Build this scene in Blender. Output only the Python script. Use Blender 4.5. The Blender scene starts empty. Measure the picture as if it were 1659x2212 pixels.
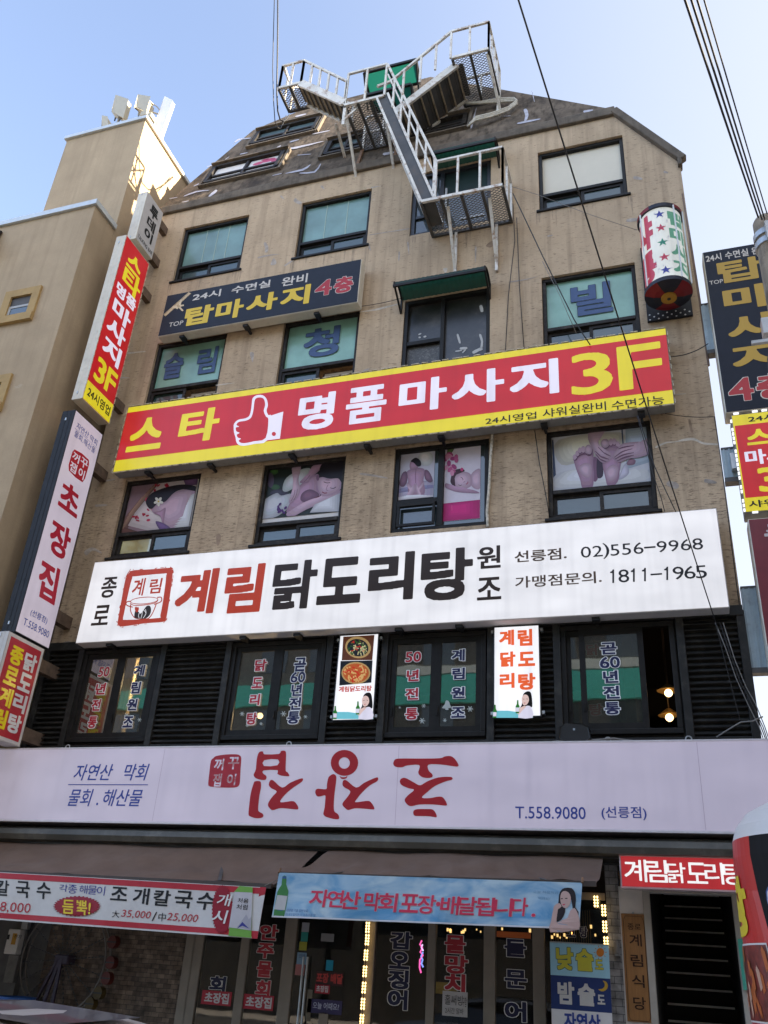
import bpy, math, random
from mathutils import Vector, Matrix, geometry
random.seed(7)
SC = bpy.context.scene
COL = SC.collection

# ------------------------------------------------------------------ camera
CAM = Vector((0.0, -11.4, 1.7))
CR = Vector((0.949535, 0.305982, 0.069))    # refined below from yaw, pitch, roll
YAW, PITCH, ROLL = -0.34433130, 0.48625536, 0.07006825
FPX, W0, H0 = 1883.647, 1659.0, 2212.0
F_ = Vector((math.sin(YAW)*math.cos(PITCH), math.cos(YAW)*math.cos(PITCH), math.sin(PITCH)))
r0 = Vector((math.cos(YAW), -math.sin(YAW), 0)); u0 = r0.cross(F_)
R_ = math.cos(ROLL)*r0 + math.sin(ROLL)*u0
U_ = -math.sin(ROLL)*r0 + math.cos(ROLL)*u0
cam_d = bpy.data.cameras.new('camera'); cam = bpy.data.objects.new('camera', cam_d); COL.objects.link(cam)
cam_d.sensor_fit = 'HORIZONTAL'; cam_d.sensor_width = 36.0; cam_d.lens = 36.0*FPX/W0
cam_d.clip_start = 0.05; cam_d.clip_end = 2000
m = Matrix((R_, U_, -F_)).transposed().to_4x4(); m.translation = CAM
cam.matrix_world = m
SC.camera = cam
# ------------------------------------------------------------------ sky, sun, exposure
SUN_AZ, SUN_EL = math.radians(2.0), math.radians(26.0)      # azimuth from +X towards +Y
wd = bpy.data.worlds.new("World"); SC.world = wd; wd.use_nodes = True
nt = wd.node_tree; nt.nodes.clear()
sky = nt.nodes.new('ShaderNodeTexSky'); sky.sky_type = 'NISHITA'; sky.sun_disc = False
sky.sun_elevation = SUN_EL; sky.sun_rotation = math.pi/2 - SUN_AZ
sky.air_density = 1.0; sky.dust_density = 3.0; sky.ozone_density = 4.5
bg = nt.nodes.new('ShaderNodeBackground'); bg.inputs[1].default_value = 0.12
wo = nt.nodes.new('ShaderNodeOutputWorld')
# thin winter haze: the blue is washed out a little, and whiter still on the side of the sun
hs = nt.nodes.new('ShaderNodeHueSaturation'); hs.inputs['Saturation'].default_value = .77; nt.links.new(sky.outputs[0], hs.inputs['Color'])
wm = nt.nodes.new('ShaderNodeMix'); wm.data_type = 'RGBA'; wm.blend_type = 'MULTIPLY'; wm.inputs[0].default_value = 1; wm.inputs[7].default_value = (.70, .70, .70, 1); nt.links.new(hs.outputs[0], wm.inputs[6])
tcw = nt.nodes.new('ShaderNodeTexCoord'); dt = nt.nodes.new('ShaderNodeVectorMath'); dt.operation = 'DOT_PRODUCT'; dt.inputs[1].default_value = (math.cos(SUN_AZ), math.sin(SUN_AZ), -.25); nt.links.new(tcw.outputs['Generated'], dt.inputs[0])
rm_ = nt.nodes.new('ShaderNodeMapRange'); rm_.interpolation_type = 'SMOOTHSTEP'; rm_.inputs[1].default_value = -.62; rm_.inputs[2].default_value = .40; rm_.inputs[3].default_value = 0; rm_.inputs[4].default_value = .95; nt.links.new(dt.outputs['Value'], rm_.inputs[0])
hz = nt.nodes.new('ShaderNodeMix'); hz.data_type = 'RGBA'; nt.links.new(rm_.outputs[0], hz.inputs[0]); nt.links.new(wm.outputs[2], hz.inputs[6]); hz.inputs[7].default_value = (1.30, 1.30, 1.32, 1)
# sky behind the camera scaled up, added to brighten the shaded front
d2 = nt.nodes.new('ShaderNodeVectorMath'); d2.operation = 'DOT_PRODUCT'; d2.inputs[1].default_value = (0, -1, .15); nt.links.new(tcw.outputs['Generated'], d2.inputs[0])
r2_ = nt.nodes.new('ShaderNodeMapRange'); r2_.interpolation_type = 'SMOOTHSTEP'; r2_.inputs[1].default_value = -.1; r2_.inputs[2].default_value = .8; r2_.inputs[3].default_value = 1; r2_.inputs[4].default_value = 2.1; nt.links.new(d2.outputs['Value'], r2_.inputs[0])
sc2 = nt.nodes.new('ShaderNodeVectorMath'); sc2.operation = 'SCALE'; nt.links.new(hz.outputs[2], sc2.inputs[0]); nt.links.new(r2_.outputs[0], sc2.inputs['Scale'])
nt.links.new(sc2.outputs[0], bg.inputs[0]); nt.links.new(bg.outputs[0], wo.inputs[0])
sd = bpy.data.lights.new('sun', 'SUN'); sd.energy = 4.0; sd.angle = math.radians(0.5); sd.color = (1.0, 0.86, 0.66)
sun = bpy.data.objects.new('sun', sd); COL.objects.link(sun)
sdir = Vector((math.cos(SUN_EL)*math.cos(SUN_AZ), math.cos(SUN_EL)*math.sin(SUN_AZ), math.sin(SUN_EL)))
sun.rotation_euler = sdir.to_track_quat('Z', 'Y').to_euler(); sun.location = (30, 10, 40)
SC.view_settings.view_transform = 'Standard'; SC.view_settings.look = 'None'
SC.view_settings.exposure = 2.65; SC.view_settings.gamma = 1.0
EXPO = 2.0**SC.view_settings.exposure

# ------------------------------------------------------------------ measuring helpers (survey of the photo: pixel ray meets a real plane)
def ray(x, y): return F_*FPX + R_*(x-W0/2) - U_*(y-H0/2)
def atY(x, y, Y=0.0):
    d = ray(x, y); return CAM + d*((Y-CAM.y)/d.y)
def atX(x, y, X):
    d = ray(x, y); return CAM + d*((X-CAM.x)/d.x)
def atZ(x, y, Z):
    d = ray(x, y); return CAM + d*((Z-CAM.z)/d.z)
def onP(x, y, P0, n):
    d = ray(x, y); return CAM + d*((Vector(P0)-CAM).dot(n)/d.dot(n))
def g(c, r): return lambda x, y: (553.0*c + x/3.0, 368.667*r + y/3.0)
class PY:      # a plane Y = const facing the street
    def __init__(s, y): s.y = y; s.N = Vector((0,-1,0))
    def __call__(s, x, y): return atY(x, y, s.y)
    def snap(s, a, b): return Vector((a.x, s.y, a.z)), Vector((b.x-a.x, 0, 0)), Vector((0, 0, b.z-a.z))
class PX:      # a plane X = const facing +X
    def __init__(s, x): s.x = x; s.N = Vector((1,0,0))
    def __call__(s, x, y): return atX(x, y, s.x)
    def snap(s, a, b): return Vector((s.x, a.y, a.z)), Vector((0, b.y-a.y, 0)), Vector((0, 0, b.z-a.z))
class PQ:      # a general plane through three points: origin, u, v (u to the right, v up)
    def __init__(s, o, u, v): s.o, s.u, s.v = Vector(o), Vector(u), Vector(v); s.N = s.u.cross(s.v).normalized()
    def __call__(s, x, y): return onP(x, y, s.o, s.N)

# ------------------------------------------------------------------ materials
MATS = {}
def nodes_mat(name):
    mt = bpy.data.materials.new(name); mt.use_nodes = True
    n = mt.node_tree; b = n.nodes['Principled BSDF']; return mt, n, b
def mat(name, col, rough=0.6, metal=0.0, var=0.12, scale=6.0, bump=0.0, bscale=60.0, emit=0.0, ecol=None, streak=0.0, stretch=(1,1,1), spec=0.5, grime=None):
    """base colour broken up by noise, optional vertical streaks, bump and glow"""
    if name in MATS: return MATS[name]
    mt, n, b = nodes_mat(name); L = n.links
    tc = n.nodes.new('ShaderNodeTexCoord'); mp = n.nodes.new('ShaderNodeMapping'); mp.inputs['Scale'].default_value = stretch
    L.new(tc.outputs['Object'], mp.inputs[0])
    no = n.nodes.new('ShaderNodeTexNoise'); no.inputs['Scale'].default_value = scale; no.inputs['Detail'].default_value = 6; no.inputs['Roughness'].default_value = .65
    L.new(mp.outputs[0], no.inputs[0])
    mr = n.nodes.new('ShaderNodeMapRange'); mr.inputs[1].default_value = .3; mr.inputs[2].default_value = .7
    mr.inputs[3].default_value = 1-var; mr.inputs[4].default_value = 1+var
    L.new(no.outputs[0], mr.inputs[0])
    val = mr.outputs[0]
    if streak:
        m2 = n.nodes.new('ShaderNodeMapping'); m2.inputs['Scale'].default_value = (7,7,.35); L.new(tc.outputs['Object'], m2.inputs[0])
        n2 = n.nodes.new('ShaderNodeTexNoise'); n2.inputs['Scale'].default_value = 1.5; n2.inputs['Detail'].default_value = 5; L.new(m2.outputs[0], n2.inputs[0])
        r2 = n.nodes.new('ShaderNodeMapRange'); r2.inputs[1].default_value = .48; r2.inputs[2].default_value = .72; r2.inputs[3].default_value = 1; r2.inputs[4].default_value = 1-streak
        L.new(n2.outputs[0], r2.inputs[0])
        mu = n.nodes.new('ShaderNodeMath'); mu.operation = 'MULTIPLY'; L.new(val, mu.inputs[0]); L.new(r2.outputs[0], mu.inputs[1]); val = mu.outputs[0]
    mx = n.nodes.new('ShaderNodeMix'); mx.data_type = 'RGBA'; mx.blend_type = 'MULTIPLY'; mx.inputs[0].default_value = 1
    mx.inputs[6].default_value = (*col, 1); L.new(val, mx.inputs[7])
    cout = mx.outputs[2]
    if grime:
        gcol, gamt, gscale = grime
        n3 = n.nodes.new('ShaderNodeTexNoise'); n3.inputs['Scale'].default_value = gscale; n3.inputs['Detail'].default_value = 8; n3.inputs['Roughness'].default_value = .7
        L.new(tc.outputs['Object'], n3.inputs[0])
        r3 = n.nodes.new('ShaderNodeMapRange'); r3.inputs[1].default_value = .52; r3.inputs[2].default_value = .66; r3.inputs[3].default_value = 0; r3.inputs[4].default_value = gamt
        L.new(n3.outputs[0], r3.inputs[0])
        m3 = n.nodes.new('ShaderNodeMix'); m3.data_type = 'RGBA'; L.new(r3.outputs[0], m3.inputs[0]); L.new(cout, m3.inputs[6]); m3.inputs[7].default_value = (*gcol, 1)
        cout = m3.outputs[2]
    L.new(cout, b.inputs['Base Color'])
    b.inputs['Roughness'].default_value = rough; b.inputs['Metallic'].default_value = metal; b.inputs['Specular IOR Level'].default_value = spec
    if bump:
        nb = n.nodes.new('ShaderNodeTexNoise'); nb.inputs['Scale'].default_value = bscale; nb.inputs['Detail'].default_value = 4; L.new(mp.outputs[0], nb.inputs[0])
        bp = n.nodes.new('ShaderNodeBump'); bp.inputs['Strength'].default_value = bump; bp.inputs['Distance'].default_value = .02
        L.new(nb.outputs[0], bp.inputs['Height']); L.new(bp.outputs[0], b.inputs['Normal'])
    if emit:
        b.inputs['Emission Strength'].default_value = emit
        if ecol: b.inputs['Emission Color'].default_value = (*ecol, 1)
        else: L.new(cout, b.inputs['Emission Color'])
    MATS[name] = mt; return mt
def backlit(name, col, emit, tubes=0.0, axis=2, body=.28):
    """acrylic sign face with lamps behind it: glow varies a little where the tubes are"""
    if name in MATS: return MATS[name]
    mt, n, b = nodes_mat(name); L = n.links
    b.inputs['Base Color'].default_value = (*[c*body for c in col], 1); b.inputs['Roughness'].default_value = .3; b.inputs['Specular IOR Level'].default_value = .3
    tc = n.nodes.new('ShaderNodeTexCoord'); mp = n.nodes.new('ShaderNodeMapping'); mp.inputs['Scale'].default_value = (.9, .9, 2.2); L.new(tc.outputs['Object'], mp.inputs[0])
    no = n.nodes.new('ShaderNodeTexNoise'); no.inputs['Scale'].default_value = 1.3; no.inputs['Detail'].default_value = 2; L.new(mp.outputs[0], no.inputs[0])
    mr = n.nodes.new('ShaderNodeMapRange'); mr.inputs[1].default_value = .3; mr.inputs[2].default_value = .7; mr.inputs[3].default_value = emit*(1-tubes); mr.inputs[4].default_value = emit*(1+tubes)
    L.new(no.outputs[0], mr.inputs[0]); m2 = n.nodes.new('ShaderNodeMapping'); m2.inputs['Scale'].default_value = (9,9,.5); L.new(tc.outputs['Object'], m2.inputs[0])
    n2 = n.nodes.new('ShaderNodeTexNoise'); n2.inputs['Scale'].default_value = 1.0; n2.inputs['Detail'].default_value = 4; L.new(m2.outputs[0], n2.inputs[0])
    r2 = n.nodes.new('ShaderNodeMapRange'); r2.inputs[1].default_value = .45; r2.inputs[2].default_value = .75; r2.inputs[3].default_value = 1; r2.inputs[4].default_value = .84; L.new(n2.outputs[0], r2.inputs[0])
    mu = n.nodes.new('ShaderNodeMath'); mu.operation = 'MULTIPLY'; L.new(mr.outputs[0], mu.inputs[0]); L.new(r2.outputs[0], mu.inputs[1]); L.new(mu.outputs[0], b.inputs['Emission Strength'])
    b.inputs['Emission Color'].default_value = (*col, 1)
    MATS[name] = mt; return mt
def flat(name, col, rough=.5, emit=0.0, spec=.3):
    return mat(name, col, rough, 0, .05, 9, emit=emit, spec=spec)
def srgb(r, g_, b): return tuple(((c/255)/12.92 if c/255 <= .04045 else ((c/255+.055)/1.055)**2.4) for c in (r, g_, b))
def glassy(name, col, refl, rough=.04, trans=0.0, var=.1):
    """window pane: dark or filmed body, optional see-through share, mirror share"""
    if name in MATS: return MATS[name]
    mt, n, b = nodes_mat(name); L = n.links; out = n.nodes['Material Output']
    tc = n.nodes.new('ShaderNodeTexCoord'); no = n.nodes.new('ShaderNodeTexNoise'); no.inputs['Scale'].default_value = 2.2; no.inputs['Detail'].default_value = 5; L.new(tc.outputs['Object'], no.inputs[0])
    cr = n.nodes.new('ShaderNodeMapRange'); cr.inputs[1].default_value = .3; cr.inputs[2].default_value = .7; cr.inputs[3].default_value = 1-var; cr.inputs[4].default_value = 1+var; L.new(no.outputs[0], cr.inputs[0])
    mx = n.nodes.new('ShaderNodeMix'); mx.data_type = 'RGBA'; mx.blend_type = 'MULTIPLY'; mx.inputs[0].default_value = 1; mx.inputs[6].default_value = (*col, 1); L.new(cr.outputs[0], mx.inputs[7])
    L.new(mx.outputs[2], b.inputs['Base Color']); b.inputs['Roughness'].default_value = .35; b.inputs['Specular IOR Level'].default_value = .2
    body = b.outputs[0]
    if trans:
        t = n.nodes.new('ShaderNodeBsdfTransparent'); t.inputs[0].default_value = (.8,.85,.82,1); ms = n.nodes.new('ShaderNodeMixShader'); ms.inputs[0].default_value = trans
        L.new(body, ms.inputs[1]); L.new(t.outputs[0], ms.inputs[2]); body = ms.outputs[0]
    gl = n.nodes.new('ShaderNodeBsdfGlossy'); gl.inputs['Roughness'].default_value = rough
    bp = n.nodes.new('ShaderNodeBump'); bp.inputs['Strength'].default_value = .05; bp.inputs['Distance'].default_value = .02; nb = n.nodes.new('ShaderNodeTexNoise'); nb.inputs['Scale'].default_value = 1.7; L.new(tc.outputs['Object'], nb.inputs[0]); L.new(nb.outputs[0], bp.inputs['Height']); L.new(bp.outputs[0], gl.inputs['Normal'])
    m2 = n.nodes.new('ShaderNodeMixShader'); m2.inputs[0].default_value = refl; L.new(body, m2.inputs[1]); L.new(gl.outputs[0], m2.inputs[2]); L.new(m2.outputs[0], out.inputs[0])
    MATS[name] = mt; return mt

def stucco(name, base, fleck, stain, dense_low=True):
    """sprayed render: short horizontal dark gouges, denser low down, run-down stains, patch repairs"""
    mt, n, b = nodes_mat(name); L = n.links; N = n.nodes.new
    tc = N('ShaderNodeTexCoord'); pos = tc.outputs['Object']
    sep = N('ShaderNodeSeparateXYZ'); L.new(pos, sep.inputs[0])
    def noise(sc, s=1.0, d=5, ro=.6):
        mp = N('ShaderNodeMapping'); mp.inputs['Scale'].default_value = sc; L.new(pos, mp.inputs[0])
        no = N('ShaderNodeTexNoise'); no.inputs['Scale'].default_value = s; no.inputs['Detail'].default_value = d; no.inputs['Roughness'].default_value = ro; L.new(mp.outputs[0], no.inputs[0]); return no.outputs[0]
    def rng(v, a, c, lo, hi):
        r = N('ShaderNodeMapRange'); r.inputs[1].default_value = a; r.inputs[2].default_value = c; r.inputs[3].default_value = lo; r.inputs[4].default_value = hi; L.new(v, r.inputs[0]); return r.outputs[0]
    def math2(op, a, c):
        q = N('ShaderNodeMath'); q.operation = op
        for i, v in enumerate((a, c)):
            if isinstance(v, (int, float)): q.inputs[i].default_value = v
            else: L.new(v, q.inputs[i])
        return q.outputs[0]
    def mixc(f, a, c):
        q = N('ShaderNodeMix'); q.data_type = 'RGBA'
        if isinstance(f, float): q.inputs[0].default_value = f
        else: L.new(f, q.inputs[0])
        for i, v in ((6, a), (7, c)):
            if isinstance(v, tuple): q.inputs[i].default_value = (*v, 1)
            else: L.new(v, q.inputs[i])
        return q.outputs[2]
    tone = rng(noise((1,1,1), 1.1, 7), .3, .7, .0, 1.0)
    c = mixc(tone, tuple(v*.84 for v in base), tuple(min(1, v*1.1) for v in base))
    fine = rng(noise((14,14,22), 2.0, 4), .3, .7, .0, .5)
    c = mixc(fine, c, tuple(v*.8 for v in base))
    streaks = rng(noise((5,5,.22), 1.3, 6), .49, .74, 0, .58)
    c = mixc(streaks, c, stain)
    runs = rng(noise((26,26,.9), 1.0, 3), .6, .72, 0, .30)
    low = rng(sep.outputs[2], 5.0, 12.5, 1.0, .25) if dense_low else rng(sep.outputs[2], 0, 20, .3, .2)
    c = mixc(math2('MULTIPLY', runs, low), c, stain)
    gouge = noise((5.0,5.0,26), 1.5, 5, .68)
    th = math2('ADD', gouge, math2('MULTIPLY', low, .085))
    gm = rng(math2('ADD', th, math2('MULTIPLY', noise((.9,.9,.9), 1, 3), .12)), .668 if dense_low else .74, .715 if dense_low else .78, 0, 1)
    big = noise((2.4,2.4,11), 2.1, 6, .72)
    gb = rng(math2('ADD', big, math2('MULTIPLY', low, .085)), .675 if dense_low else .78, .72 if dense_low else .82, 0, .9)
    gm2 = math2('MAXIMUM', math2('MULTIPLY', gm, .55), gb)
    c = mixc(gm2, c, fleck)
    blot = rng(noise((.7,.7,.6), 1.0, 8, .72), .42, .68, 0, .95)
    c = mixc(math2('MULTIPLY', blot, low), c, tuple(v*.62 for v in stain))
    pale = rng(noise((1.3,1.3,2.4), 1.0, 6, .7), .67, .70, 0, .5)
    c = mixc(pale, c, (min(1,base[0]*1.02), min(1,base[1]*1.12), min(1,base[2]*1.3)))
    L.new(c, b.inputs['Base Color']); b.inputs['Roughness'].default_value = .92; b.inputs['Specular IOR Level'].default_value = .15
    h = math2('SUBTRACT', math2('MULTIPLY', noise((30,30,45), 1, 4), .35), gm2)
    bp = N('ShaderNodeBump'); bp.inputs['Strength'].default_value = .4; bp.inputs['Distance'].default_value = .015; L.new(h, bp.inputs['Height']); L.new(bp.outputs[0], b.inputs['Normal'])
    MATS[name] = mt; return mt

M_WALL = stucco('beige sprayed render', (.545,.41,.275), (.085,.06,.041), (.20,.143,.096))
M_NEIGH = stucco('ochre render', (.45,.345,.23), (.27,.20,.13), (.30,.225,.15), False)
M_ROOF = mat('weathered concrete roof', (.138,.107,.079), .9, var=.4, scale=2.4, bump=.5, bscale=22, streak=.6, grime=((.045,.036,.030), .8, 1.6), spec=.15)
M_EAVE = mat('eave concrete', (.125,.10,.075), .9, var=.35, scale=2.5, bump=.3, bscale=30, streak=.3, grime=((.045,.038,.03), .7, 3))
M_PATCH = mat('patching mortar', (.42,.41,.46), .85, var=.3, scale=9, bump=.3)
M_FRAME = mat('dark bronze frame', (.021,.018,.016), .55, var=.3, spec=.2, scale=12, grime=((.10,.085,.065), .35, 6))
M_FRAME2 = mat('black window frame', (.014,.013,.012), .5, var=.3, scale=10, spec=.2)
M_BLACK = mat('black recess', (.006,.006,.006), .9)
M_LOUV = mat('charcoal louvre', (.020,.0195,.018), .55, var=.35, scale=5, spec=.25, grime=((.075,.068,.058), .4, 5))
M_FILM = glassy('teal film', (.145,.25,.225), .05, .14, var=.2)
M_FILM4 = glassy('pale green film', (.20,.37,.295), .04, .16, var=.2)
M_DARKGLASS = glassy('dark glass', (.025,.038,.040), .09, .03)
M_TINTGLASS = glassy('green tinted glass', (.030,.055,.052), .075, .03)
M_SEEGLASS = glassy('shop glass', (.015,.017,.016), .07, .02, .72)
M_SEE2 = glassy('upper window glass', (.035,.037,.028), .26, .015, .45)
M_WHITEPAINT = mat('chalky white steel paint', (.64,.61,.55), .5, var=.16, scale=5, grime=((.26,.13,.055), .9, 8))
M_RUST = mat('rusted steel', (.20,.11,.06), .8, var=.4, scale=14)
M_DKSTEEL = mat('dark steel plate', (.062,.060,.058), .6, var=.3, scale=3, grime=((.11,.075,.05), .45, 4))
M_ALU = mat('grey aluminium', (.40,.39,.37), .42, .5, var=.12, scale=4)
M_CREAM = mat('cream sign cabinet', (.62,.57,.47), .5, var=.10, scale=3, grime=((.38,.32,.24), .35, 5))
M_NAVYCAB = mat('dark grey cabinet', (.020,.021,.025), .55, var=.25, spec=.2)
M_BLACKPL = mat('black plastic', (.014,.014,.015), .45, var=.2)
M_CABLE = mat('cable sheath', (.018,.017,.017), .6)
M_CABLE2 = mat('grey cable', (.20,.19,.175), .7)
M_CONC = mat('pole concrete', (.33,.27,.20), .9, var=.25, scale=4, bump=.3, streak=.55, grime=((.09,.075,.06), .75, 2.6))
M_GALV = mat('galvanised band', (.46,.48,.49), .45, .5, var=.2)

# ------------------------------------------------------------------ mesh building
class MB:
    def __init__(s): s.v, s.f, s.m = [], [], []
    def quad(s, a, b, c, d, m=0): s.poly((a, b, c, d), m)
    def poly(s, pts, m=0):
        k = len(s.v); s.v += [Vector(p) for p in pts]; s.f.append(tuple(range(k, k+len(pts)))); s.m.append(m)
    def raw(s, vs, fs, m=0):
        k = len(s.v); s.v += [Vector(p) for p in vs]
        for f in fs: s.f.append(tuple(i+k for i in f)); s.m.append(m)
    def box(s, x0, x1, y0, y1, z0, z1, m=0):
        x0, x1 = min(x0,x1), max(x0,x1); y0, y1 = min(y0,y1), max(y0,y1); z0, z1 = min(z0,z1), max(z0,z1)
        s.raw([(x0,y0,z0),(x1,y0,z0),(x1,y1,z0),(x0,y1,z0),(x0,y0,z1),(x1,y0,z1),(x1,y1,z1),(x0,y1,z1)],
              [(0,3,2,1),(4,5,6,7),(0,1,5,4),(1,2,6,5),(2,3,7,6),(3,0,4,7)], m)
    def bar(s, p, q, w, h=None, m=0, up=(0,0,1)):
        h = h or w; p, q = Vector(p), Vector(q); d = (q-p).normalized(); up = Vector(up)
        if abs(d.dot(up)) > .98: up = Vector((0,1,0))
        a = d.cross(up).normalized(); b = a.cross(d).normalized(); a *= w/2; b *= h/2
        s.raw([p-a-b, p+a-b, p+a+b, p-a+b, q-a-b, q+a-b, q+a+b, q-a+b], [(0,3,2,1),(4,5,6,7),(0,1,5,4),(1,2,6,5),(2,3,7,6),(3,0,4,7)], m)
    def tube(s, pts, r, seg=6, m=0, caps=True):
        pts = [Vector(p) for p in pts]; n = len(pts); k = len(s.v)
        prev = None
        for i, p in enumerate(pts):
            d = (pts[min(i+1,n-1)]-pts[max(i-1,0)]).normalized()
            a = prev if prev is not None else (Vector((0,0,1)) if abs(d.z) < .9 else Vector((1,0,0)))
            a = (a - d*a.dot(d)).normalized(); prev = a; b = d.cross(a); rr = r[i] if isinstance(r, (list, tuple)) else r
            for j in range(seg):
                t = 2*math.pi*j/seg; s.v.append(p + a*math.cos(t)*rr + b*math.sin(t)*rr)
        for i in range(n-1):
            for j in range(seg):
                j2 = (j+1) % seg; s.f.append((k+i*seg+j, k+i*seg+j2, k+(i+1)*seg+j2, k+(i+1)*seg+j)); s.m.append(m)
        if caps:
            s.f.append(tuple(k+j for j in reversed(range(seg)))); s.m.append(m)
            s.f.append(tuple(k+(n-1)*seg+j for j in range(seg))); s.m.append(m)
    def prism(s, pts, off, m=0):
        """a planar outline given thickness by the vector off"""
        k = len(s.v); n = len(pts); off = Vector(off); s.v += [Vector(p) for p in pts] + [Vector(p)+off for p in pts]
        tri = geometry.tessellate_polygon([[Vector(p) for p in pts]])
        for t in tri:
            s.f.append(tuple(k+i for i in t)); s.m.append(m); s.f.append(tuple(k+n+i for i in reversed(t))); s.m.append(m)
        for i in range(n):
            j = (i+1) % n; s.f.append((k+i, k+j, k+n+j, k+n+i)); s.m.append(m)
    def build(s, name, mats, parent=None, smooth=False, bevel=0.0):
        me = bpy.data.meshes.new(name); L = Vector(parent['_o']) if parent is not None else Vector((0,0,0))
        me.from_pydata([v-L for v in s.v], [], s.f)
        if not isinstance(mats, (list, tuple)): mats = [mats]
        for q in mats: me.materials.append(q)
        for p, k in zip(me.polygons, s.m): p.material_index = k; p.use_smooth = smooth
        me.update()
        o = bpy.data.objects.new(name, me); COL.objects.link(o)
        if parent is not None: o.parent = parent; o['_o'] = parent['_o']
        else: o['_o'] = (0,0,0)
        if bevel:
            bv = o.modifiers.new('bevel', 'BEVEL'); bv.width = bevel; bv.segments = 2; bv.limit_method = 'ANGLE'; bv.angle_limit = math.radians(50)
        return o
    def build_each(s, name, mats, parent=None, **k):
        """every separate piece becomes an object of its own"""
        up = {}
        def find(a):
            while up[a] != a: up[a] = up[up[a]]; a = up[a]
            return a
        key = [(round(v.x,4), round(v.y,4), round(v.z,4)) for v in s.v]
        for q in key: up.setdefault(q, q)
        for f in s.f:
            for i in f[1:]:
                a, b = find(key[f[0]]), find(key[i])
                if a != b: up[b] = a
        grp = {}
        for f, mi in zip(s.f, s.m): grp.setdefault(find(key[f[0]]), []).append((f, mi))
        out = []
        for fs in grp.values():
            t = MB()
            for f, mi in fs: t.poly([s.v[i] for i in f], mi)
            me_ = {}; 
            vs, idx = [], {}
            nf = []
            for f in t.f:
                r = []
                for i in f:
                    q = tuple(round(c, 5) for c in t.v[i])
                    if q not in idx: idx[q] = len(vs); vs.append(t.v[i])
                    r.append(idx[q])
                nf.append(tuple(r))
            t.v, t.f = vs, nf
            out.append(t.build(name, mats, parent, **k))
        return out
def thing(name, label, cat, loc, group=None):
    o = bpy.data.objects.new(name, None); COL.objects.link(o); o.location = loc; o['_o'] = tuple(loc)
    o.empty_display_size = .2
    o['label'] = label; o['category'] = cat
    if group: o['group'] = group
    return o
def tag(o, label, cat, group=None, kind=None):
    if kind: o['kind'] = kind
    if label: o['label'] = label
    if cat: o['category'] = cat
    if group: o['group'] = group
    return o

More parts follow.
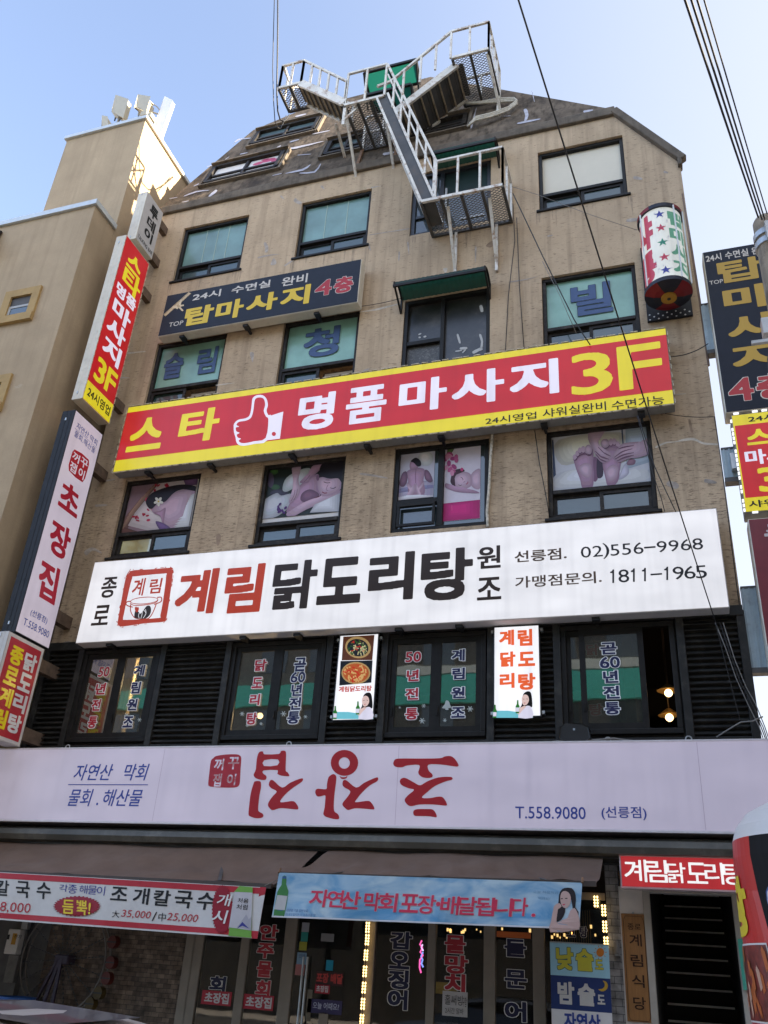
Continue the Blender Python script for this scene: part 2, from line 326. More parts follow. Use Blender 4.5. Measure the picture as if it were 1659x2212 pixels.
_gc = {}
import numpy as np
def font_mesh(s, shear=0.0):
    c = bpy.data.curves.new('tmp', 'FONT'); c.body = s; c.size = 1; c.shear = shear; c.resolution_u = 3
    o = bpy.data.objects.new('tmp', c); COL.objects.link(o)
    dg = bpy.context.evaluated_depsgraph_get(); me = bpy.data.meshes.new_from_object(o.evaluated_get(dg))
    vs = [(v.co.x, v.co.y) for v in me.vertices]; fs = [tuple(p.vertices) for p in me.polygons]
    bpy.data.objects.remove(o); bpy.data.curves.remove(c); bpy.data.meshes.remove(me)
    return vs, fs
def fatten(vs, fs, r, N=110):
    """thicken letter outlines by r (em): raster, dilate, trace the contour again, triangulate"""
    P = np.array(vs); pad = r+.06; x0, y0 = P.min(0)-pad; x1, y1 = P.max(0)+pad
    w, h = int((x1-x0)*N)+2, int((y1-y0)*N)+2; G = np.zeros((h, w), bool)
    for f in fs:
        for k in range(1, len(f)-1):
            a, b, c = ((P[f[i]]-(x0, y0))*N for i in (0, k, k+1))
            lx, hx = max(0, int(min(a[0],b[0],c[0]))), min(w-1, int(max(a[0],b[0],c[0]))+1); ly, hy = max(0, int(min(a[1],b[1],c[1]))), min(h-1, int(max(a[1],b[1],c[1]))+1)
            X, Y = np.meshgrid(np.arange(lx,hx+1), np.arange(ly,hy+1))
            e = lambda p, q: (q[0]-p[0])*(Y-p[1])-(q[1]-p[1])*(X-p[0])
            u, v, t = e(a,b), e(b,c), e(c,a); G[ly:hy+1, lx:hx+1] |= ((u>=-1e-6)&(v>=-1e-6)&(t>=-1e-6))|((u<=1e-6)&(v<=1e-6)&(t<=1e-6))
    D = G.astype(float); R = r*N; k = int(R)+1; O = np.zeros((h, w))
    for dy in range(-k, k+1):
        for dx in range(-k, k+1):
            q = min(1.0, max(0.0, R+.5-(dx**6+dy**6)**(1/6)))
            if q > 0:
                S = np.zeros_like(D); S[max(0,dy):h+min(0,dy), max(0,dx):w+min(0,dx)] = D[max(0,-dy):h+min(0,-dy), max(0,-dx):w+min(0,-dx)]; O = np.maximum(O, S*q)
    for _ in range(1):
        O[1:-1,1:-1] = (O[1:-1,1:-1]*4+O[:-2,1:-1]*2+O[2:,1:-1]*2+O[1:-1,:-2]*2+O[1:-1,2:]*2+O[:-2,:-2]+O[2:,2:]+O[:-2,2:]+O[2:,:-2])/16
    nxt = {}
    def pt(i, j, i2, j2):
        a, b = O[j,i], O[j2,i2]; t = (.5-a)/(b-a); return (round(i+(i2-i)*t,4), round(j+(j2-j)*t,4))
    M = O >= .5; cells = np.argwhere((M[:-1,:-1].astype(int)+M[1:,:-1]+M[:-1,1:]+M[1:,1:])%4 != 0)
    for j, i in cells:
        c = [(i,j),(i+1,j),(i+1,j+1),(i,j+1)]; ins = [bool(M[q[1],q[0]]) for q in c]; en, ex = [], []
        for k in range(4):
            k2 = (k+1)%4
            if ins[k] != ins[k2]: (ex if ins[k] else en).append(pt(*c[k], *c[k2]))
        if len(en) == 1: nxt[ex[0]] = en[0]
        else:
            for e_ in ex: b_ = min(en, key=lambda q: (q[0]-e_[0])**2+(q[1]-e_[1])**2); en.remove(b_); nxt[e_] = b_
    loops = []
    while nxt:
        st_, cur = next(iter(nxt.items())); L = [st_]; del nxt[st_]
        while cur != st_ and cur in nxt: L.append(cur); n_ = nxt[cur]; del nxt[cur]; cur = n_
        if len(L) > 5: loops.append(L)
    def simp(L, tol=.22):
        def dp(a):
            if len(a) < 3: return a
            p, q = np.array(a[0]), np.array(a[-1]); d = q-p; n_ = math.hypot(*d); A = np.array(a)
            dist = np.abs(d[0]*(A[:,1]-p[1])-d[1]*(A[:,0]-p[0]))/n_ if n_ > 1e-9 else np.hypot(A[:,0]-p[0],A[:,1]-p[1])
            k = int(dist.argmax())
            return dp(a[:k+1])[:-1]+dp(a[k:]) if dist[k] > tol else [a[0],a[-1]]
        m_ = len(L)//2; return dp(L[:m_+1])[:-1]+dp(L[m_:]+[L[0]])[:-1]
    area = lambda L: .5*sum(L[i-1][0]*L[i][1]-L[i][0]*L[i-1][1] for i in range(len(L)))
    loops = [simp(L) for L in loops]; loops = [L for L in loops if len(L) > 2 and abs(area(L)) > 3]
    if not loops: return vs, fs
    big = max(loops, key=lambda L: abs(area(L))); sg = 1 if area(big) > 0 else -1
    outs = [L for L in loops if area(L)*sg > 0]; ho = [L for L in loops if area(L)*sg < 0]
    def inside(p, L):
        c = False
        for i in range(len(L)):
            a, b = L[i-1], L[i]
            if (a[1] > p[1]) != (b[1] > p[1]) and p[0] < (b[0]-a[0])*(p[1]-a[1])/(b[1]-a[1])+a[0]: c = not c
        return c
    V, Fc = [], []
    for L in outs:
        rings = [L]+[q for q in ho if inside(q[0], L) and min((abs(area(o)) for o in outs if inside(q[0], o)), default=0) == abs(area(L))]
        rr = [[Vector((p[0]/N+x0, p[1]/N+y0, 0)) for p in q] for q in rings]; fl_ = [v for q in rr for v in q]; k = len(V); V += [(v.x, v.y) for v in fl_]
        for t in geometry.tessellate_polygon(rr):
            a, b, c = (fl_[q] for q in t); cr = (b-a).cross(c-a).z
            if abs(cr) > 1e-10: Fc.append(tuple(q+k for q in (t if cr > 0 else reversed(t))))
    return V, Fc
def glyphs(s, bold=0.0, shear=0.0):
    """letters of the word as flat triangles; a word is fattened letter by letter through the cache"""
    bold *= .78 if not s.isascii() else .5; k = (s, round(bold,4), shear)
    if k not in _gc:
        vs, fs = font_mesh(s, shear); _gc[k] = fatten(vs, fs, bold) if bold > .004 else (vs, fs)
    return _gc[k]
def text(mb, s, O, U, V, m=0, bold=0.0, off=.004, shear=0.0, grow=0.0):
    """lettering fitted into the box O, O+U, O+V on its plane; grow fattens it beyond the box (for outlines)"""
    vs, fs = glyphs(s, bold+grow, shear)
    v0, _ = glyphs(s, bold, shear)
    x0, x1 = min(v[0] for v in v0), max(v[0] for v in v0); y0, y1 = min(v[1] for v in v0), max(v[1] for v in v0)
    O, U, V = Vector(O), Vector(U), Vector(V); N = U.cross(V).normalized()
    mb.raw([O + U*((x-x0)/(x1-x0)) + V*((y-y0)/(y1-y0)) + N*off for x, y in vs], fs, m)
def finer(vs, fs, L):
    """split triangles until no edge is longer than L, so lettering can bend round a drum"""
    vs = [tuple(v) for v in vs]; out = []; st_ = [tuple(f) for f in fs if len(f) == 3]
    for f in fs:
        if len(f) > 3: st_ += [(f[0], f[k], f[k+1]) for k in range(1, len(f)-1)]
    while st_:
        f = st_.pop(); e = [(abs(vs[f[i]][0]-vs[f[(i+1)%3]][0]), i) for i in range(3)]; d, i = max(e)
        if d <= L: out.append(f); continue
        a, b, c = f[i], f[(i+1)%3], f[(i+2)%3]; k = len(vs); vs.append(((vs[a][0]+vs[b][0])/2, (vs[a][1]+vs[b][1])/2)); st_ += [(a, k, c), (k, b, c)]
    return vs, out
def ptext(mb, s, pl, a, b, m=0, bold=0.0, off=.004, shear=0.0, outline=None, grow=.035):
    """lettering on plane pl between photo points a (lower left) and b (upper right)"""
    O, U, V = pl.snap(pl(*a), pl(*b))
    if outline is not None: text(mb, s, O, U, V, outline, bold, off*.6, shear, grow)
    text(mb, s, O, U, V, m, bold, off, shear)
def smooth_poly(pts, n=4):
    out = []; k = len(pts); P = [Vector((p[0], p[1])) for p in pts]
    for i in range(k):
        a, b, c, d = P[i-1], P[i], P[(i+1) % k], P[(i+2) % k]
        for j in range(n):
            t = j/n
            out.append(.5*((2*b)+(-a+c)*t+(2*a-5*b+4*c-d)*t*t+(-a+3*b-3*c+d)*t**3))
    return out
def shape(mb, pl, pts, m=0, off=.003, f=None, smooth=3, holes=()):
    """a printed shape on plane pl from an outline in photo points (f maps local to photo)"""
    f = f or (lambda x, y: (x, y))
    rings = []
    for r in [pts]+list(holes):
        q = smooth_poly(r, smooth) if smooth > 1 else [Vector((p[0], p[1])) for p in r]
        rings.append([pl(*f(p.x, p.y)) + pl.N*off for p in q])
    flatv = [v for r in rings for v in r]
    tri = geometry.tessellate_polygon(rings)
    fs = []
    for t in tri:
        a, b, c = (flatv[i] for i in t)
        fs.append(t if (b-a).cross(c-a).dot(pl.N) > 0 else tuple(reversed(t)))
    mb.raw(flatv, fs, m)
def ell(cx, cy, rx, ry, n=18, rot=0.0):
    c, s_ = math.cos(rot), math.sin(rot)
    return [(cx+rx*math.cos(t)*c-ry*math.sin(t)*s_, cy+rx*math.cos(t)*s_+ry*math.sin(t)*c) for t in (2*math.pi*i/n for i in range(n))]
def stroke(pts, w):
    """outline of a ribbon along pts, in photo points; w one width or one per point"""
    P = [Vector((p[0], p[1])) for p in pts]; n = len(P); a, b = [], []
    for i, p in enumerate(P):
        d = (P[min(i+1,n-1)]-P[max(i-1,0)]).normalized(); k = Vector((-d.y, d.x)); ww = (w[i] if isinstance(w, (list,tuple)) else w)/2
        a.append(p+k*ww); b.append(p-k*ww)
    return [(p.x, p.y) for p in a]+[(p.x, p.y) for p in reversed(b)]
def star(cx, cy, r, r2, n=5, rot=-math.pi/2):
    return [(cx+(r if i % 2 == 0 else r2)*math.cos(rot+math.pi*i/n), cy+(r if i % 2 == 0 else r2)*math.sin(rot+math.pi*i/n)) for i in range(2*n)]

# ================================================================== THE SETTING
gr = MB(); gr.poly([(-400,-400,-.02),(400,-400,-.02),(400,400,-.02),(-400,400,-.02)])
tag(gr.build('ground', mat('city ground', (.25,.24,.23), .9, var=.2, scale=.4)), None, None, kind='structure')
rd = MB(); rd.poly([(-60,-19,-.012),(60,-19,-.012),(60,-3.2,-.012),(-60,-3.2,-.012)])
tag(rd.build('road', mat('asphalt', (.085,.085,.085), .9, var=.3, scale=3, bump=.3)), None, None, kind='structure')
pv = MB(); pv.box(-60,60,-3.2,14,-.2,.12)
tag(pv.build('pavement', mat('pavement slabs', (.46,.43,.40), .9, var=.25, scale=2, bump=.2)), None, None, kind='structure')
pv = MB(); pv.box(-60,60,-22.6,-19,-.2,.12)
tag(pv.build('pavement', MATS['pavement slabs']), None, None, kind='structure')

# ---------------- the other side of the street (seen only in the window glass, and in its shade), and an unseen block added for shade
def block(name, lab, x0, x1, y0, y1, h, wallm, facing, bands=()):
    S = thing(name, lab, 'building', ((x0+x1)/2,(y0+y1)/2,0)); m_ = MB(); m_.box(x0,x1,y0,y1,0,h); m_.build('wall', wallm, S)
    m_ = MB(); m_.box(x0-.1,x1+.1,y0-.1,y1+.1,h,h+.3); m_.build('parapet', M_EAVE, S)
    if facing:
        for z in [3.9+3.1*i for i in range(int((h-4.5)/3.1)+1)]:
            m_ = MB(); n_ = int((x1-x0)/2.2)
            for i in range(n_): xx = x0+(x1-x0)*(i+.5)/n_; m_.box(xx-.65,xx+.65,y1,y1+.04,z,z+1.4)
            m_.build('window_row', M_DARKGLASS, S)
    for z0_, z1_, bm in bands:
        m_ = MB(); m_.box(x0-.05,x1+.05,y1+.05,y1+.25,z0_,z1_); m_.build('sign_band', bm, S)
M_TEAL = mat('teal sign band', (.06,.52,.40), .5, var=.1)
block('opposite_building', 'grey brown block across the street with teal sign band', -13, 2, -32, -22.5, 18, mat('grey brown render', (.085,.075,.062), .8, var=.35), True, ((11.5,12.7,M_TEAL),(12.75,13.1,mat('pale band', (.60,.64,.56), .5)),(8.4,9.4,mat('ochre panel', (.12,.10,.07), .6))))
block('opposite_building', 'pale block across the street with narrow teal band, lower than its neighbours', -30, -13.4, -33, -22.8, 18.5, mat('pale render', (.16,.145,.12), .8, var=.25), True, ((11.7,12.6,M_TEAL),))
block('opposite_building', 'cream block across the street without any teal band', 2.4, 20, -33, -22.6, 19, mat('cream render', (.22,.20,.17), .8, var=.2), True)
block('side_shade_block', 'plain windowless block out of view, added to shade the neighbouring tower and signs', 5.2, 16, -7.0, 6, 22.9, mat('side block render', (.45,.41,.35), .8, var=.2), False)  # unseen; height set so its shadow edge falls across the neighbour's tower

# ---------------- main building
ZE = 16.2; XL, XR = -9.8, 0.92
BLD = thing('commercial_building', 'narrow beige rendered building with dark sloping roof, covered in signs, filling the photo', 'building', (-4.4,0,0))
ROWS = {'A': (13.98,15.49), 'B': (10.86,12.38), 'C': (7.72,9.26)}
COLS = {1: (-9.06,-7.52), 2: (-6.33,-4.82), 3: (-3.97,-2.42), 4: (-1.53,.01)}
holes = [(COLS[c][0], COLS[c][1], ROWS[r][0], ROWS[r][1]) for r in 'ABC' for c in (1,2,3,4) if (r, c) != ('A', 3)]
A3 = (-3.97,-2.42,13.98,15.62); holes.append(A3)
Z2 = 6.12
outer = [(XL,Z2),(XR,Z2),(XR,14.52),(-.10,ZE),(XL,ZE)]
rings = [[Vector((x,0,z)) for x, z in outer]] + [[Vector((a,0,c)), Vector((b,0,c)), Vector((b,0,d)), Vector((a,0,d))] for a, b, c, d in holes]
fl = [v for r in rings for v in r]; wl = MB()
tr = geometry.tessellate_polygon(rings)
wl.raw(fl, [t if (fl[t[1]]-fl[t[0]]).cross(fl[t[2]]-fl[t[0]]).y < 0 else tuple(reversed(t)) for t in tr])
for a, b, c, d in holes:
    e = .30
    wl.quad((a,0,c),(b,0,c),(b,e,c),(a,e,c)); wl.quad((a,0,d),(a,e,d),(b,e,d),(b,0,d))
    wl.quad((a,0,c),(a,e,c),(a,e,d),(a,0,d)); wl.quad((b,0,c),(b,0,d),(b,e,d),(b,e,c))
B_ = 11.0
wl.quad((XR,0,0),(XR,B_,0),(XR,B_,14.52),(XR,0,14.52)); wl.quad((XL,B_,0),(XL,0,0),(XL,0,ZE),(XL,B_,ZE))
wl.poly([(XL,B_,0),(XL,B_,ZE),(-.10,B_,ZE),(XR,B_,14.52),(XR,B_,0)])
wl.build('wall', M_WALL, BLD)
# roof: front slope 72 degrees, right hip, flat top
TH = math.radians(72); RV = Vector((0, math.cos(TH), math.sin(TH))); RN = Vector((0, -math.sin(TH), math.cos(TH))); RO = Vector((0,0,ZE))
class RP: N = RN
RP.__call__ = lambda s, x, y: onP(x, y, RO, RN)
RPL = RP()
rp = [Vector((XL-.12,0,ZE))] + [onP(x, y, RO, RN) for x, y in ((547,281),(652,237),(930,166))] + [Vector((-.06,0,ZE))]
rp[0] = rp[0] - RN*.0
zt = max(p.z for p in rp)
rf = MB(); bk = [p + Vector((0, 8.0-p.y, 0)) for p in rp]
rf.poly(rp); rf.poly(list(reversed(bk)))
for i in range(len(rp)):
    j = (i+1) % len(rp); rf.quad(rp[i], bk[i], bk[j], rp[j])
rf.quad((-.06,0,ZE),(-.06,8,ZE),(XR+.02,8,14.5),(XR+.02,0,14.5))
ROOF = rf.build('roof', M_ROOF, BLD)
ev = MB(); ev.box(XL-.08,-.08,-.07,.10,ZE-.17,ZE+.04)
ev.bar((-.10,-.02,ZE-.06),(XR+.06,-.02,14.50),.14,.15,0,(0,1,0)); ev.box(XR-.04,XR+.035,-.09,.10,14.36,14.54)
ev.build('eave', M_EAVE, BLD, bevel=.02)
# patches of mortar on the roof (kept as their own thin daubs)
pt = MB(); rnd = random.Random(3)
Q1 = lambda x, y: (x/2, y/2)
for pts, w in [([(900,720),(960,712)],7),([(1010,625),(1030,605),(1090,598)],7),([(840,805),(870,792)],14),([(800,848),(850,830),(900,824)],8),([(905,850),(930,830),(938,824)],13),
               ([(1175,668),(1190,650),(1212,632)],13),([(1215,648),(1280,640),(1390,614)],8),([(1255,615),(1290,605)],10),([(1240,750),(1310,735),(1340,715)],9),([(1300,750),(1360,745),(1385,712)],11),
               ([(1290,672),(1340,668)],6),([(1355,580),(1420,567)],8),([(1040,668),(1068,662)],7),([(735,860),(765,855)],6),([(1280,505),(1320,495)],11),([(790,875),(815,870)],6),([(1180,760),(1215,752)],6),([(1420,605),(1490,590)],7),([(975,690),(990,680)],5)]:
    n_ = len(pts); ww = [w*(.6+.5*rnd.random()) for _ in pts]; ww[0] *= .5; ww[-1] *= .4
    shape(pt, RPL, stroke(pts, ww), 0, .012, Q1, 2)
Q2 = lambda x, y: (829.5+x/2, y/2)
for pts, w in [([(610,475),(618,500),(610,525)],18),([(580,535),(630,525),(672,517)],7),([(865,485),(900,478)],9),([(378,550),(398,475)],7),([(520,505),(545,502)],5),([(0,668),(45,660)],10),([(775,515),(800,508)],6),([(640,400),(650,440)],4)]:
    ww = [w*(.6+.5*rnd.random()) for _ in pts]; ww[-1] *= .5
    shape(pt, RPL, stroke(pts, ww), 0, .012, Q2, 2)
ptob = pt.build('mortar_stain', M_PATCH, BLD)

rp_ = MB(); PF0 = PY(0); fr7 = lambda x, y: (1106+x/3, 737.333+y/3); fr3 = lambda x, y: (553+x/3, 368.667+y/3); fr5 = lambda x, y: (x/3, 737.333+y/3); fr8 = lambda x, y: (x/3, 1106+y/3); fr4 = lambda x, y: (1106+x/3, 368.667+y/3); fr6 = lambda x, y: (553+x/3, 737.333+y/3)
kk = 0
for f_, pts, w, m_ in ((fr7,[(935,686),(1000,656),(1060,652),(1120,640),(1180,636),(1240,662),(1330,668)],15,0),(fr7,[(1060,345),(1120,340)],8,0),(fr7,[(1150,510),(1162,560),(1166,590)],22,2),(fr7,[(1010,920),(1060,935),(1075,950)],40,1),(fr7,[(1250,905),(1320,915)],34,1),
    (fr3,[(680,915),(760,905),(810,895),(940,860)],12,0),(fr3,[(740,415),(850,400),(985,378)],8,1),(fr3,[(250,185),(265,200),(290,212)],36,1),(fr3,[(160,165),(180,185)],16,1),(fr3,[(15,565),(80,550),(150,542)],9,1),(fr3,[(425,100),(440,120)],14,1),(fr3,[(60,470),(72,500),(66,530)],26,1),(fr3,[(105,590),(130,600)],40,1),(fr3,[(190,615),(245,580)],14,1),(fr3,[(730,480),(742,515)],14,1),(fr3,[(750,110),(810,100)],10,1),(fr3,[(1510,470),(1528,490)],46,2),(fr3,[(1222,650),(1240,640)],30,0),(fr3,[(1265,420),(1268,500)],14,1),(fr3,[(985,470),(990,540)],14,1),(fr3,[(930,530),(926,580)],10,1),(fr3,[(1425,500),(1420,590)],12,1),
    (fr5,[(830,78),(900,72),(940,66)],9,0),(fr5,[(770,235),(835,238)],12,0),(fr5,[(1410,285),(1515,272)],9,0),(fr5,[(1632,75),(1636,130)],22,1),(fr5,[(620,1065),(690,1062)],22,1),(fr5,[(690,905),(740,895)],14,1),
    (fr8,[(405,860),(450,850),(480,868)],26,1),(fr8,[(555,270),(600,240),(655,262)],30,1),(fr8,[(1418,150),(1412,210)],34,2),(fr4,[(790,45),(840,55)],24,1),(fr4,[(750,325),(820,315)],30,1),(fr4,[(232,425),(262,420)],16,1),(fr4,[(985,8),(1010,15)],22,1),(fr4,[(0,722),(90,705),(185,682)],9,1),(fr6,[(680,860),(760,870),(845,885)],18,1),(fr6,[(700,190),(735,180)],10,1)):
    ww = [w*(.55+.6*rnd.random()) for _ in pts]; ww[-1] *= .5; q_ = stroke(pts, ww)
    shape(rp_, PF0, [(x+rnd.uniform(-3,3), y+rnd.uniform(-2,2)) for x, y in q_], m_, .003+.00005*kk, f_, 3); kk += 1
# run-off stains under the sills and sign ends
for a, b, c, d in holes:
    for k in range(9):
        x = a-.05+(b-a+.1)*(rnd.random() if k > 3 else (.0, .03, .97, 1.0)[k]); L_ = .12+.45*rnd.random()**1.6; w_ = .008+.022*rnd.random(); z_ = c-.05
        rp_.poly([(x-w_,-.0022-.00003*k,z_),(x-w_*.7,-.0022-.00003*k,z_-L_*.5),(x-w_*.15,-.0022-.00003*k,z_-L_),(x+w_*.2,-.0022-.00003*k,z_-L_*.94),(x+w_*.6,-.0022-.00003*k,z_-L_*.45),(x+w_,-.0022-.00003*k,z_)], 3)
rp_.build('plaster_stain', [mat('pale plaster repair', (.50,.44,.36), .9, var=.3, scale=8, bump=.3), mat('grey cement smear', (.36,.31,.265), .9, var=.35, scale=7, bump=.3), mat('brown damp mark', (.27,.19,.13), .9, var=.3, scale=6), mat('run-off mark', (.33,.245,.165), .9, var=.35, scale=9)], BLD)

def roof_window(tl, tr_, br, bl, pane_mat, open_=False, poster=False):
    P = [RPL(*q) for q in (tl, tr_, br, bl)]
    x0, x1 = (P[0].x+P[3].x)/2, (P[1].x+P[2].x)/2; z0, z1 = (P[2].z+P[3].z)/2, (P[0].z+P[1].z)/2
    def pt3(x, z, n): t = (z-ZE)/RV.z; return Vector((x,0,ZE)) + RV*t + RN*n
    w = MB()
    for a, b in (((x0,z0),(x1,z0)),((x0,z1),(x1,z1)),((x0,z0),(x0,z1)),((x1,z0),(x1,z1))):
        w.bar(pt3(*a,.03), pt3(*b,.03), .09, .12, 0, RN)
    w.bar(pt3((x0+x1)/2,z0,.025), pt3((x0+x1)/2,z1,.025), .06, .07, 0, RN)
    w.bar(pt3(x0,z0+(z1-z0)*.42,.02), pt3(x1,z0+(z1-z0)*.42,.02), .07, .06, 0, RN)
    w.bar(pt3(x0-.10,z1+.09,.06), pt3(x1+.10,z1+.09,.06), .05, .16, 1, RN)
    w.bar(pt3(x0-.10,z0-.10,.03), pt3(x1+.10,z0-.10,.03), .05, .10, 1, RN)
    for xx in (x0-.11, x1+.11): w.bar(pt3(xx,z0-.1,.03), pt3(xx,z1+.1,.03), .06, .09, 1, RN)
    o = w.build('roof_window', [M_FRAME, M_EAVE], BLD)
    p = MB(); p.quad(pt3(x0,z0,.008), pt3(x1,z0,.008), pt3(x1,z1,.008), pt3(x0,z1,.008)); p.build('pane', pane_mat, o)
    if poster:
        s = MB(); q = lambda a, b, n: pt3(x0+(x1-x0)*a, z0+(z1-z0)*b, n)
        for a0, a1, b0, b1 in ((.03,.47,.06,.36),(.53,.97,.06,.36),(.53,.97,.50,.95),(.03,.47,.5,.95)): s.quad(q(a0,b0,.012), q(a1,b0,.012), q(a1,b1,.012), q(a0,b1,.012), 0)
        text(s, 'PC', q(.60,.10,.014), q(.90,.10,.014)-q(.60,.10,.014), q(.60,.32,.014)-q(.60,.10,.014), 1, .03, .002)
        for (cx, cy, rx, ry) in ((.66,.70,.08,.10),(.80,.76,.10,.12),(.90,.66,.05,.12),(.74,.86,.06,.06)):
            s.poly([q(cx+rx*math.cos(t*.628), cy+ry*math.sin(t*.628), .014) for t in range(10)], 1)
        s.build('sticker', [flat('white vinyl', (.62,.60,.58)), flat('faded pink vinyl', (.50,.08,.17))], o)
    return o
roof_window((465,368),(615,332),(597,366),(447,400), flat('dull pane', (.12,.13,.14), .2), poster=True)
roof_window((562,291),(694,258),(676,284),(545,318), glassy('roof pane', (.08,.12,.13), .07, .12))
roof_window((718,312),(790,294),(784,320),(702,342), glassy('roof pane', (.08,.12,.13), .07, .12))
roof_window((862,287),(1010,252),(1000,276),(850,311), M_BLACK)

# ---------------- ordinary windows of the upper floors
def window(col, row, film, split=.27, lower=(None, None), open_right=False):
    x0, x1 = COLS[col]; z0, z1 = ROWS[row]; b = .065; zt_ = z0+(z1-z0)*split; xm = (x0+x1)/2
    w = MB()
    w.box(x0,x1,.05,.17,z0,z0+b); w.box(x0,x1,.05,.17,z1-b,z1); w.box(x0,x0+b,.052,.168,z0+b,z1-b); w.box(x1-b,x1,.052,.168,z0+b,z1-b)
    w.box(x0+b,x1-b,.045,.168,zt_-.035,zt_+.035)
    w.box(x0-.05,x1+.05,-.035,.05,z0-.05,z0-.002)
    o = w.build('window', M_FRAME if row != 'A' else M_FRAME2, BLD, bevel=.008)
    p = MB(); p.quad((x0+b,.125,zt_+.03),(x1-b,.125,zt_+.03),(x1-b,.125,z1-b),(x0+b,.125,z1-b)); pane = p.build('pane', film, o)
    t = .055
    def sash(a, c, y):
        s = MB()
        s.box(a,c,y,y+.03,z0+b,z0+b+t); s.box(a,c,y,y+.03,zt_-.035-t,zt_-.035); s.box(a,a+t,y+.001,y+.029,z0+b+t,zt_-.035-t); s.box(c-t,c,y+.001,y+.029,z0+b+t,zt_-.035-t)
        s.build('sash', M_FRAME if row != 'A' else M_FRAME2, o)
    if open_right:
        sash(x0+b, xm+.04, .075)
    else:
        sash(x0+b, xm+.03, .115); sash(xm-.03, x1-b, .075)
    q = MB(); q.quad((x0+b,.13,z0+b),(xm,.13,z0+b),(xm,.13,zt_-.03),(x0+b,.13,zt_-.03)); q.build('lower_pane', lower[0] or M_TINTGLASS, o)
    q = MB()
    if open_right:
        q.box(xm+.04,x1-b,.28,.30,z0+b,zt_-.03); q.build('dark_gap', M_BLACK, o)
        r = MB(); r.box(xm+.12,x1-b,.20,.24,z0+b,z0+b+.06); r.box(xm+.12,x1-b,.20,.24,z0+.25,z0+.30); r.box(xm+.10,xm+.16,.201,.239,z0+b,z0+.3); r.box(xm+.42,xm+.46,.201,.239,z0+b,z0+.3); r.build_each('inner_sash', mat('pale inner frame', (.42,.34,.24), .6), o)
    else:
        q.quad((xm,.098,z0+b),(x1-b,.098,z0+b),(x1-b,.098,zt_-.03),(xm,.098,zt_-.03)); q.build('lower_pane', lower[1] or M_TINTGLASS, o)
    return o
M_ROLLER = mat('cream roller blind', (.66,.60,.48), .8, var=.04, scale=2)
WA1 = window(1, 'A', M_FILM); WA2 = window(2, 'A', M_FILM); WA4 = window(4, 'A', M_ROLLER)
WB1 = window(1, 'B', M_FILM4, open_right=True); WB2 = window(2, 'B', M_FILM4, open_right=True); WB4 = window(4, 'B', M_FILM4)
WC1 = window(1, 'C', flat('poster white backing', (.6,.57,.55)), .30, (glassy('pane tinted as warm lit', (.36,.34,.15), .12, .03, var=.5), M_TINTGLASS)); WC2 = window(2, 'C', MATS['poster white backing'], .25); WC4 = window(4, 'C', MATS['poster white backing'], .30)  # yellow pane colour stands in for a lit room behind
# folds behind the film of the top-floor windows
for o_, xs in ((WA1, (-8.55,-8.28,-8.02)), (WA2, (-5.82,-5.36))):
    s = MB()
    for x in xs: s.box(x,x+.014,.120,.124,14.45,15.42)
    s.build_each('film_joint', flat('film joint', (.34,.44,.36)), o_)
# window lettering, 4th floor row
M_BLUELET = flat('faded blue cut letters', (.055,.095,.20)); M_BLUEDK = flat('letter edge', (.02,.03,.06))
def winletter(o, s_, a, b, m=M_BLUELET, bold=.045, mshadow=M_BLUEDK):
    t = MB(); ptext(t, s_, PY(.11), a, b, 0, bold, .003, outline=1, grow=.012); t.build('lettering', [m, mshadow], o)
g04 = g(0, 2); r5 = lambda x, y: (x/3, 737.333+y/3)
winletter(WB1, '슬', r5(1045,250), r5(1205,66), bold=.04); winletter(WB1, '림', r5(1262,217), r5(1420,30), bold=.035)
winletter(WB2, '청', (553+300/3, 737.3+115/3), (553+548/3, 368.67+1000/3), bold=.04)
winletter(WB4, '빌', (1106+388/3, 368.67+950/3), (1106+640/3, 368.67+712/3), bold=.038)

# row B, third column: boarded dark double window under a little green canopy
def dark_window():
    x0, x1 = COLS[3]; z0, z1 = ROWS['B']; xm = x0+(x1-x0)*.46
    w = MB(); b = .07
    for bx in ((x0,x1,z0,z0+b),(x0,x1,z1-b,z1)): w.box(bx[0],bx[1],.02,.14,bx[2],bx[3])
    for a in (x0, xm-.04, x1-b): w.box(a,a+b,.021,.139,z0+b,z1-b)
    w.box(x0+b,xm-.04,.03,.13,z0+.52,z0+.60)
    o = w.build('window', M_FRAME2, BLD, bevel=.006)
    p = MB(); p.quad((x0+b,.10,z0+.6),(xm-.04,.10,z0+.6),(xm-.04,.10,z1-b),(x0+b,.10,z1-b)); p.quad((xm+.03,.10,z0+b),(x1-b,.10,z0+b),(x1-b,.10,z1-b),(xm+.03,.10,z1-b))
    p.build('pane', mat('grimy painted pane', (.030,.028,.026), .28, var=.4, scale=3, grime=((.10,.09,.075), .4, 3)), o)
    p = MB(); p.quad((x0+b,.10,z0+b),(xm-.04,.10,z0+b),(xm-.04,.10,z0+.52),(x0+b,.10,z0+.52)); p.build('vent_pane', mat('speckled pane', (.05,.047,.042), .5, var=.5, scale=30, grime=((.22,.21,.19), .6, 26)), o)
    s = MB(); f = lambda x, y: (1106-276.5+x/2, 553+y/2); P = PY(.095)
    for pts, w_ in ([(418,215),(424,240)],12),([(318,340),(328,375)],8),([(415,340),(424,370),(420,400)],9),([(385,418),(410,405),(424,400)],12),([(330,400),(358,398)],9),([(310,412),(335,408)],5),([(150,340),(160,335)],5),([(150,352),(158,352)],6),([(172,350),(182,347)],6),([(340,418),(352,405)],5):
        shape(s, P, stroke(pts, w_), 0, .002, f, 2)
    s.build_each('torn_sticker', flat('torn paper', (.45,.44,.42)), o)
dark_window()
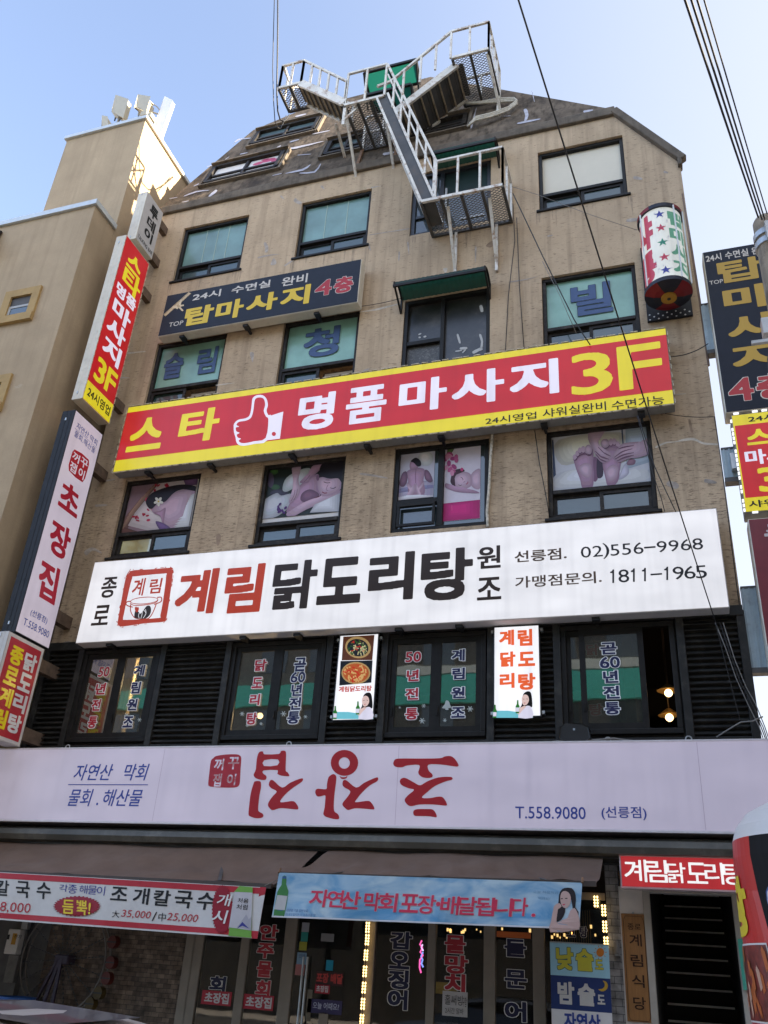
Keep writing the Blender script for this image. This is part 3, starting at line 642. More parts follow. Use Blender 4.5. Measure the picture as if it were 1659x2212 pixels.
def canopy(x0, x1, zt_, drop, proj, name='canopy'):
    """little door canopy: curved corrugated sheet on two side brackets"""
    c = MB(); n = 8; N = 40; k = len(c.v)
    prof = [(-proj*i/n, zt_+.03*i/n+.11*math.sin(math.pi*i/n)) for i in range(n+1)]+[(-proj-.005, zt_+.03-.085)]
    for j in range(N+1):
        x = x0+(x1-x0)*j/N; rip = .008*math.sin(j*math.pi*.5*2)
        for y, z in prof: c.v.append(Vector((x, y, z+(.008 if j % 2 else 0))))
    q = len(prof)
    for j in range(N):
        for i in range(q-1): c.f.append((k+j*q+i, k+(j+1)*q+i, k+(j+1)*q+i+1, k+j*q+i+1)); c.m.append(0)
    o = c.build(name, M_GREENSHEET, BLD)
    s = MB(); fz = prof[-1][1]
    s.bar((x0-.02,-proj,fz),(x1+.02,-proj,fz),.035,.045)
    for x in (x0, x1):
        s.bar((x,-.01,zt_),(x,-.01,zt_-drop*.9),.03,.03); s.bar((x,-proj,fz+.04),(x,-.01,zt_-drop*.85),.03,.03)
        s.tube([(x,y,z) for y, z in prof], .018, 6)
    s.build('bracket', M_FRAME2, o); return o
def sheet_mat(name, c1, c2):
    mt, n, b = nodes_mat(name); b.inputs['Base Color'].default_value = (*c1,1); b.inputs['Roughness'].default_value = .5
    tr_ = n.nodes.new('ShaderNodeBsdfTranslucent'); tr_.inputs[0].default_value = (*c2,1); mx = n.nodes.new('ShaderNodeMixShader'); mx.inputs[0].default_value = .45
    n.links.new(b.outputs[0], mx.inputs[1]); n.links.new(tr_.outputs[0], mx.inputs[2]); n.links.new(mx.outputs[0], n.nodes['Material Output'].inputs[0]); return mt
M_GREENSHEET = sheet_mat('weathered green sheet', (.028,.05,.04), (.015,.10,.06)); M_GREENROOF = sheet_mat('green roof sheet', (.015,.075,.055), (.012,.15,.112))
canopy(-4.03, -2.42, 12.40, .34, .46)
canopy(-3.50, -2.26, 15.62, .36, .42)
# top-floor door onto the balcony with its side light
def balcony_door():
    x0, x1, z0, z1 = A3; w = MB(); b = .08
    w.box(x0,x1,.04,.15,z1-b,z1); w.box(x0,x1,.04,.15,z0,z0+b)
    for a in (x0, x0+.55, x1-b): w.box(a,a+b,.041,.149,z0+b,z1-b)
    w.box(x0+b,x0+.55,.05,.14,z0+.46,z0+.53)
    o = w.build('balcony_door', mat('blue black door frame', (.022,.025,.032), .45, var=.2), BLD, bevel=.006)
    p = MB(); p.quad((x0+.63,.09,z0+b),(x1-b,.09,z0+b),(x1-b,.09,z1-b),(x0+.63,.09,z1-b)); p.build('door_pane', M_DARKGLASS, o)
    p = MB(); p.quad((x0+b,.09,z0+b),(x0+.55,.09,z0+b),(x0+.55,.09,z0+.46),(x0+b,.09,z0+.46)); p.quad((x0+b,.09,z0+.53),(x0+.55,.09,z0+.53),(x0+.55,.09,z1-b),(x0+b,.09,z1-b)); p.build('side_pane', M_DARKGLASS, o)
    p = MB(); p.box(x0+.66,x0+.70,.02,.05,z0+.5,z0+1.1); p.box(x0+.95,x1-.14,.07,.088,z0+.25,z0+.29); p.build('handle', M_ALU, o)
balcony_door()
# row C, third column: casement pair with poster films
def casement():
    x0, x1 = COLS[3]; z0, z1 = ROWS['C']; xm = x0+(x1-x0)*.50; b = .075; w = MB()
    w.box(x0,x1,.03,.15,z0,z0+b); w.box(x0,x1,.03,.15,z1-b,z1)
    for a in (x0, xm-.05, x1-b): w.box(a,a+b+(.02 if a == xm-.05 else 0),.031,.149,z0+b,z1-b)
    w.box(x0+b,xm-.05,.035,.14,z0+.50,z0+.58)
    w.box(x0+b+.02,xm-.07,-.01,.03,z0+.09,z0+.14); w.box(x0+b+.02,xm-.07,-.01,.03,z0+.44,z0+.49)
    for a in (x0+b+.02, xm-.11): w.box(a,a+.045,-.009,.029,z0+.14,z0+.44)
    o = w.build('window', M_FRAME2, BLD, bevel=.006)
    p = MB(); p.quad((x0+b,.10,z0+b),(x1-b,.10,z0+b),(x1-b,.10,z1-b),(x0+b,.10,z1-b)); p.build('pane', M_DARKGLASS, o)
    return o, xm
WC3, XM3 = casement()

# ---------------- second floor: charcoal louvre cladding with four windows
cl = MB(); YC = -.02
W2 = {1: (-9.03,-7.62), 2: (-6.36,-4.82), 3: (-3.87,-2.43), 4: (-1.41,.06)}; WZ = (4.55,6.03)
op = (-.40,.0,4.60,5.98)     # the open half of the last window
cl.box(XL,XR,.02,.06,3.2,4.60); cl.box(XL,XR,.021,.059,5.98,Z2)
gaps = [XL, *[v for k in (1,2,3,4) for v in W2[k]], XR]
for i in range(0, len(gaps), 2): cl.box(gaps[i]-(0 if i == 0 else .03),gaps[i+1]+(0 if i == 8 else .03),.022,.058,4.60,5.98)
edges = [XL, *[v for k in (1,2,3,4) for v in W2[k]], XR]
for a in (XL,-9.03-.10,-7.60,-6.46,-4.80,-3.95,-2.41,-1.51,.08,XR-.09): cl.box(a,a+.10,-.09,.02,4.2,Z2-.001)
cl.box(XL,XR,-.10,.02,6.04,Z2+.06); cl.box(XL,XR,-.07,.02,4.30,4.50)
CLAD = cl.build('cladding', M_LOUV, BLD, bevel=.006)
for a, b in ((XL+.10,-9.13),(-7.50,-6.46),(-4.70,-3.95),(-2.31,-1.51),(.18,XR-.09)):
    s = MB(); n_ = 19
    for i in range(n_):
        z = 4.52+(6.02-4.52)*i/n_
        s.raw([(a,-.012,z+.055),(b,-.012,z+.055),(b,-.066,z+.008),(a,-.066,z+.008),(a,-.012,z+.07),(b,-.012,z+.07),(b,-.072,z+.018),(a,-.072,z+.018)],[(0,3,2,1),(4,5,6,7),(0,1,5,4),(1,2,6,5),(2,3,7,6),(3,0,4,7)])
    s.build('louvre_panel', M_LOUV, BLD)
# dark room behind the open sash
rm = MB(); a0, a1, c0, c1, dp = -9.5, .6, 4.2, 6.5, 4.5
rm.quad((a0,dp,c0),(a1,dp,c0),(a1,dp,c1),(a0,dp,c1)); rm.quad((a0,.06,c0),(a0,dp,c0),(a0,dp,c1),(a0,.06,c1)); rm.quad((a1,.06,c0),(a1,.06,c1),(a1,dp,c1),(a1,dp,c0)); rm.quad((a0,.06,c1),(a0,dp,c1),(a1,dp,c1),(a1,.06,c1)); rm.quad((a0,.06,c0),(a1,.06,c0),(a1,dp,c0),(a0,dp,c0))
rm.build('dining_room', mat('dark room wall', (.014,.012,.011), .9), BLD)
M_OUTW = flat('white vinyl letters', (.88,.88,.88)); M_REDL = flat('red vinyl letters', (.42,.025,.04)); M_NAVYL = flat('navy vinyl letters', (.022,.026,.085))
def upper_window(k, panes):
    x0, x1 = W2[k]; z0, z1 = WZ; w = MB(); b = .07
    w.box(x0,x1,-.06,.03,z0,z0+b); w.box(x0,x1,-.06,.03,z1-b,z1); w.box(x0,x0+b,-.059,.029,z0+b,z1-b); w.box(x1-b,x1,-.059,.029,z0+b,z1-b)
    o = w.build('window', M_FRAME2, BLD, bevel=.008)
    for (a, c, y) in panes:
        s = MB(); t = .075
        s.box(a,c,y-.035,y,z0+b,z0+b+t); s.box(a,c,y-.035,y,z1-b-t,z1-b); s.box(a,a+t,y-.034,y-.001,z0+b+t,z1-b-t); s.box(c-t,c,y-.034,y-.001,z0+b+t,z1-b-t)
        s.bar((a+.04,y-.045,z0+.3),(a+.04,y-.045,z0+.42),.02,.02)
        s.build('casement', M_FRAME2, o)
        p = MB(); p.quad((a+t,y-.016,z0+b+t),(c-t,y-.016,z0+b+t),(c-t,y-.016,z1-b-t),(a+t,y-.016,z1-b-t)); p.build('pane', M_SEE2 if not (k == 4) else M_SEE2, o)
    return o
UW = {}
for k in (1,2,3):
    x0, x1 = W2[k]; xm = (x0+x1)/2; UW[k] = upper_window(k, ((x0+.07,xm+.005,-.0),(xm-.005+.01,x1-.07,-.0)))
UW[4] = upper_window(4, ((-1.36,-.62,.022),(-1.17,-.34,-.018)))
def column_text(o, items, m, f, y=-.035, bold=.05, smat=None, grow=.06):
    t = MB()
    for s_, a, b in items: ptext(t, s_, PY(y), f(*a), f(*b), 0, bold, .004, outline=1, grow=grow)
    t.build('lettering', [m, smat or M_OUTW], o)
q5 = lambda x, y: (x/2, 1106+y/2); q6 = lambda x, y: (829.5+x/2, 1106+y/2)
column_text(UW[1], [('50',(422,713),(478,668)),('년',(408,790),(462,738)),('전',(392,860),(440,808)),('통',(375,934),(424,882))], M_REDL, q5)
column_text(UW[1], [('계',(576,708),(630,660)),('림',(562,785),(612,733)),('원',(545,858),(598,806)),('조',(528,932),(580,882))], M_NAVYL, q5)
column_text(UW[2], [('닭',(1098,688),(1155,636)),('도',(1086,762),(1138,714)),('리',(1076,836),(1126,786)),('탕',(1062,920),(1114,866))], M_REDL, q5)
column_text(UW[2], [('곧',(1268,690),(1326,628)),('60',(1254,738),(1322,690)),('년',(1256,796),(1308,742)),('전',(1248,856),(1304,800)),('통',(1238,916),(1298,860))], M_NAVYL, q5)
column_text(UW[3], [('50',(92,650),(162,602)),('년',(97,732),(152,680)),('전',(92,812),(150,760)),('통',(90,898),(148,846))], M_REDL, q6)
column_text(UW[3], [('계',(292,645),(350,592)),('림',(294,724),(350,672)),('원',(290,806),(350,755)),('조',(290,890),(350,842))], M_NAVYL, q6)
column_text(UW[4], [('곧',(936,617),(1004,562)),('60',(934,676),(1018,624)),('년',(948,740),(1010,684)),('전',(950,808),(1016,750)),('통',(954,876),(1018,820))], M_NAVYL, q6, -.04)
column_text(UW[4], [('닭',(874,620),(928,570)),('탕',(888,880),(944,828))], flat('rear red letters', (.28,.06,.055)), q6, -.01, smat=flat('rear white letters', (.32,.30,.28)))
# snowflake and bell stickers
def snow(o, items, f):
    s = MB()
    for x, y, r in items:
        for k in range(3):
            a = math.pi/3*k; shape(s, PY(-.035), stroke([(x-r*math.cos(a),y-r*math.sin(a)),(x+r*math.cos(a),y+r*math.sin(a))], r*.28), 0, .003+.0004*k, f, 1)
    s.build_each('snowflake_sticker', flat('frosted sticker', (.42,.46,.44)), o)
snow(UW[1], [(548,880,12),(603,898,9)], q5); snow(UW[2], [(1046,872,10),(1068,922,7),(1225,872,12),(1320,885,8),(1128,915,7)], q5); snow(UW[3], [(172,838,9),(165,902,13),(372,851,13),(263,900,9),(68,845,5)], q6)
s = MB(); shape(s, PY(-.035), [(252,848),(262,832),(268,815),(280,818),(286,835),(290,846)], 0, .003, q6); shape(s, PY(-.035), ell(272,852,8,4), 0, .003, q6, 1); s.build('bell_sticker', MATS['frosted sticker'], UW[3])

# ================================================================== SIGNS
def face_box(root, x0, x1, z0, z1, yf, dep, cab, face, rim=.012):
    c = MB(); c.box(x0,x1,yf,yf+dep,z0,z1); c.build('cabinet', cab, root, bevel=.012)
    p = MB(); p.quad((x0+rim,yf-.004,z0+rim),(x1-rim,yf-.004,z0+rim),(x1-rim,yf-.004,z1-rim),(x0+rim,yf-.004,z1-rim)); p.build('face', face, root)
def avg(pl, tl, tr_, br, bl):
    a, b, c, d = (pl(*q) for q in (tl, tr_, br, bl)); return (a.x+d.x)/2, (b.x+c.x)/2, (c.z+d.z)/2, (a.z+b.z)/2
def brackets(root, xs, z, yf, yw=0.0):
    for x in xs: s = MB(); s.box(x-.05,x+.05,yf+.06,yf+.20,z-.045,z-.002); s.bar((x,yf+.15,z-.03),(x,yw,z-.03),.04,.04); s.build('bracket', M_BLACKPL, root)
E_ = 1.0/EXPO
RED, YEL, WHT = srgb(205,40,45), srgb(245,225,50), srgb(240,238,250)
M_SRED = backlit('lit red acrylic', srgb(206,38,44), .62*E_, .10); M_SYEL = backlit('lit yellow acrylic', srgb(244,226,48), .62*E_, .06); M_SWHT = backlit('lit white acrylic', srgb(243,238,255), .70*E_, .05)
M_SWHT2 = backlit('bright white acrylic', srgb(244,243,247), .76*E_, .11)
M_SBLACK = flat('black sign ink', (.012,.013,.016)); M_SBROWN = backlit('dark brown sign ink', srgb(62,48,40), .30*E_); M_SORG = backlit('brick red sign ink', srgb(196,66,38), .55*E_)
M_LEDTRIM = mat('worn led strip', (.48,.42,.30), .6, var=.5, scale=30)

# ---- red and yellow sign across the third floor
PR = PY(-.32); x0, x1, z0, z1 = avg(PR, (278.3,879),(1438.5,709),(1458.5,873),(242.3,1020.7))
S = thing('massage_sign', 'long red and yellow lit sign with thumbs up hand across the third floor', 'sign', ((x0+x1)/2,-.32,z0))
face_box(S, x0, x1, z0, z1, -.32, .22, mat('grey sign cabinet', (.23,.22,.20), .55, var=.15, scale=3, grime=((.12,.10,.08), .4, 5)), M_SYEL)
p = MB(); P_ = PY(-.326); b0 = atY(250,1000,-.326)
zr0 = (PR(248,1000).z + PR(1455,850).z)/2; zr1 = (PR(277,893).z + PR(1440,722).z)/2
zr0 = z0+(z1-z0)*.175; zr1 = z0+(z1-z0)*.905
p.quad((x0+.012,-.328,zr0),(x1-.012,-.328,zr0),(x1-.012,-.328,zr1),(x0+.012,-.328,zr1)); p.build('red_panel', M_SRED, S)
t = MB(); PL = PY(-.328); u = lambda x, y: (553+x/3, 737.333+y/3); u7 = lambda x, y: (1106+x/3, 737.333+y/3); q4 = lambda x, y: (829.5+x/2, 553+y/2); q3 = lambda x, y: (x/2, 553+y/2)
def tx(s_, a, b, m, bold, f, **k): ptext(t, s_, PL, f(*a), f(*b), m, bold, .004, **k)
tx('스', (812,722), (1082,478), 1, .045, r5); tx('타', (1142,668), (1440,420), 1, .05, r5)
tx('명', (258,588), (520,322), 0, .05, u); tx('품', (572,545), (855,272), 0, .045, u); tx('마', (920,472), (1240,220), 0, .05, u)
tx('사', (1268,425), (1608,165), 0, .05, u); tx('지', (545,618), (752,440), 0, .055, q4); tx('3', (812,607), (980,405), 1, .035, q4); tx('F', (1018,583), (1192,368), 1, .035, q4)
tx('24시영업', (438,730), (658,672), 2, .02, q4); tx('샤워실완비', (686,700), (958,628), 2, .02, q4); tx('수면가능', (985,668), (1208,600), 2, .02, q4)
th_o = [(1088,640),(1092,615),(1110,602),(1135,602),(1152,618),(1158,645),(1152,668),(1160,688),(1172,695),(1155,797),(1100,812),(1060,820),(1035,818),(1022,805),(1018,785),(1012,765),(1010,745),(1012,725),(1030,708),(1060,702),(1078,690),(1085,665)]
th_i = [(1098,645),(1102,622),(1113,613),(1132,613),(1142,622),(1146,645),(1140,670),(1150,695),(1160,708),(1148,787),(1098,801),(1060,809),(1040,807),(1032,798),(1042,790),(1028,785),(1024,772),(1036,765),(1022,758),(1020,742),(1034,738),(1022,730),(1034,717),(1064,712),(1086,698),(1095,668)]
shape(t, PL, th_o, 0, .004, q3, 3); shape(t, PL, th_i, 3, .006, q3, 3); shape(t, PL, [(1172,690),(1225,673),(1210,790),(1155,797)], 0, .007, q3, 1); shape(t, PL, ell(1184,770,9,9), 3, .009, q3, 1)
t.build('lettering', [M_SWHT, M_SYEL, M_SBLACK, M_SRED], S)
e = MB(); rnd = random.Random(2)
n_ = 54
for i in range(n_):
    a = x0+(x1-x0)*i/n_; w_ = (x1-x0)/n_*(.55+.4*rnd.random())
    for zz in (z1+.004, z0-.012): e.box(a,a+w_,-.335,-.312,zz-.004+rnd.random()*.006,zz+.012)
for i in range(9):
    a = z0+(z1-z0)*i/9; e.box(x0-.014,x0-.002,-.335,-.31,a,a+.09); e.box(x1+.002,x1+.014,-.335,-.31,a,a+.09)
e.build('led_edge', M_LEDTRIM, S); brackets(S, [x0+(x1-x0)*k for k in (.07,.2,.36,.5,.63,.8,.95)], z0, -.32)

# ---- navy sign above it
PR = PY(-.32); x0, x1, z0, z1 = avg(PR, (360.5,636.5),(777.5,562),(776,658),(343,722))
S = thing('massage_sign', 'small navy sign with yellow letters and gold ribbon between fourth and fifth floor windows', 'sign', ((x0+x1)/2,-.32,z0))
M_NAVY = mat('navy sign face', (.013,.016,.026), .5, var=.12, spec=.2)
face_box(S, x0, x1, z0, z1, -.32, .22, M_CREAM, M_NAVY)
M_YELP = backlit('yellow sign letters', srgb(248,214,48), .32*E_); M_WHP = backlit('pale sign letters', srgb(235,230,225), .30*E_); M_REDP = backlit('red sign letters', srgb(206,48,56), .25*E_)
t = MB(); PL = PY(-.324)
tx('24시', (830,196), (958,142), 1, .03, q3); tx('수면실', (998,165), (1172,102), 1, .03, q3); tx('완비', (1215,134), (1332,74), 1, .03, q3)
tx('TOP', (728,308), (794,278), 1, .015, q3); tx('탑', (790,306), (930,205), 0, .055, q3); tx('마', (925,282), (1060,180), 0, .055, q3); tx('사', (1060,250), (1205,150), 0, .055, q3); tx('지', (1208,226), (1345,120), 0, .055, q3)
for s_, a, b in (('4', (1358,178), (1438,98)), ('층', (1440,166), (1530,82))): ptext(t, s_, PL, q3(*a), q3(*b), 2, .055, .006, outline=1, grow=.03)
M_GOLD = mat('gold print', (.40,.28,.13), .4, var=.5, scale=20); M_GOLD2 = flat('pale gold print', (.62,.50,.32))
r2 = lambda x, y: (x/3, 368.667+y/3)
shape(t, PL, [(1060,932),(1222,788),(1240,796),(1072,946)], 3, .003, r2, 1); shape(t, PL, [(1066,938),(1230,792),(1234,794),(1069,941)], 4, .004, r2, 1)
shape(t, PL, [(1155,880),(1170,840),(1182,838),(1172,870),(1190,868),(1192,878),(1170,884),(1190,905),(1180,912),(1160,890),(1150,900),(1140,893),(1118,892),(1120,880),(1142,876)], 4, .006, r2, 2); shape(t, PL, ell(1158,880,9,8), 3, .007, r2, 1)
t.build('lettering', [M_YELP, M_WHP, M_REDP, M_GOLD, M_GOLD2], S); brackets(S, [x0+(x1-x0)*k for k in (.12,.45,.8)], z0, -.32)

# ---- long white restaurant sign above the second floor
PR = PY(-.34); x0, x1, z0, z1 = avg(PR, (205,1213.3),(1548.7,1098.7),(1576,1312.7),(162.3,1390))
S = thing('restaurant_sign', 'wide white lit sign with black and brick red letters and pot logo', 'sign', ((x0+x1)/2,-.34,z0))
face_box(S, x0, x1, z0, z1, -.34, .24, mat('white sign cabinet', (.60,.58,.57), .5, var=.08), M_SWHT2)
t = MB(); PL = PY(-.344); r8 = lambda x, y: (x/3, 1106+y/3); r9 = lambda x, y: (553+x/3, 1106+y/3); r10 = lambda x, y: (1106+x/3, 1106+y/3)
tx('종', (642,560), (772,418), 0, .03, r8); tx('로', (588,738), (725,600), 0, .03, r8)
tx('계', (1118,672), (1428,362), 1, .052, r8); ptext(t, '림', PL, r8(1432,662), r9(66,330), 1, .055, .004)
tx('닭', (85,640), (410,304), 0, .048, r9); tx('도', (388,606), (697,284), 0, .06, r9); tx('리', (718,584), (1032,252), 0, .06, r9); tx('탕', (1060,582), (1408,224), 0, .052, r9)
tx('원', (1432,372), (1586,215), 0, .035, r9); tx('조', (1432,575), (1590,418), 0, .03, r9)
tx('선릉점.', (18,330), (352,230), 3, .03, r10); tx('02', (448,299), (585,216), 2, .012, r10); tx(')', (592,305), (628,200), 2, .012, r10); tx('556', (640,286), (848,196), 2, .012, r10); tx('-', (856,238), (930,221), 2, .012, r10); tx('9968', (942,264), (1232,168), 2, .012, r10); tx('가맹점문의.', (22,496), (578,382), 3, .025, r10); yb10 = lambda x: 462-(x-640)*.0545; yt10 = lambda x: 376-(x-640)*.0512
for ch, xa, xb in (('1',636,662),('8',692,756),('1',770,796),('1',842,868),('1',986,1012),('9',1046,1110),('6',1120,1184),('5',1194,1256)):
    if ch == '1':
        yt, yb = yt10(xb)-2, yb10(xb); shape(t, PL, [(xb-12,yb),(xb,yb),(xb,yt),(xb-9,yt),(xb-15,yt+11),(xa,yt+15),(xa,yt+24),(xb-12,yt+24)], 2, .004, r10, 1)
    else: tx(ch, (xa,yb10(xa)), (xb,yt10(xb)), 2, .014, r10)
tx('-', (898,412), (972,396), 2, .012, r10)
fr = [(838,395),(870,378),(980,372),(1098,362),(1115,372),(1120,400),(1100,560),(1078,690),(1060,712),(940,722),(800,742),(772,735),(764,710),(790,560),(815,430)]
shape(t, PL, fr, 1, .004, r8, 3)
shape(t, PL, [(858,430),(880,418),(1065,400),(1078,415),(1060,560),(1040,670),(1025,688),(820,700),(800,690),(805,660),(830,540)], 4, .006, r8, 3)
ptext(t, '계', PL, r8(850,548), r8(950,428), 1, .03, .009); ptext(t, '림', PL, r8(962,532), r8(1058,428), 1, .03, .009)
def st(pts, w, m=1, f=r8, off=.008, sm=1): shape(t, PL, stroke(smooth_open(pts), w), m, off, f, 1)
def smooth_open(pts, n=4):
    P = [pts[0]]+list(pts)+[pts[-1]]; out = []
    for i in range(1, len(P)-2):
        a, b, c, d = (Vector((q[0], q[1])) for q in P[i-1:i+3])
        for j in range(n):
            k = j/n; v = .5*((2*b)+(-a+c)*k+(2*a-5*b+4*c-d)*k*k+(-a+3*b-3*c+d)*k**3); out.append((v.x, v.y))
    out.append(pts[-1]); return out
def ring(cx, cy, rx, ry, w, m, f, off=.008, rot=0.0):
    shape(t, PL, ell(cx,cy,rx,ry,24,rot), m, off, f, 1, holes=[list(reversed(ell(cx,cy,rx-w,ry-w,24,rot)))])
ring(936,575,92,24,5,1,r8,.008,-.08); st([(848,600),(848,640),(862,672),(885,690),(950,694),(975,680),(998,640),(1015,595)],6)
st([(850,580),(828,582),(818,595),(828,608),(862,618)],7); st([(1020,556),(1044,553),(1050,570),(1040,585),(1000,600)],7); st([(845,592),(870,606),(936,604),(1000,592),(1026,574)],5)
shape(t, PL, [(880,640),(900,648),(912,660),(930,640),(950,612),(970,608),(980,625),(978,655),(962,680),(935,694),(880,692),(872,670)], 0, .008, r8, 3)
shape(t, PL, [(878,640),(876,622),(884,614),(890,620),(900,618),(902,632),(896,646),(886,652)], 1, .010, r8, 2)
for pts in ([(905,655),(900,675),(905,692)],[(925,645),(922,670),(915,692)],[(945,632),(948,660),(930,690)],[(920,632),(935,638),(948,655)]): st(pts, 3.2, 4, r8, .011)
rnd = random.Random(5)
for i in range(46):      # dry-brush flecks round the seal frame
    k = rnd.random()*len(fr); i0 = int(k); a, b = fr[i0], fr[(i0+1) % len(fr)]; f_ = k-i0
    px, py = a[0]+(b[0]-a[0])*f_, a[1]+(b[1]-a[1])*f_; cx, cy = 940, 550; d_ = 1+.02*rnd.random()+.012
    px, py = cx+(px-cx)*d_, cy+(py-cy)*d_; L_ = 6+18*rnd.random(); dx, dy = (b[0]-a[0]), (b[1]-a[1]); n0 = math.hypot(dx,dy)+.01
    shape(t, PL, stroke([(px,py),(px+dx/n0*L_,py+dy/n0*L_)], 2+3*rnd.random()), 1, .0045+.00005*i, r8, 1)
t.build('lettering', [M_SBROWN, M_SORG, M_SBLACK, flat('brown sign ink', (.09,.055,.035)), M_SWHT2], S)
brackets(S, [x0+(x1-x0)*k for k in (.06,.3,.39,.55,.64,.83)], z0, -.34)

# ---- lavender sign over the shop front
YL = -.58; PR = PY(YL); zt_ = (PR(0,1617.3).z+PR(1659,1596.3).z)/2; zb_ = (PR(0,1774).z+PR(1586,1799.7).z)/2
x0, x1 = -10.35, 1.75
S = thing('seafood_sign', 'very wide lavender sign with red upside down lettering above the awnings', 'sign', (-4.3,YL,zb_))
c = MB(); c.box(x0,x1,YL,.02,zb_,zt_); c.build('cabinet', mat('lavender sign cabinet', (.30,.28,.30), .5), S, bevel=.012)
M_LAV = backlit('lavender banner face', srgb(210,201,219), .36*E_, .12, body=.62)
c = MB(); c.quad((x0,YL-.004,zb_+.02),(x1,YL-.004,zb_+.02),(x1,YL-.004,zt_-.015),(x0,YL-.004,zt_-.015)); c.build('face', M_LAV, S)
c = MB(); c.box(x0,x1,YL-.012,YL+.03,zb_-.004,zb_+.02); c.box(x0,x1,YL-.010,YL+.02,zt_-.015,zt_+.003); c.build('edge_trim', mat('pale edge trim', (.66,.62,.64), .4), S)
t = MB(); PL = PY(YL-.004); r11 = lambda x, y: (x/3, 1474.667+y/3); r12 = lambda x, y: (553+x/3, 1474.667+y/3); r13 = lambda x, y: (1106+x/3, 1474.667+y/3)
for pts in ([(890,520),(900,500),(930,492),(1060,492),(1190,490),(1225,478),(1262,476),(1290,495),(1312,530),(1308,543),(1285,543),(1200,531),(1118,532),(1120,570),(1140,590),(1145,608),(1125,618),(1085,615),(1060,600),(1052,580),(1058,560),(1055,533),(980,537),(950,548),(915,548),(895,538)],
            [(935,630),(950,618),(975,620),(1030,650),(1065,665),(1110,640),(1180,615),(1250,610),(1272,615),(1270,630),(1230,640),(1160,670),(1110,710),(1075,745),(1130,748),(1170,740),(1205,740),(1225,760),(1237,785),(1230,797),(1150,790),(1060,790),(1015,800),(990,797),(968,775),(965,755),(985,730),(1025,695),(990,685),(945,665),(933,645)],
            [(1020,850),(1022,830),(1045,820),(1100,819),(1145,822),(1165,845),(1172,865),(1165,873),(1120,866),(1060,865),(1030,863)],
            [(490,597),(505,593),(520,605),(520,640),(510,720),(505,800),(510,835),(530,850),(540,870),(535,884),(505,884),(455,870),(438,855),(438,840),(445,810),(450,750),(447,731),(415,738),(395,735),(385,715),(388,695),(405,687),(455,690),(460,660),(470,615)],
            [(562,645),(570,632),(590,635),(650,680),(700,650),(760,622),(785,614),(793,620),(785,640),(740,665),(690,710),(650,760),(645,775),(690,770),(720,766),(740,770),(760,795),(768,815),(760,822),(700,817),(640,815),(600,826),(580,815),(562,795),(565,775),(590,745),(612,705),(575,680),(562,665)],
            [(542,604),(555,612),(580,612),(592,604),(588,618),(570,625),(552,622)],
            [(-14,650),(-34,720),(-44,800),(-48,850),(-40,865),(-5,878),(30,878),(48,868),(45,850),(20,835),(15,815),(22,740),(33,680),(32,645),(15,637),(-5,640)],
            [(85,650),(95,632),(115,635),(170,680),(220,650),(270,628),(300,620),(306,627),(295,645),(250,675),(200,715),(165,755),(160,775),(200,772),(235,767),(255,775),(272,800),(275,815),(265,822),(190,815),(150,815),(110,827),(90,815),(78,795),(85,770),(110,735),(135,705),(100,685),(85,668)]):
    shape(t, PL, pts, 0, .004, r12, 3)
shape(t, PL, ell(574,520,89,84,28), 0, .0042, r12, 1, holes=[list(reversed(ell(573,521,36,37,20)))])
shape(t, PL, [(5,500),(15,460),(30,446),(48,448),(56,465),(150,462),(160,445),(180,440),(195,450),(195,500),(193,570),(205,580),(217,600),(210,607),(165,603),(138,590),(140,567),(50,569),(48,590),(68,605),(65,628),(40,631),(0,620),(-15,600),(-10,585),(0,560)], 0, .004, r12, 2, holes=[[(52,540),(140,535),(143,498),(55,502)]])
tx('자연산', (472,634), (742,528), 1, .018, r11, shear=.18); tx('막회', (796,634), (972,526), 1, .018, r11, shear=.18)
tx('물회', (436,800), (610,690), 1, .018, r11, shear=.15); tx('.', (622,795), (638,778), 1, .02, r11); tx('해산물', (662,800), (932,692), 1, .018, r11, shear=.15)
a, b = PL(*r11(442,662)), PL(*r11(960,661)); zz = (a.z+b.z)/2; t.quad((a.x,YL-.008,zz-.006),(b.x,YL-.008,zz-.006),(b.x,YL-.008,zz+.006),(a.x,YL-.008,zz+.006),1)
for xs_ in (-6.9, -3.45, .18): t.quad((xs_,YL-.0052,zb_+.03),(xs_+.006,YL-.0052,zb_+.03),(xs_+.006,YL-.0052,zt_-.03),(xs_,YL-.0052,zt_-.03),4)
tx('T.558.9080', (22,880), (476,806), 1, .02, r13); tx('(선릉점)', (582,888), (868,804), 1, .02, r13)
seal = [(1385,488),(1400,476),(1460,466),(1530,464),(1555,472),(1565,492),(1560,560),(1556,640),(1548,668),(1520,680),(1440,680),(1380,676),(1355,670),(1350,650),(1360,560),(1368,505)]
shape(t, PL, seal, 2, .004, r11, 2)
for s_, a, b in (('꺼',(1384,568),(1456,492)),('꾸',(1474,562),(1556,482)),('잽',(1376,674),(1442,590)),('이',(1466,668),(1534,590))): tx(s_, a, b, 3, .035, r11)
M_DKRED = flat('dark red film', (.40,.018,.026)); M_NAVYF = flat('navy blue film', (.04,.07,.31)); M_LAVL = backlit('lavender cut out', srgb(210,201,219), .36*E_, 0, body=.62)
t.build('lettering', [M_DKRED, M_NAVYF, flat('red seal film', (.40,.03,.045)), M_LAVL, backlit('banner seam', srgb(176,166,186), .30*E_, 0, body=.6)], S)
for x_ in (-8.62,-5.05,-.83,.1):
    e = MB(); n_ = 10; e.tube([(x_+.035*math.cos(k*2*math.pi/n_), YL+.10, zt_+.035+.035*math.sin(k*2*math.pi/n_)) for k in range(n_+1)], .008, 6); e.build('lifting_eye', M_GALV, S)
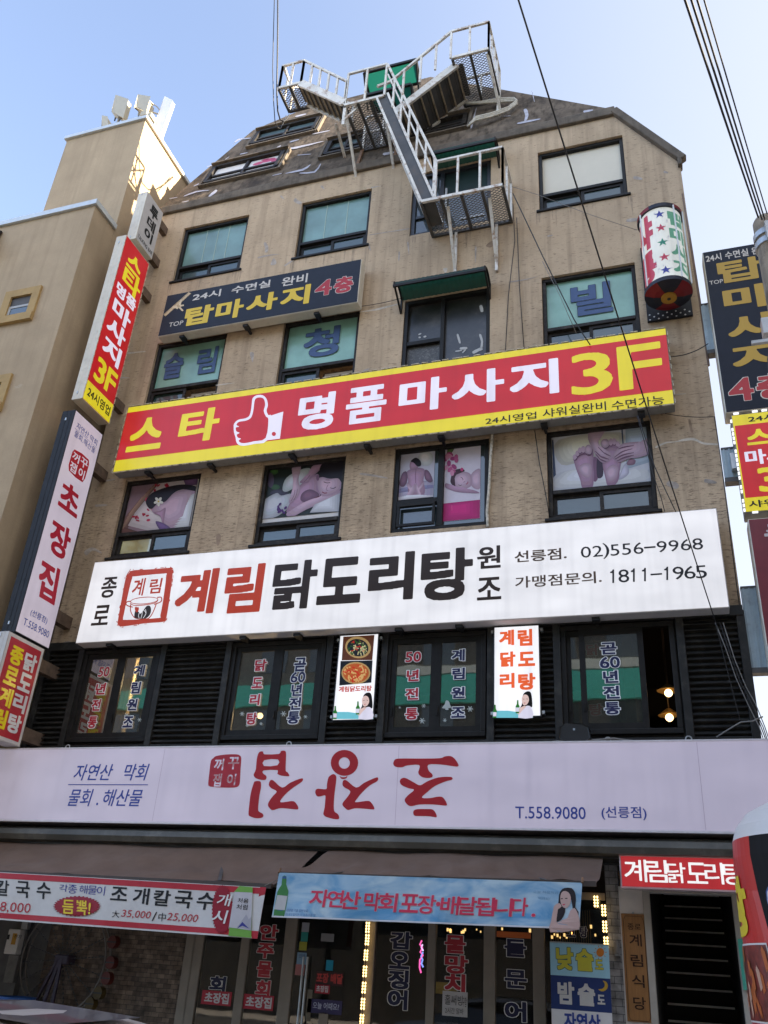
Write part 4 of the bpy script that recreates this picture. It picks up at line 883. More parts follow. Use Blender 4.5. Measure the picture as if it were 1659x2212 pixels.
# gunmetal awning box and shadow gap below it
A = thing('awning_box', 'long gunmetal awning housing directly under the lavender sign', 'housing', (-4.3,-.4,zb_-.3))
c = MB(); n_ = 8
for i in range(n_+1): pass
prof = [(-.10,zb_-.02),(-.46,zb_-.05),(-.54,zb_-.09),(-.56,zb_-.16),(-.53,zb_-.23),(-.40,zb_-.25),(-.10,zb_-.25)]
for i in range(len(prof)-1):
    (ya, za), (yb, zb2) = prof[i], prof[i+1]; c.quad((-10.3,ya,za),(1.6,ya,za),(1.6,yb,zb2),(-10.3,yb,zb2))
c.build('cover', mat('gunmetal housing', (.085,.080,.066), .5, .15, var=.3, scale=2, grime=((.20,.18,.15), .35, 4)), A)
c = MB(); c.box(-10.3,1.6,-.20,-.02,zb_-.30,zb_-.01); c.box(-10.3,1.6,-.42,-.22,zb_-.27,zb_-.252); c.build('backing', M_BLACKPL, A)

# ---- projecting blade signs on the left corner (faces look along the wall)
def blade(name, label, tl, tr_, bl, br, X, thick, cab, face, rim=.012, cat='sign'):
    a, b, c, d = (atX(*q, X) for q in (tl, tr_, bl, br))
    y0, y1 = (a.y+c.y)/2, (b.y+d.y)/2; z0, z1 = (c.z+d.z)/2, (a.z+b.z)/2
    S = thing(name, label, cat, (X-thick/2,(y0+y1)/2,z0))
    m_ = MB(); m_.box(X-thick,X,y0,y1,z0,z1); 
    m_.box(X-thick*.62,X-thick*.60,y0-.004,y0,z0,z1); m_.box(X-thick*.30,X-thick*.28,y0-.004,y0,z0,z1)
    m_.build('cabinet', cab, S, bevel=.012)
    p = MB(); p.quad((X+.004,y0+rim,z0+rim),(X+.004,y1-rim,z0+rim),(X+.004,y1-rim,z1-rim),(X+.004,y0+rim,z1-rim)); p.build('face', face, S)
    w = MB()
    for k in (.15,.85): w.box(X-thick*.75,X-thick*.25,y1,.0,z0+(z1-z0)*k-.10,z0+(z1-z0)*k+.10)
    w.build_each('wall_arm', mat('rusty arm', (.12,.08,.055), .8, var=.4), S)
    w = MB()
    for k in (.03,.95): w.box(X-thick*.63,X-thick*.53,y0-.012,y0,z0+(z1-z0)*k,z0+(z1-z0)*k+.05)
    w.build_each('clip', M_GALV, S); return S, (y0,y1,z0,z1)
XB = -9.42; PB = PX(XB+.004)
S, _ = blade('bar_sign', 'small off white projecting sign with black letters, topmost of its stack', (320.5,418),(354,460),(291,513),(327,559), XB, .22, M_CREAM, mat('grey white sign face', (.52,.50,.50), .4, var=.06))
t = MB(); PL = PB; f = r2
tx('투', (974,312), (1022,212), 0, .05, f); tx('데', (948,402), (1006,302), 0, .05, f); tx('이', (928,482), (982,375), 0, .05, f); tx('TALKING BAR', (885,545), (985,418), 0, .03, f)
def bladetext(mb, pl, s_, corners, f, m, bold=.05, off=.004, outline=None, grow=.03):
    """corners: photo points tl, tr, bl of the letter's box on a blade face"""
    a, b, c = (pl(*f(*q)) for q in corners)
    y0, y1 = a.y if a.y < c.y else (a.y+c.y)/2, b.y
    z1, z0 = (a.z+b.z)/2, c.z
    O, U, V = Vector((pl.x, (a.y+c.y)/2, z0)), Vector((0, b.y-a.y, 0)), Vector((0,0,z1-z0))
    if outline is not None: text(mb, s_, O, U, V, outline, bold, off*.6, 0, grow)
    text(mb, s_, O, U, V, m, bold, off)
t = MB()
def rowtext(mb, pl, s_, ya, yb, z0, z1, m, bold=.05, off=.004, shear=0.0, outline=None, grow=.03):
    O, U, V = Vector((pl.x, ya, z0)), Vector((0, yb-ya, 0)), Vector((0,0,z1-z0))
    if outline is not None: text(mb, s_, O, U, V, outline, bold, off*.6, shear, grow)
    text(mb, s_, O, U, V, m, bold, off, shear)
y0, y1, z0, z1 = _; h = z1-z0; w_ = y1-y0
for s_, k0, k1 in (('투', .66,.90), ('데', .42,.64), ('이', .20,.40)): rowtext(t, PB, s_, y0+w_*.30, y0+w_*.78, z0+h*k0, z0+h*k1, 0, .05)
rowtext(t, PB, 'TALKING BAR', y0+w_*.06, y0+w_*.94, z0+h*.055, z0+h*.125, 0, .02)
t.build('lettering', [M_SBLACK], S)

S, _ = blade('massage_sign', 'tall red projecting sign with white and yellow letters, between white and pink signs', (275,513),(323,569),(176,851),(233,921), XB, .22, M_CREAM, M_SRED)
y0, y1, z0, z1 = _; h = z1-z0; w_ = y1-y0; t = MB()
t.quad((XB+.006,y0+.012,z0+.012),(XB+.006,y1-.012,z0+.012),(XB+.006,y1-.012,z0+h*.105),(XB+.006,y0+.012,z0+h*.105),1)
for s_, a, b, k0, k1, m_ in (('스',.22,.80,.845,.945,1),('타',.22,.92,.725,.845,1),('명',.12,.46,.645,.72,0),('품',.52,.90,.655,.725,0),('마',.16,.86,.525,.63,0),('사',.14,.84,.41,.515,0),('지',.18,.84,.29,.40,0),('3',.14,.50,.135,.265,1),('F',.54,.90,.135,.265,1)):
    rowtext(t, PB, s_, y0+w_*a, y0+w_*b, z0+h*k0, z0+h*k1, m_, .055)
rowtext(t, PB, '24시영업', y0+w_*.10, y0+w_*.92, z0+h*.03, z0+h*.082, 2, .03, .006)
t.build('lettering', [M_SWHT, M_SYEL, M_SBLACK], S)
e = MB()
for k in range(26):
    zz = z0+h*k/26; e.box(XB+.002,XB+.014,y0-.006,y0+.006,zz,zz+h/40); e.box(XB+.002,XB+.014,y1-.004,y1+.008,zz,zz+h/40)
e.build('led_edge', M_LEDTRIM, S)

M_PINKW = backlit('pale pink acrylic', srgb(228,216,232), .50*E_, .06)
S, _ = blade('seafood_sign', 'tall pale pink projecting sign with red brush letters and dark cabinet', (163,888),(224.5,938),(31,1366),(103.5,1399), XB, .26, M_NAVYCAB, M_PINKW)
y0, y1, z0, z1 = _; h = z1-z0; w_ = y1-y0; t = MB()
for s_, a, b, k0, k1 in (('자연산 막회',.14,.88,.925,.955),('물회.해산물',.14,.88,.885,.915)): rowtext(t, PB, s_, y0+w_*a, y0+w_*b, z0+h*k0, z0+h*k1, 1, .015)
t.quad((XB+.008,y0+w_*.10,z0+h*.919),(XB+.008,y0+w_*.90,z0+h*.919),(XB+.008,y0+w_*.90,z0+h*.9205),(XB+.008,y0+w_*.10,z0+h*.9205),1)
rowtext(t, PB, '(선릉점)', y0+w_*.26, y0+w_*.76, z0+h*.082, z0+h*.112, 1, .02); rowtext(t, PB, 'T.558.9080', y0+w_*.14, y0+w_*.90, z0+h*.038, z0+h*.066, 1, .02)
for s_, k0, k1 in (('초',.56,.68),('장',.36,.50),('집',.17,.32)): rowtext(t, PB, s_, y0+w_*.20, y0+w_*.84, z0+h*k0, z0+h*k1, 0, .045, shear=-.12)
sp = [Vector((XB+.008, y0+w_*a, z0+h*b)) for a, b in ((.26,.832),(.5,.842),(.76,.84),(.80,.82),(.79,.75),(.74,.726),(.5,.722),(.26,.728),(.21,.75),(.22,.815))]
t.poly(sp, 0)
for s_, a, b, k0, k1 in (('꺼',.25,.48,.785,.825),('꾸',.52,.76,.787,.83),('잽',.25,.47,.732,.777),('이',.54,.74,.735,.78)): rowtext(t, PB, s_, y0+w_*a, y0+w_*b, z0+h*k0, z0+h*k1, 2, .03, .007)
t.build('lettering', [M_DKRED if 0 else flat('red brush film', (.50,.02,.045)), M_NAVYF, M_PINKW], S)
a = atX(28,1368,XB); b = atX(96,1402,XB); c_ = atX(42,1615,XB)
S, _ = blade('restaurant_sign', 'red projecting sign with white and yellow letter columns, below the pink one', (28,1368),(96.5,1402),(-50,1580),(42,1615), XB, .24, mat('pale grey cabinet', (.50,.48,.46), .5, var=.1), flat('pale border face', (.62,.58,.56)))
y0, y1, z0, z1 = _; h = z1-z0; w_ = y1-y0; t = MB()
t.quad((XB+.006,y0+.06,z0+.06),(XB+.006,y1-.06,z0+.06),(XB+.006,y1-.06,z1-.06),(XB+.006,y0+.06,z1-.06),0)
for i, s_ in enumerate('종로계림'): rowtext(t, PB, s_, y0+w_*.16, y0+w_*.50, z1-h*(.10+.205*(i+1))+h*.02, z1-h*(.10+.205*i)-h*.005, 1, .055, .005)
for i, s_ in enumerate('닭도리탕'): rowtext(t, PB, s_, y0+w_*.54, y0+w_*.88, z1-h*(.10+.205*(i+1))+h*.02, z1-h*(.10+.205*i)-h*.005, 2, .055, .005)
t.build('lettering', [flat('crimson film', (.46,.03,.045)), backlit('yellow film', srgb(250,222,40), .3*E_), flat('white film', (.75,.73,.72))], S)

# ---- flat signs standing off the right corner
def wing(name, label, tl, bl, wid, cab, face, yf=-.30, dep=.30, rim=.012):
    PRr = PY(yf); a, b = PRr(*tl), PRr(*bl); xa = (a.x+b.x)/2
    S = thing(name, label, 'sign', (xa+wid/2,yf,b.z)); face_box(S, xa, xa+wid, b.z, a.z, yf, dep, cab, face, rim)
    return S, (xa, xa+wid, b.z, a.z)
S, (x0,x1,z0,z1) = wing('massage_sign', 'tall navy sign with yellow column of letters behind the concrete pole', (1519,545),(1565,893), .98, M_CREAM, M_NAVY)
t = MB(); PL = PY(-.304); f4 = lambda x, y: (1106+x/3, 368.667+y/3); w_ = x1-x0; h = z1-z0
def rt(s_, a, b, k0, k1, m_, bold=.05, outline=None, off=.004): 
    O, U, V = Vector((x0+w_*a, PL.y, z0+h*k0)), Vector((w_*(b-a),0,0)), Vector((0,0,h*(k1-k0)))
    if outline is not None: text(t, s_, O, U, V, outline, bold, off*.6, 0, .03)
    text(t, s_, O, U, V, m_, bold, off)
rt('24시 수면실 완비', .04,.94,.925,.975, 1, .03); rt('탑', .18,.86,.77,.915, 0, .045); rt('TOP', .04,.24,.775,.80, 1, .02)
rt('마', .20,.92,.59,.735, 0, .055); rt('사', .20,.92,.40,.555, 0, .055); rt('지', .20,.92,.225,.375, 0, .055); rt('4', .08,.42,.055,.185, 2, .055, 1); rt('층', .46,.92,.05,.19, 2, .055, 1)
t.build('lettering', [backlit('amber sign letters', srgb(226,184,60), .22*E_), M_WHP, M_REDP], S)
S, (x0,x1,z0,z1) = wing('massage_sign', 'red and yellow sign with bright LED edge hanging below the navy wing sign', (1581,897),(1607,1108), .98, MATS['grey sign cabinet'], M_SYEL)
t = MB(); w_ = x1-x0; h = z1-z0; t.quad((x0+.03,-.308,z0+h*.14),(x1-.012,-.308,z0+h*.14),(x1-.012,-.308,z0+h*.88),(x0+.03,-.308,z0+h*.88),1)
rt('24시영업', .22,.94,.90,.965, 3, .03); rt('스', .16,.50,.66,.82, 2, .055, None, .007); rt('타', .56,.92,.66,.82, 2, .055, None, .007); rt('마사지', .10,.92,.46,.61, 0, .05, None, .007); rt('3F', .22,.86,.18,.42, 2, .06, None, .007); rt('샤워실완비', .06,.94,.04,.11, 3, .03)
t.build('lettering', [M_SWHT, M_SRED, M_SYEL, M_SBLACK], S)
e = MB(); rnd = random.Random(9)
for k in range(22):
    if rnd.random() < .72: zz = z0+h*(k+.2)/22; e.box(x0-.018,x0+.006,-.325,-.30,zz,zz+h/38)
for k in range(8):
    if rnd.random() < .6: xx = x0+w_*(k+.3)/8; e.box(xx,xx+.07,-.325,-.30,z1,z1+.022); e.box(xx+.05,xx+.12,-.325,-.30,z0-.02,z0)
e.build('led_edge', backlit('white led', (.95,.96,1.0), 1.3*E_), S)
S, (x0,x1,z0,z1) = wing('restaurant_sign', 'tall dark red sign with white letter, lowest of the wing signs beyond the wall', (1610,1122),(1668,1440), .95, M_CREAM, mat('dark red face', (.17,.012,.02), .4, var=.12))
t = MB(); w_ = x1-x0; h = z1-z0; rt('종', .18,.82,.80,.95, 0, .05); rt('로', .18,.82,.62,.77, 0, .05); rt('계', .18,.82,.43,.58, 0, .05); rt('림', .18,.82,.24,.39, 0, .05)
t.build('lettering', [flat('dull white film', (.55,.50,.50))], S)
M_CORR = mat('blue grey corrugated sheet', (.30,.37,.40), .5, .2, var=.15, scale=3, grime=((.14,.14,.13), .5, 4))
yb = -.05
for lab, (ta, tb), (ba, bb) in (('pale blue corrugated bracket panel beside the tall navy wing sign', (1510,661), (1531,757)),
                     ('short grey bracket panel beside the red and yellow wing sign', (1557,972), (1569,1033)),
                     ('tall grey bracket panel beside the dark red wing sign', (1598,1272), (1631,1443))):
    name = 'sign_bracket'; xa, xb = .93, 1.16; zt2, zb2 = atY(ta,tb,yb).z, atY(ba,bb,yb).z
    S = thing(name, lab, 'bracket', (1.04,yb,zb2)); m_ = MB(); n_ = 10
    for i in range(n_):
        xx0 = xa+(xb-xa)*i/n_; m_.box(xx0,xx0+(xb-xa)/n_,yb-(.012 if i % 3 == 1 else 0),yb+.06,zb2,zt2)
    m_.build('panel', M_CORR, S)
    m_ = MB(); m_.box(xa,xb,yb-.02,yb+.12,zb2-.07,zb2); m_.box(xa,xb,yb-.01,yb+.08,zt2,zt2+.03); m_.build_each('angle_bar', M_DKSTEEL, S)
    if tb == 972:
        m_ = MB(); m_.box(1.03,1.10,yb-.12,yb-.02,zb2+.08,zb2+.33); m_.build('transformer_box', M_GALV, S)

# ---- revolving drum sign near the top right corner
CX, CY, RR, ZB, ZT = .46, -.46, .32, 11.24, 12.70
S = thing('karaoke_drum_sign', 'white cylindrical drum sign with stars and red and navy end caps', 'sign', (CX,CY,ZB))
m_ = MB(); n_ = 40
cyl = lambda a, z, r=RR: Vector((CX+r*math.sin(a), CY-r*math.cos(a), z))
for i in range(n_):
    a, b = 2*math.pi*i/n_, 2*math.pi*(i+1)/n_; m_.quad(cyl(a,ZB), cyl(b,ZB), cyl(b,ZT), cyl(a,ZT))
m_.build('drum', backlit('drum lit white', srgb(236,240,236), .62*E_, .08), S, smooth=True)
m_ = MB()
for zc, top in ((ZB, 0), (ZT, 1)):
    za, zb2 = (zc-.07, zc) if not top else (zc, zc+.07)
    for i in range(n_):
        a, b = 2*math.pi*i/n_, 2*math.pi*(i+1)/n_; k = 0 if int((a+.5)/(math.pi/3)) % 2 else 1; R2 = RR+.035
        m_.quad(cyl(a,za,R2), cyl(b,za,R2), cyl(b,zb2,R2), cyl(a,zb2,R2), k if top else 2)
        cz = za if not top else zb2; c0 = Vector((CX,CY,cz - (.05 if not top else -.02)))
        r1_ = [cyl(a,cz,R2), cyl(b,cz,R2)]; r2_ = [cyl(a,cz-(.045 if not top else -.02),R2*.62), cyl(b,cz-(.045 if not top else -.02),R2*.62)]
        m_.quad(r1_[0], r2_[0], r2_[1], r1_[1], k); m_.poly([r2_[0], c0, r2_[1]], k)
        m_.quad(cyl(a,zb2 if not top else za,R2), cyl(b,zb2 if not top else za,R2), cyl(b,zb2 if not top else za,RR*.98), cyl(a,zb2 if not top else za,RR*.98), 2)
m_.build_each('end_cap', [flat('drum cap red', (.20,.015,.02)), flat('drum cap navy', (.016,.018,.03)), flat('drum rim', (.02,.022,.035))], S)
m_ = MB(); m_.tube([(CX,CY,ZB-.15),(CX,CY,ZB-.11)], .115, 20); m_.build('hub', flat('ochre hub', (.42,.22,.03)), S)
m_ = MB(); m_.tube([(CX,CY,ZB-.158),(CX,CY,ZB-.10)], .028, 10); m_.build('motor_shaft', M_BLACKPL, S)
m_ = MB()
for a in (-.95,.62,1.25): m_.bar(cyl(a,ZB-.02,RR+.045), cyl(a,ZT+.02,RR+.045), .022, .022)
m_.build_each('guard_rod', mat('white guard rod', (.62,.62,.60), .4), S)
m_ = MB(); m_.box(CX-.34,CX+.34,-.07,-.02,ZB-.20,ZT-.1); m_.box(CX-.12,CX+.12,CY+RR,-.02,ZB+.2,ZB+.3); m_.box(CX-.12,CX+.12,CY+RR,-.02,ZT-.35,ZT-.25)
m_.build('perforated_back', M_NAVYCAB, S)
m_ = MB()
for i in range(10):
    for j in range(3):
        if (i+j) % 2 == 0: m_.poly([(CX-.30+.066*i+.014*math.cos(t*.785), -.0715, ZB-.18+.0+.05*j+.014*math.sin(t*.785)) for t in range(8)])
m_.build_each('perforation', flat('painted hole light', (.5,.5,.5)), S)  # pale dots painted as light showing through the plate
def wrap(mb, s_, a0, a1, z0, z1, m_, bold=.05, r=RR+.004):
    vs, fs = finer(*glyphs(s_, bold), .10); xa, xb = min(v[0] for v in vs), max(v[0] for v in vs); ya, yb = min(v[1] for v in vs), max(v[1] for v in vs)
    mb.raw([cyl(a0+(a1-a0)*(x-xa)/(xb-xa), z0+(z1-z0)*(y-ya)/(yb-ya), r) for x, y in vs], fs, m_)
t = MB(); hz = ZT-ZB
for s_, k in (('탑',.74),('마',.50),('사',.27),('지',.04)): wrap(t, s_, .34, 1.42, ZB+hz*k, ZB+hz*(k+.21), 0, .07)
for s_, k0, k1 in (('샤',.48,.96),('통',.02,.45)): wrap(t, s_, -1.70, -.42, ZB+hz*k0, ZB+hz*k1, 1, .075)
for k, (c_, zf) in enumerate(((2,.90),(3,.70),(4,.49),(3,.28),(2,.10))):
    pts = star(0,0,.085,.034); t.poly([cyl(-.03+x/RR*1.0, ZB+hz*zf-y, RR+.005) for x, y in pts], c_)
rnd = random.Random(4)
for k in range(34):
    a, zf = -.50+rnd.random()*.85, .04+rnd.random()*.92; r_ = .012+.012*rnd.random()
    t.poly([cyl(a+x/RR, ZB+hz*zf-y, RR+.0045) for x, y in star(0,0,r_,r_*.3,4)], 5)
t.build('lettering', [backlit('drum green film', srgb(120,190,160), .36*E_, .05), backlit('drum red film', srgb(214,80,104), .40*E_, .05), flat('drum blue star', (.05,.06,.30)), flat('drum red star', (.55,.05,.09)), flat('drum green star', (.03,.24,.15)), flat('drum glitter', (.36,.36,.44))], S)

# ================================================================== FIRE ESCAPE
def mesh_mat():
    mt, n, b = nodes_mat('expanded metal mesh'); L = n.links; N = n.nodes.new
    b.inputs['Base Color'].default_value = (.20,.19,.18,1); b.inputs['Roughness'].default_value = .55; b.inputs['Metallic'].default_value = .2
    tc = N('ShaderNodeTexCoord'); sp = N('ShaderNodeSeparateXYZ'); L.new(tc.outputs['Object'], sp.inputs[0])
    def w(op, a, c=None):
        q = N('ShaderNodeMath'); q.operation = op
        for i, v in enumerate((a, c)):
            if v is None: continue
            if isinstance(v, (int, float)): q.inputs[i].default_value = v
            else: L.new(v, q.inputs[i])
        return q.outputs[0]
    a = w('MULTIPLY', sp.outputs[0], 11.0); c = w('MULTIPLY', w('ADD', sp.outputs[1], sp.outputs[2]), 17.0)
    d1 = w('ABSOLUTE', w('SUBTRACT', w('FRACT', w('ADD', a, c)), .5)); d2 = w('ABSOLUTE', w('SUBTRACT', w('FRACT', w('SUBTRACT', a, c)), .5))
    hole = w('MULTIPLY', w('LESS_THAN', d1, .36), w('LESS_THAN', d2, .36))
    t = N('ShaderNodeBsdfTransparent'); mx = N('ShaderNodeMixShader'); L.new(hole, mx.inputs[0]); L.new(b.outputs[0], mx.inputs[1]); L.new(t.outputs[0], mx.inputs[2]); L.new(mx.outputs[0], n.nodes['Material Output'].inputs[0]); return mt
M_MESH = mesh_mat()
FE = thing('fire_escape', 'white rusty steel fire escape with mesh landings climbing from top floor to roof', 'fire escape', (-3.2,-.4,13.8))
def landing(x0, x1, y0, y1, z, ribs=3):
    m_ = MB(); m_.quad((x0,y0,z),(x1,y0,z),(x1,y1,z),(x0,y1,z)); m_.build('mesh_floor', M_MESH, FE)
    m_ = MB()
    for a in (y0, y1): m_.bar((x0,a,z-.01),(x1,a,z-.01),.05,.06,0 if a == y0 else 1)
    for k in range(ribs+1): x = x0+(x1-x0)*k/ribs; m_.bar((x,y0,z-.035),(x,y1,z-.035),.05,.045,1)
    m_.build('floor_frame', [M_WHITEPAINT, M_DKSTEEL], FE)
def rail(pts, h, n_posts, mid=False, name='railing', ext=0.0):
    """square tube railing following pts (floor points)"""
    m_ = MB(); P = [Vector(p) for p in pts]
    for a, b in zip(P, P[1:]):
        m_.bar(a+Vector((0,0,h)), b+Vector((0,0,h)), .045, .045)
        if mid: m_.bar(a+Vector((0,0,h*.5)), b+Vector((0,0,h*.5)), .035, .035)
        k = max(1, round(n_posts*(b-a).length))
        for i in range(k+1):
            q = a+(b-a)*i/k; m_.bar(q-Vector((0,0,ext)), q+Vector((0,0,h)), .04, .04)
    m_.build(name, M_WHITEPAINT, FE)
def flight(a, b, w, n, cover=True):
    """flight rising from a to b (front edge), width w towards the wall"""
    a, b = Vector(a), Vector(b); W = Vector((0,w,0)); m_ = MB(); d = (b-a)
    for q in (Vector((0,0,0)), W):
        m_.bar(a+q, b+q, .05, .17, 0, (0,0,1))
    m_.build_each('stringer', M_WHITEPAINT, FE)
    m_ = MB(); m2 = MB()
    for i in range(n):
        p, q = a+d*i/n, a+d*(i+1)/n
        m_.quad(p+Vector((0,.03,-.05)), q+Vector((0,.03,-.05)), q+W+Vector((0,-.03,-.05)), p+W+Vector((0,-.03,-.05)))
        m2.bar(q+Vector((0,.03,-.075)), q+W+Vector((0,-.03,-.075)), .03, .03)
        s_ = .5*(d.x/n); m_.box(q.x-abs(s_)-.03,q.x+abs(s_)+.03,q.y+.03,q.y+w-.03,q.z+.03,q.z+.055)
    m_.build('tread', M_DKSTEEL, FE); m2.build_each('tread_rib', mat('worn rib', (.34,.28,.2), .7, var=.4, scale=12), FE)
# lower balcony at the top-floor door
BZ = 13.84; landing(-3.49, -2.03, -.86, -.02, BZ, 4)
rail([(-3.24,-.86,BZ),(-2.03,-.86,BZ),(-2.03,-.05,BZ)], .94, 2.4)
m_ = MB()
for x in (-3.05,-2.30): m_.bar((x,-.66,BZ-.03),(x,-.03,BZ-.95),.05,.05); m_.bar((x,-.03,BZ-.05),(x,-.03,BZ-1.15),.05,.05)
m_.build_each('knee_brace', M_WHITEPAINT, FE)
# steep flight to the middle landing, seen on its side
MZ = 16.96; a, b = Vector((-3.42,-.86,BZ)), Vector((-4.46,-.9,MZ)); m_ = MB(); n_ = 9
for q in (Vector((-.07,0,0)), Vector((.16,0,.03))):
    m_.bar(a+q, b+q, .05, .045)
m_.build_each('stringer', M_WHITEPAINT, FE); m_ = MB(); d = b-a
m_.quad(a+Vector((-.06,.01,0)), a+Vector((.15,.01,.03)), b+Vector((.15,.01,.03)), b+Vector((-.06,.01,0)))
for i in range(n_+1):
    p = a+d*i/n_; m_.box(p.x-.06,p.x+.17,p.y+.02,p.y+.60,p.z-.012,p.z+.012)
m_.box
m_.build('tread', M_DKSTEEL, FE)
m_ = MB(); m_.bar(a+Vector((-.07,.62,0)), b+Vector((-.07,.62,0)), .05,.05); m_.bar(a+Vector((.16,.62,.03)), b+Vector((.16,.62,.03)), .05,.05); m_.build_each('stringer', M_WHITEPAINT, FE)
hr = MB(); up = Vector((.42,0,.62))
hr.bar(Vector((-3.24,-.86,BZ+.94)), Vector((-4.36,-.9,MZ+.95)), .045,.045); hr.bar(Vector((-3.26,-.86,BZ+.60)), Vector((-4.33,-.9,MZ+.62)), .03,.03)
for i in range(6):
    k = (i+.3)/6; p = a+d*k+Vector((.13,0,0)); q = Vector((-3.24,-.86,BZ+.94))+(Vector((-4.36,-.9,MZ+.95))-Vector((-3.24,-.86,BZ+.94)))*(k*.97-.02); hr.bar(Vector((q.x,q.y,q.z-.85)), q, .04,.04)
hr.build('handrail', M_WHITEPAINT, FE)
# middle landing
landing(-5.20, -4.37, -.9, .22, MZ, 3)
rail([(-4.37,-.9,MZ),(-5.20,-.9,MZ)], .96, 3.0); 
m_ = MB()
for x0_, x1_ in ((-5.2,-5.2),(-4.4,-4.4)):
    m_.bar((x0_,-.86,MZ-.05),(x1_,.02,MZ-1.02),.05,.05,0); m_.bar((x0_,.19,MZ-.02),(x1_,-.02,MZ-.85),.06,.05,1)
m_.bar((-5.2,-.86,MZ-.4),(-4.95,-.8,MZ-.02),.04,.04,0); m_.bar((-5.2,-.86,MZ-.55),(-5.2,-.86,MZ),.06,.06,0)
m_.build_each('knee_brace', [M_WHITEPAINT, M_RUST], FE)
m_ = MB(); m_.quad((-5.2,.20,MZ),(-4.37,.20,MZ),(-4.37,.20,MZ+.9),(-5.2,.20,MZ+.9)); m_.build('mesh_screen', M_MESH, FE)
rail([(-5.20,.2,MZ),(-4.37,.2,MZ)], 1.0, 3.0, True)
# left flight and landing
LZ = 18.05; flight((-5.22,-.9,MZ+.08), (-6.28,-.9,LZ-.02), .50, 8)
landing(-6.78, -6.28, -.9, -.32, LZ, 2)
rail([(-5.22,-.9,MZ+.02),(-6.28,-.9,LZ),(-6.78,-.9,LZ),(-6.78,-.34,LZ)], .72, 3.4, ext=.0)
rail([(-5.24,-.42,MZ+.02),(-6.28,-.36,LZ)], .60, 2.2)
m_ = MB(); m_.quad((-6.78,-.33,LZ),(-6.28,-.33,LZ),(-6.28,-.33,LZ+.7),(-6.78,-.33,LZ+.7)); m_.build('mesh_screen', M_MESH, FE)
m_ = MB(); m_.bar((-6.78,-.9,LZ),(-6.62,-.34,LZ+.72),.035,.035); m_.bar((-6.6,-.34,LZ),(-6.74,-.9,LZ+.7),.035,.035); m_.bar((-5.6,-.4,MZ+.2),(-5.6,.24,MZ-.1),.05,.05); m_.build_each('knee_brace', M_WHITEPAINT, FE)
# right flight and landing
RZ = 18.08; flight((-4.34,-.42,MZ+.06), (-3.05,-.42,RZ-.02), .80, 7)
landing(-3.10, -2.36, -.58, .56, RZ, 2)
rail([(-3.14,-.58,RZ),(-2.36,-.58,RZ)], .86, 2.8); rail([(-2.36,-.58,RZ),(-2.36,.56,RZ)], .86, 3.6)
rail([(-3.10,.5,RZ),(-2.40,.5,RZ)], .80, 2.4)
hr = MB(); p0, p1 = Vector((-4.37,-.62,MZ+.80)), Vector((-3.14,-.58,RZ+.86)); hr.bar(p0, p1, .05,.05)
hr.bar(Vector((-4.6,-.75,MZ+.55)), p0, .05,.05)
for k in (.22,.5,.75): q = p0+(p1-p0)*k; hr.bar(q-Vector((0,0,.82)), q, .04,.04)
hr.bar(Vector((-4.2,.2,MZ+.9)), Vector((-3.05,.2,RZ+.75)), .04,.04)
for k in (.1,.45,.8): q = Vector((-4.2,.2,MZ+.9))+(Vector((1.15,0,RZ-MZ-.15)))*k; hr.bar(q-Vector((0,0,.75)), q, .04,.04)
hr.build('handrail', M_WHITEPAINT, FE)
m_ = MB(); m_.bar((-2.36,.5,RZ),(-2.36,.30,RZ-.9),.05,.05); m_.bar((-2.4,-.5,RZ-.02),(-2.3,.36,RZ-.75),.05,.05,0); m_.build_each('knee_brace', [M_WHITEPAINT], FE)
# green canopies over the roof doors
def roof_canopy(tl, tr_, br, bl, yf, lab):
    zf = (atY(*tl, yf).z+atY(*tr_, yf).z)/2; x0, x1 = atY(*tl, yf).x, atY(*tr_, yf).x
    a, b = Vector((x0,yf,zf)), Vector((x1,yf,zf)); zr = zf-.16
    yr = (atZ(*bl, zr).y+atZ(*br, zr).y)/2; xa, xb = atZ(*bl, zr).x, atZ(*br, zr).x
    S = thing('door_canopy', lab, 'canopy', ((x0+x1)/2, yf, zf), 'green canopies over the roof doors')
    m_ = MB(); m_.quad(a, b, (xb,yr,zr), (xa,yr,zr)); m_.quad(a, (a.x,a.y,a.z+.07), (b.x,b.y,b.z+.07), b); m_.build('sheet', M_GREENROOF, S)
    m_ = MB(); c, d = Vector((xb,yr,zr)), Vector((xa,yr,zr)); 
    for p, q in ((a,b),(b,c),(c,d),(d,a)): m_.bar(p, q, .05,.06)
    k_ = a+(b-a)*.5; l_ = d+(c-d)*.5; m_.bar(k_, l_, .04,.05); m_.bar(b, (xb,yr,zr-.5), .04,.04); m_.bar(a, (xa,yr,zr-.5), .04,.04)
    m_.build('frame', M_FRAME2, S)
roof_canopy((786,160),(899,127),(911,187),(795,197), .10, 'larger and higher of two green translucent canopies behind the fire escape railings')
roof_canopy((793,207),(888,181),(897,230),(830,262), -.15, 'smaller green translucent canopy directly above the middle landing')
# hose from the roof window over to the right landing
H_ = MB()
for k, o_ in enumerate((0, .05, .10)):
    pts = [(-3.02+o_*.5,.32,RZ-.25-o_*.3),(-2.7,.35,RZ-.28-o_*.5),(-2.32,.36,RZ-.30-o_),(-2.02+o_*.3,.34,RZ-.42-o_),(-1.95,.26,RZ-.62-o_),(-2.12,.20,RZ-.85-o_),(-2.45,.12,RZ-1.02-o_),(-2.75,.06,RZ-1.10-o_),(-2.92,.08,RZ-1.30)]
    H_.tube([Vector(p) for p in [ (q[0], q[1]-.0, q[2]) for q in pts]], .022, 6)
tag(H_.build('water_hose', mat('lagged pipe', (.50,.46,.38), .8, var=.3, scale=18), smooth=True), 'pale lagged hoses looping from the highest landing down to the open roof window', 'hose')

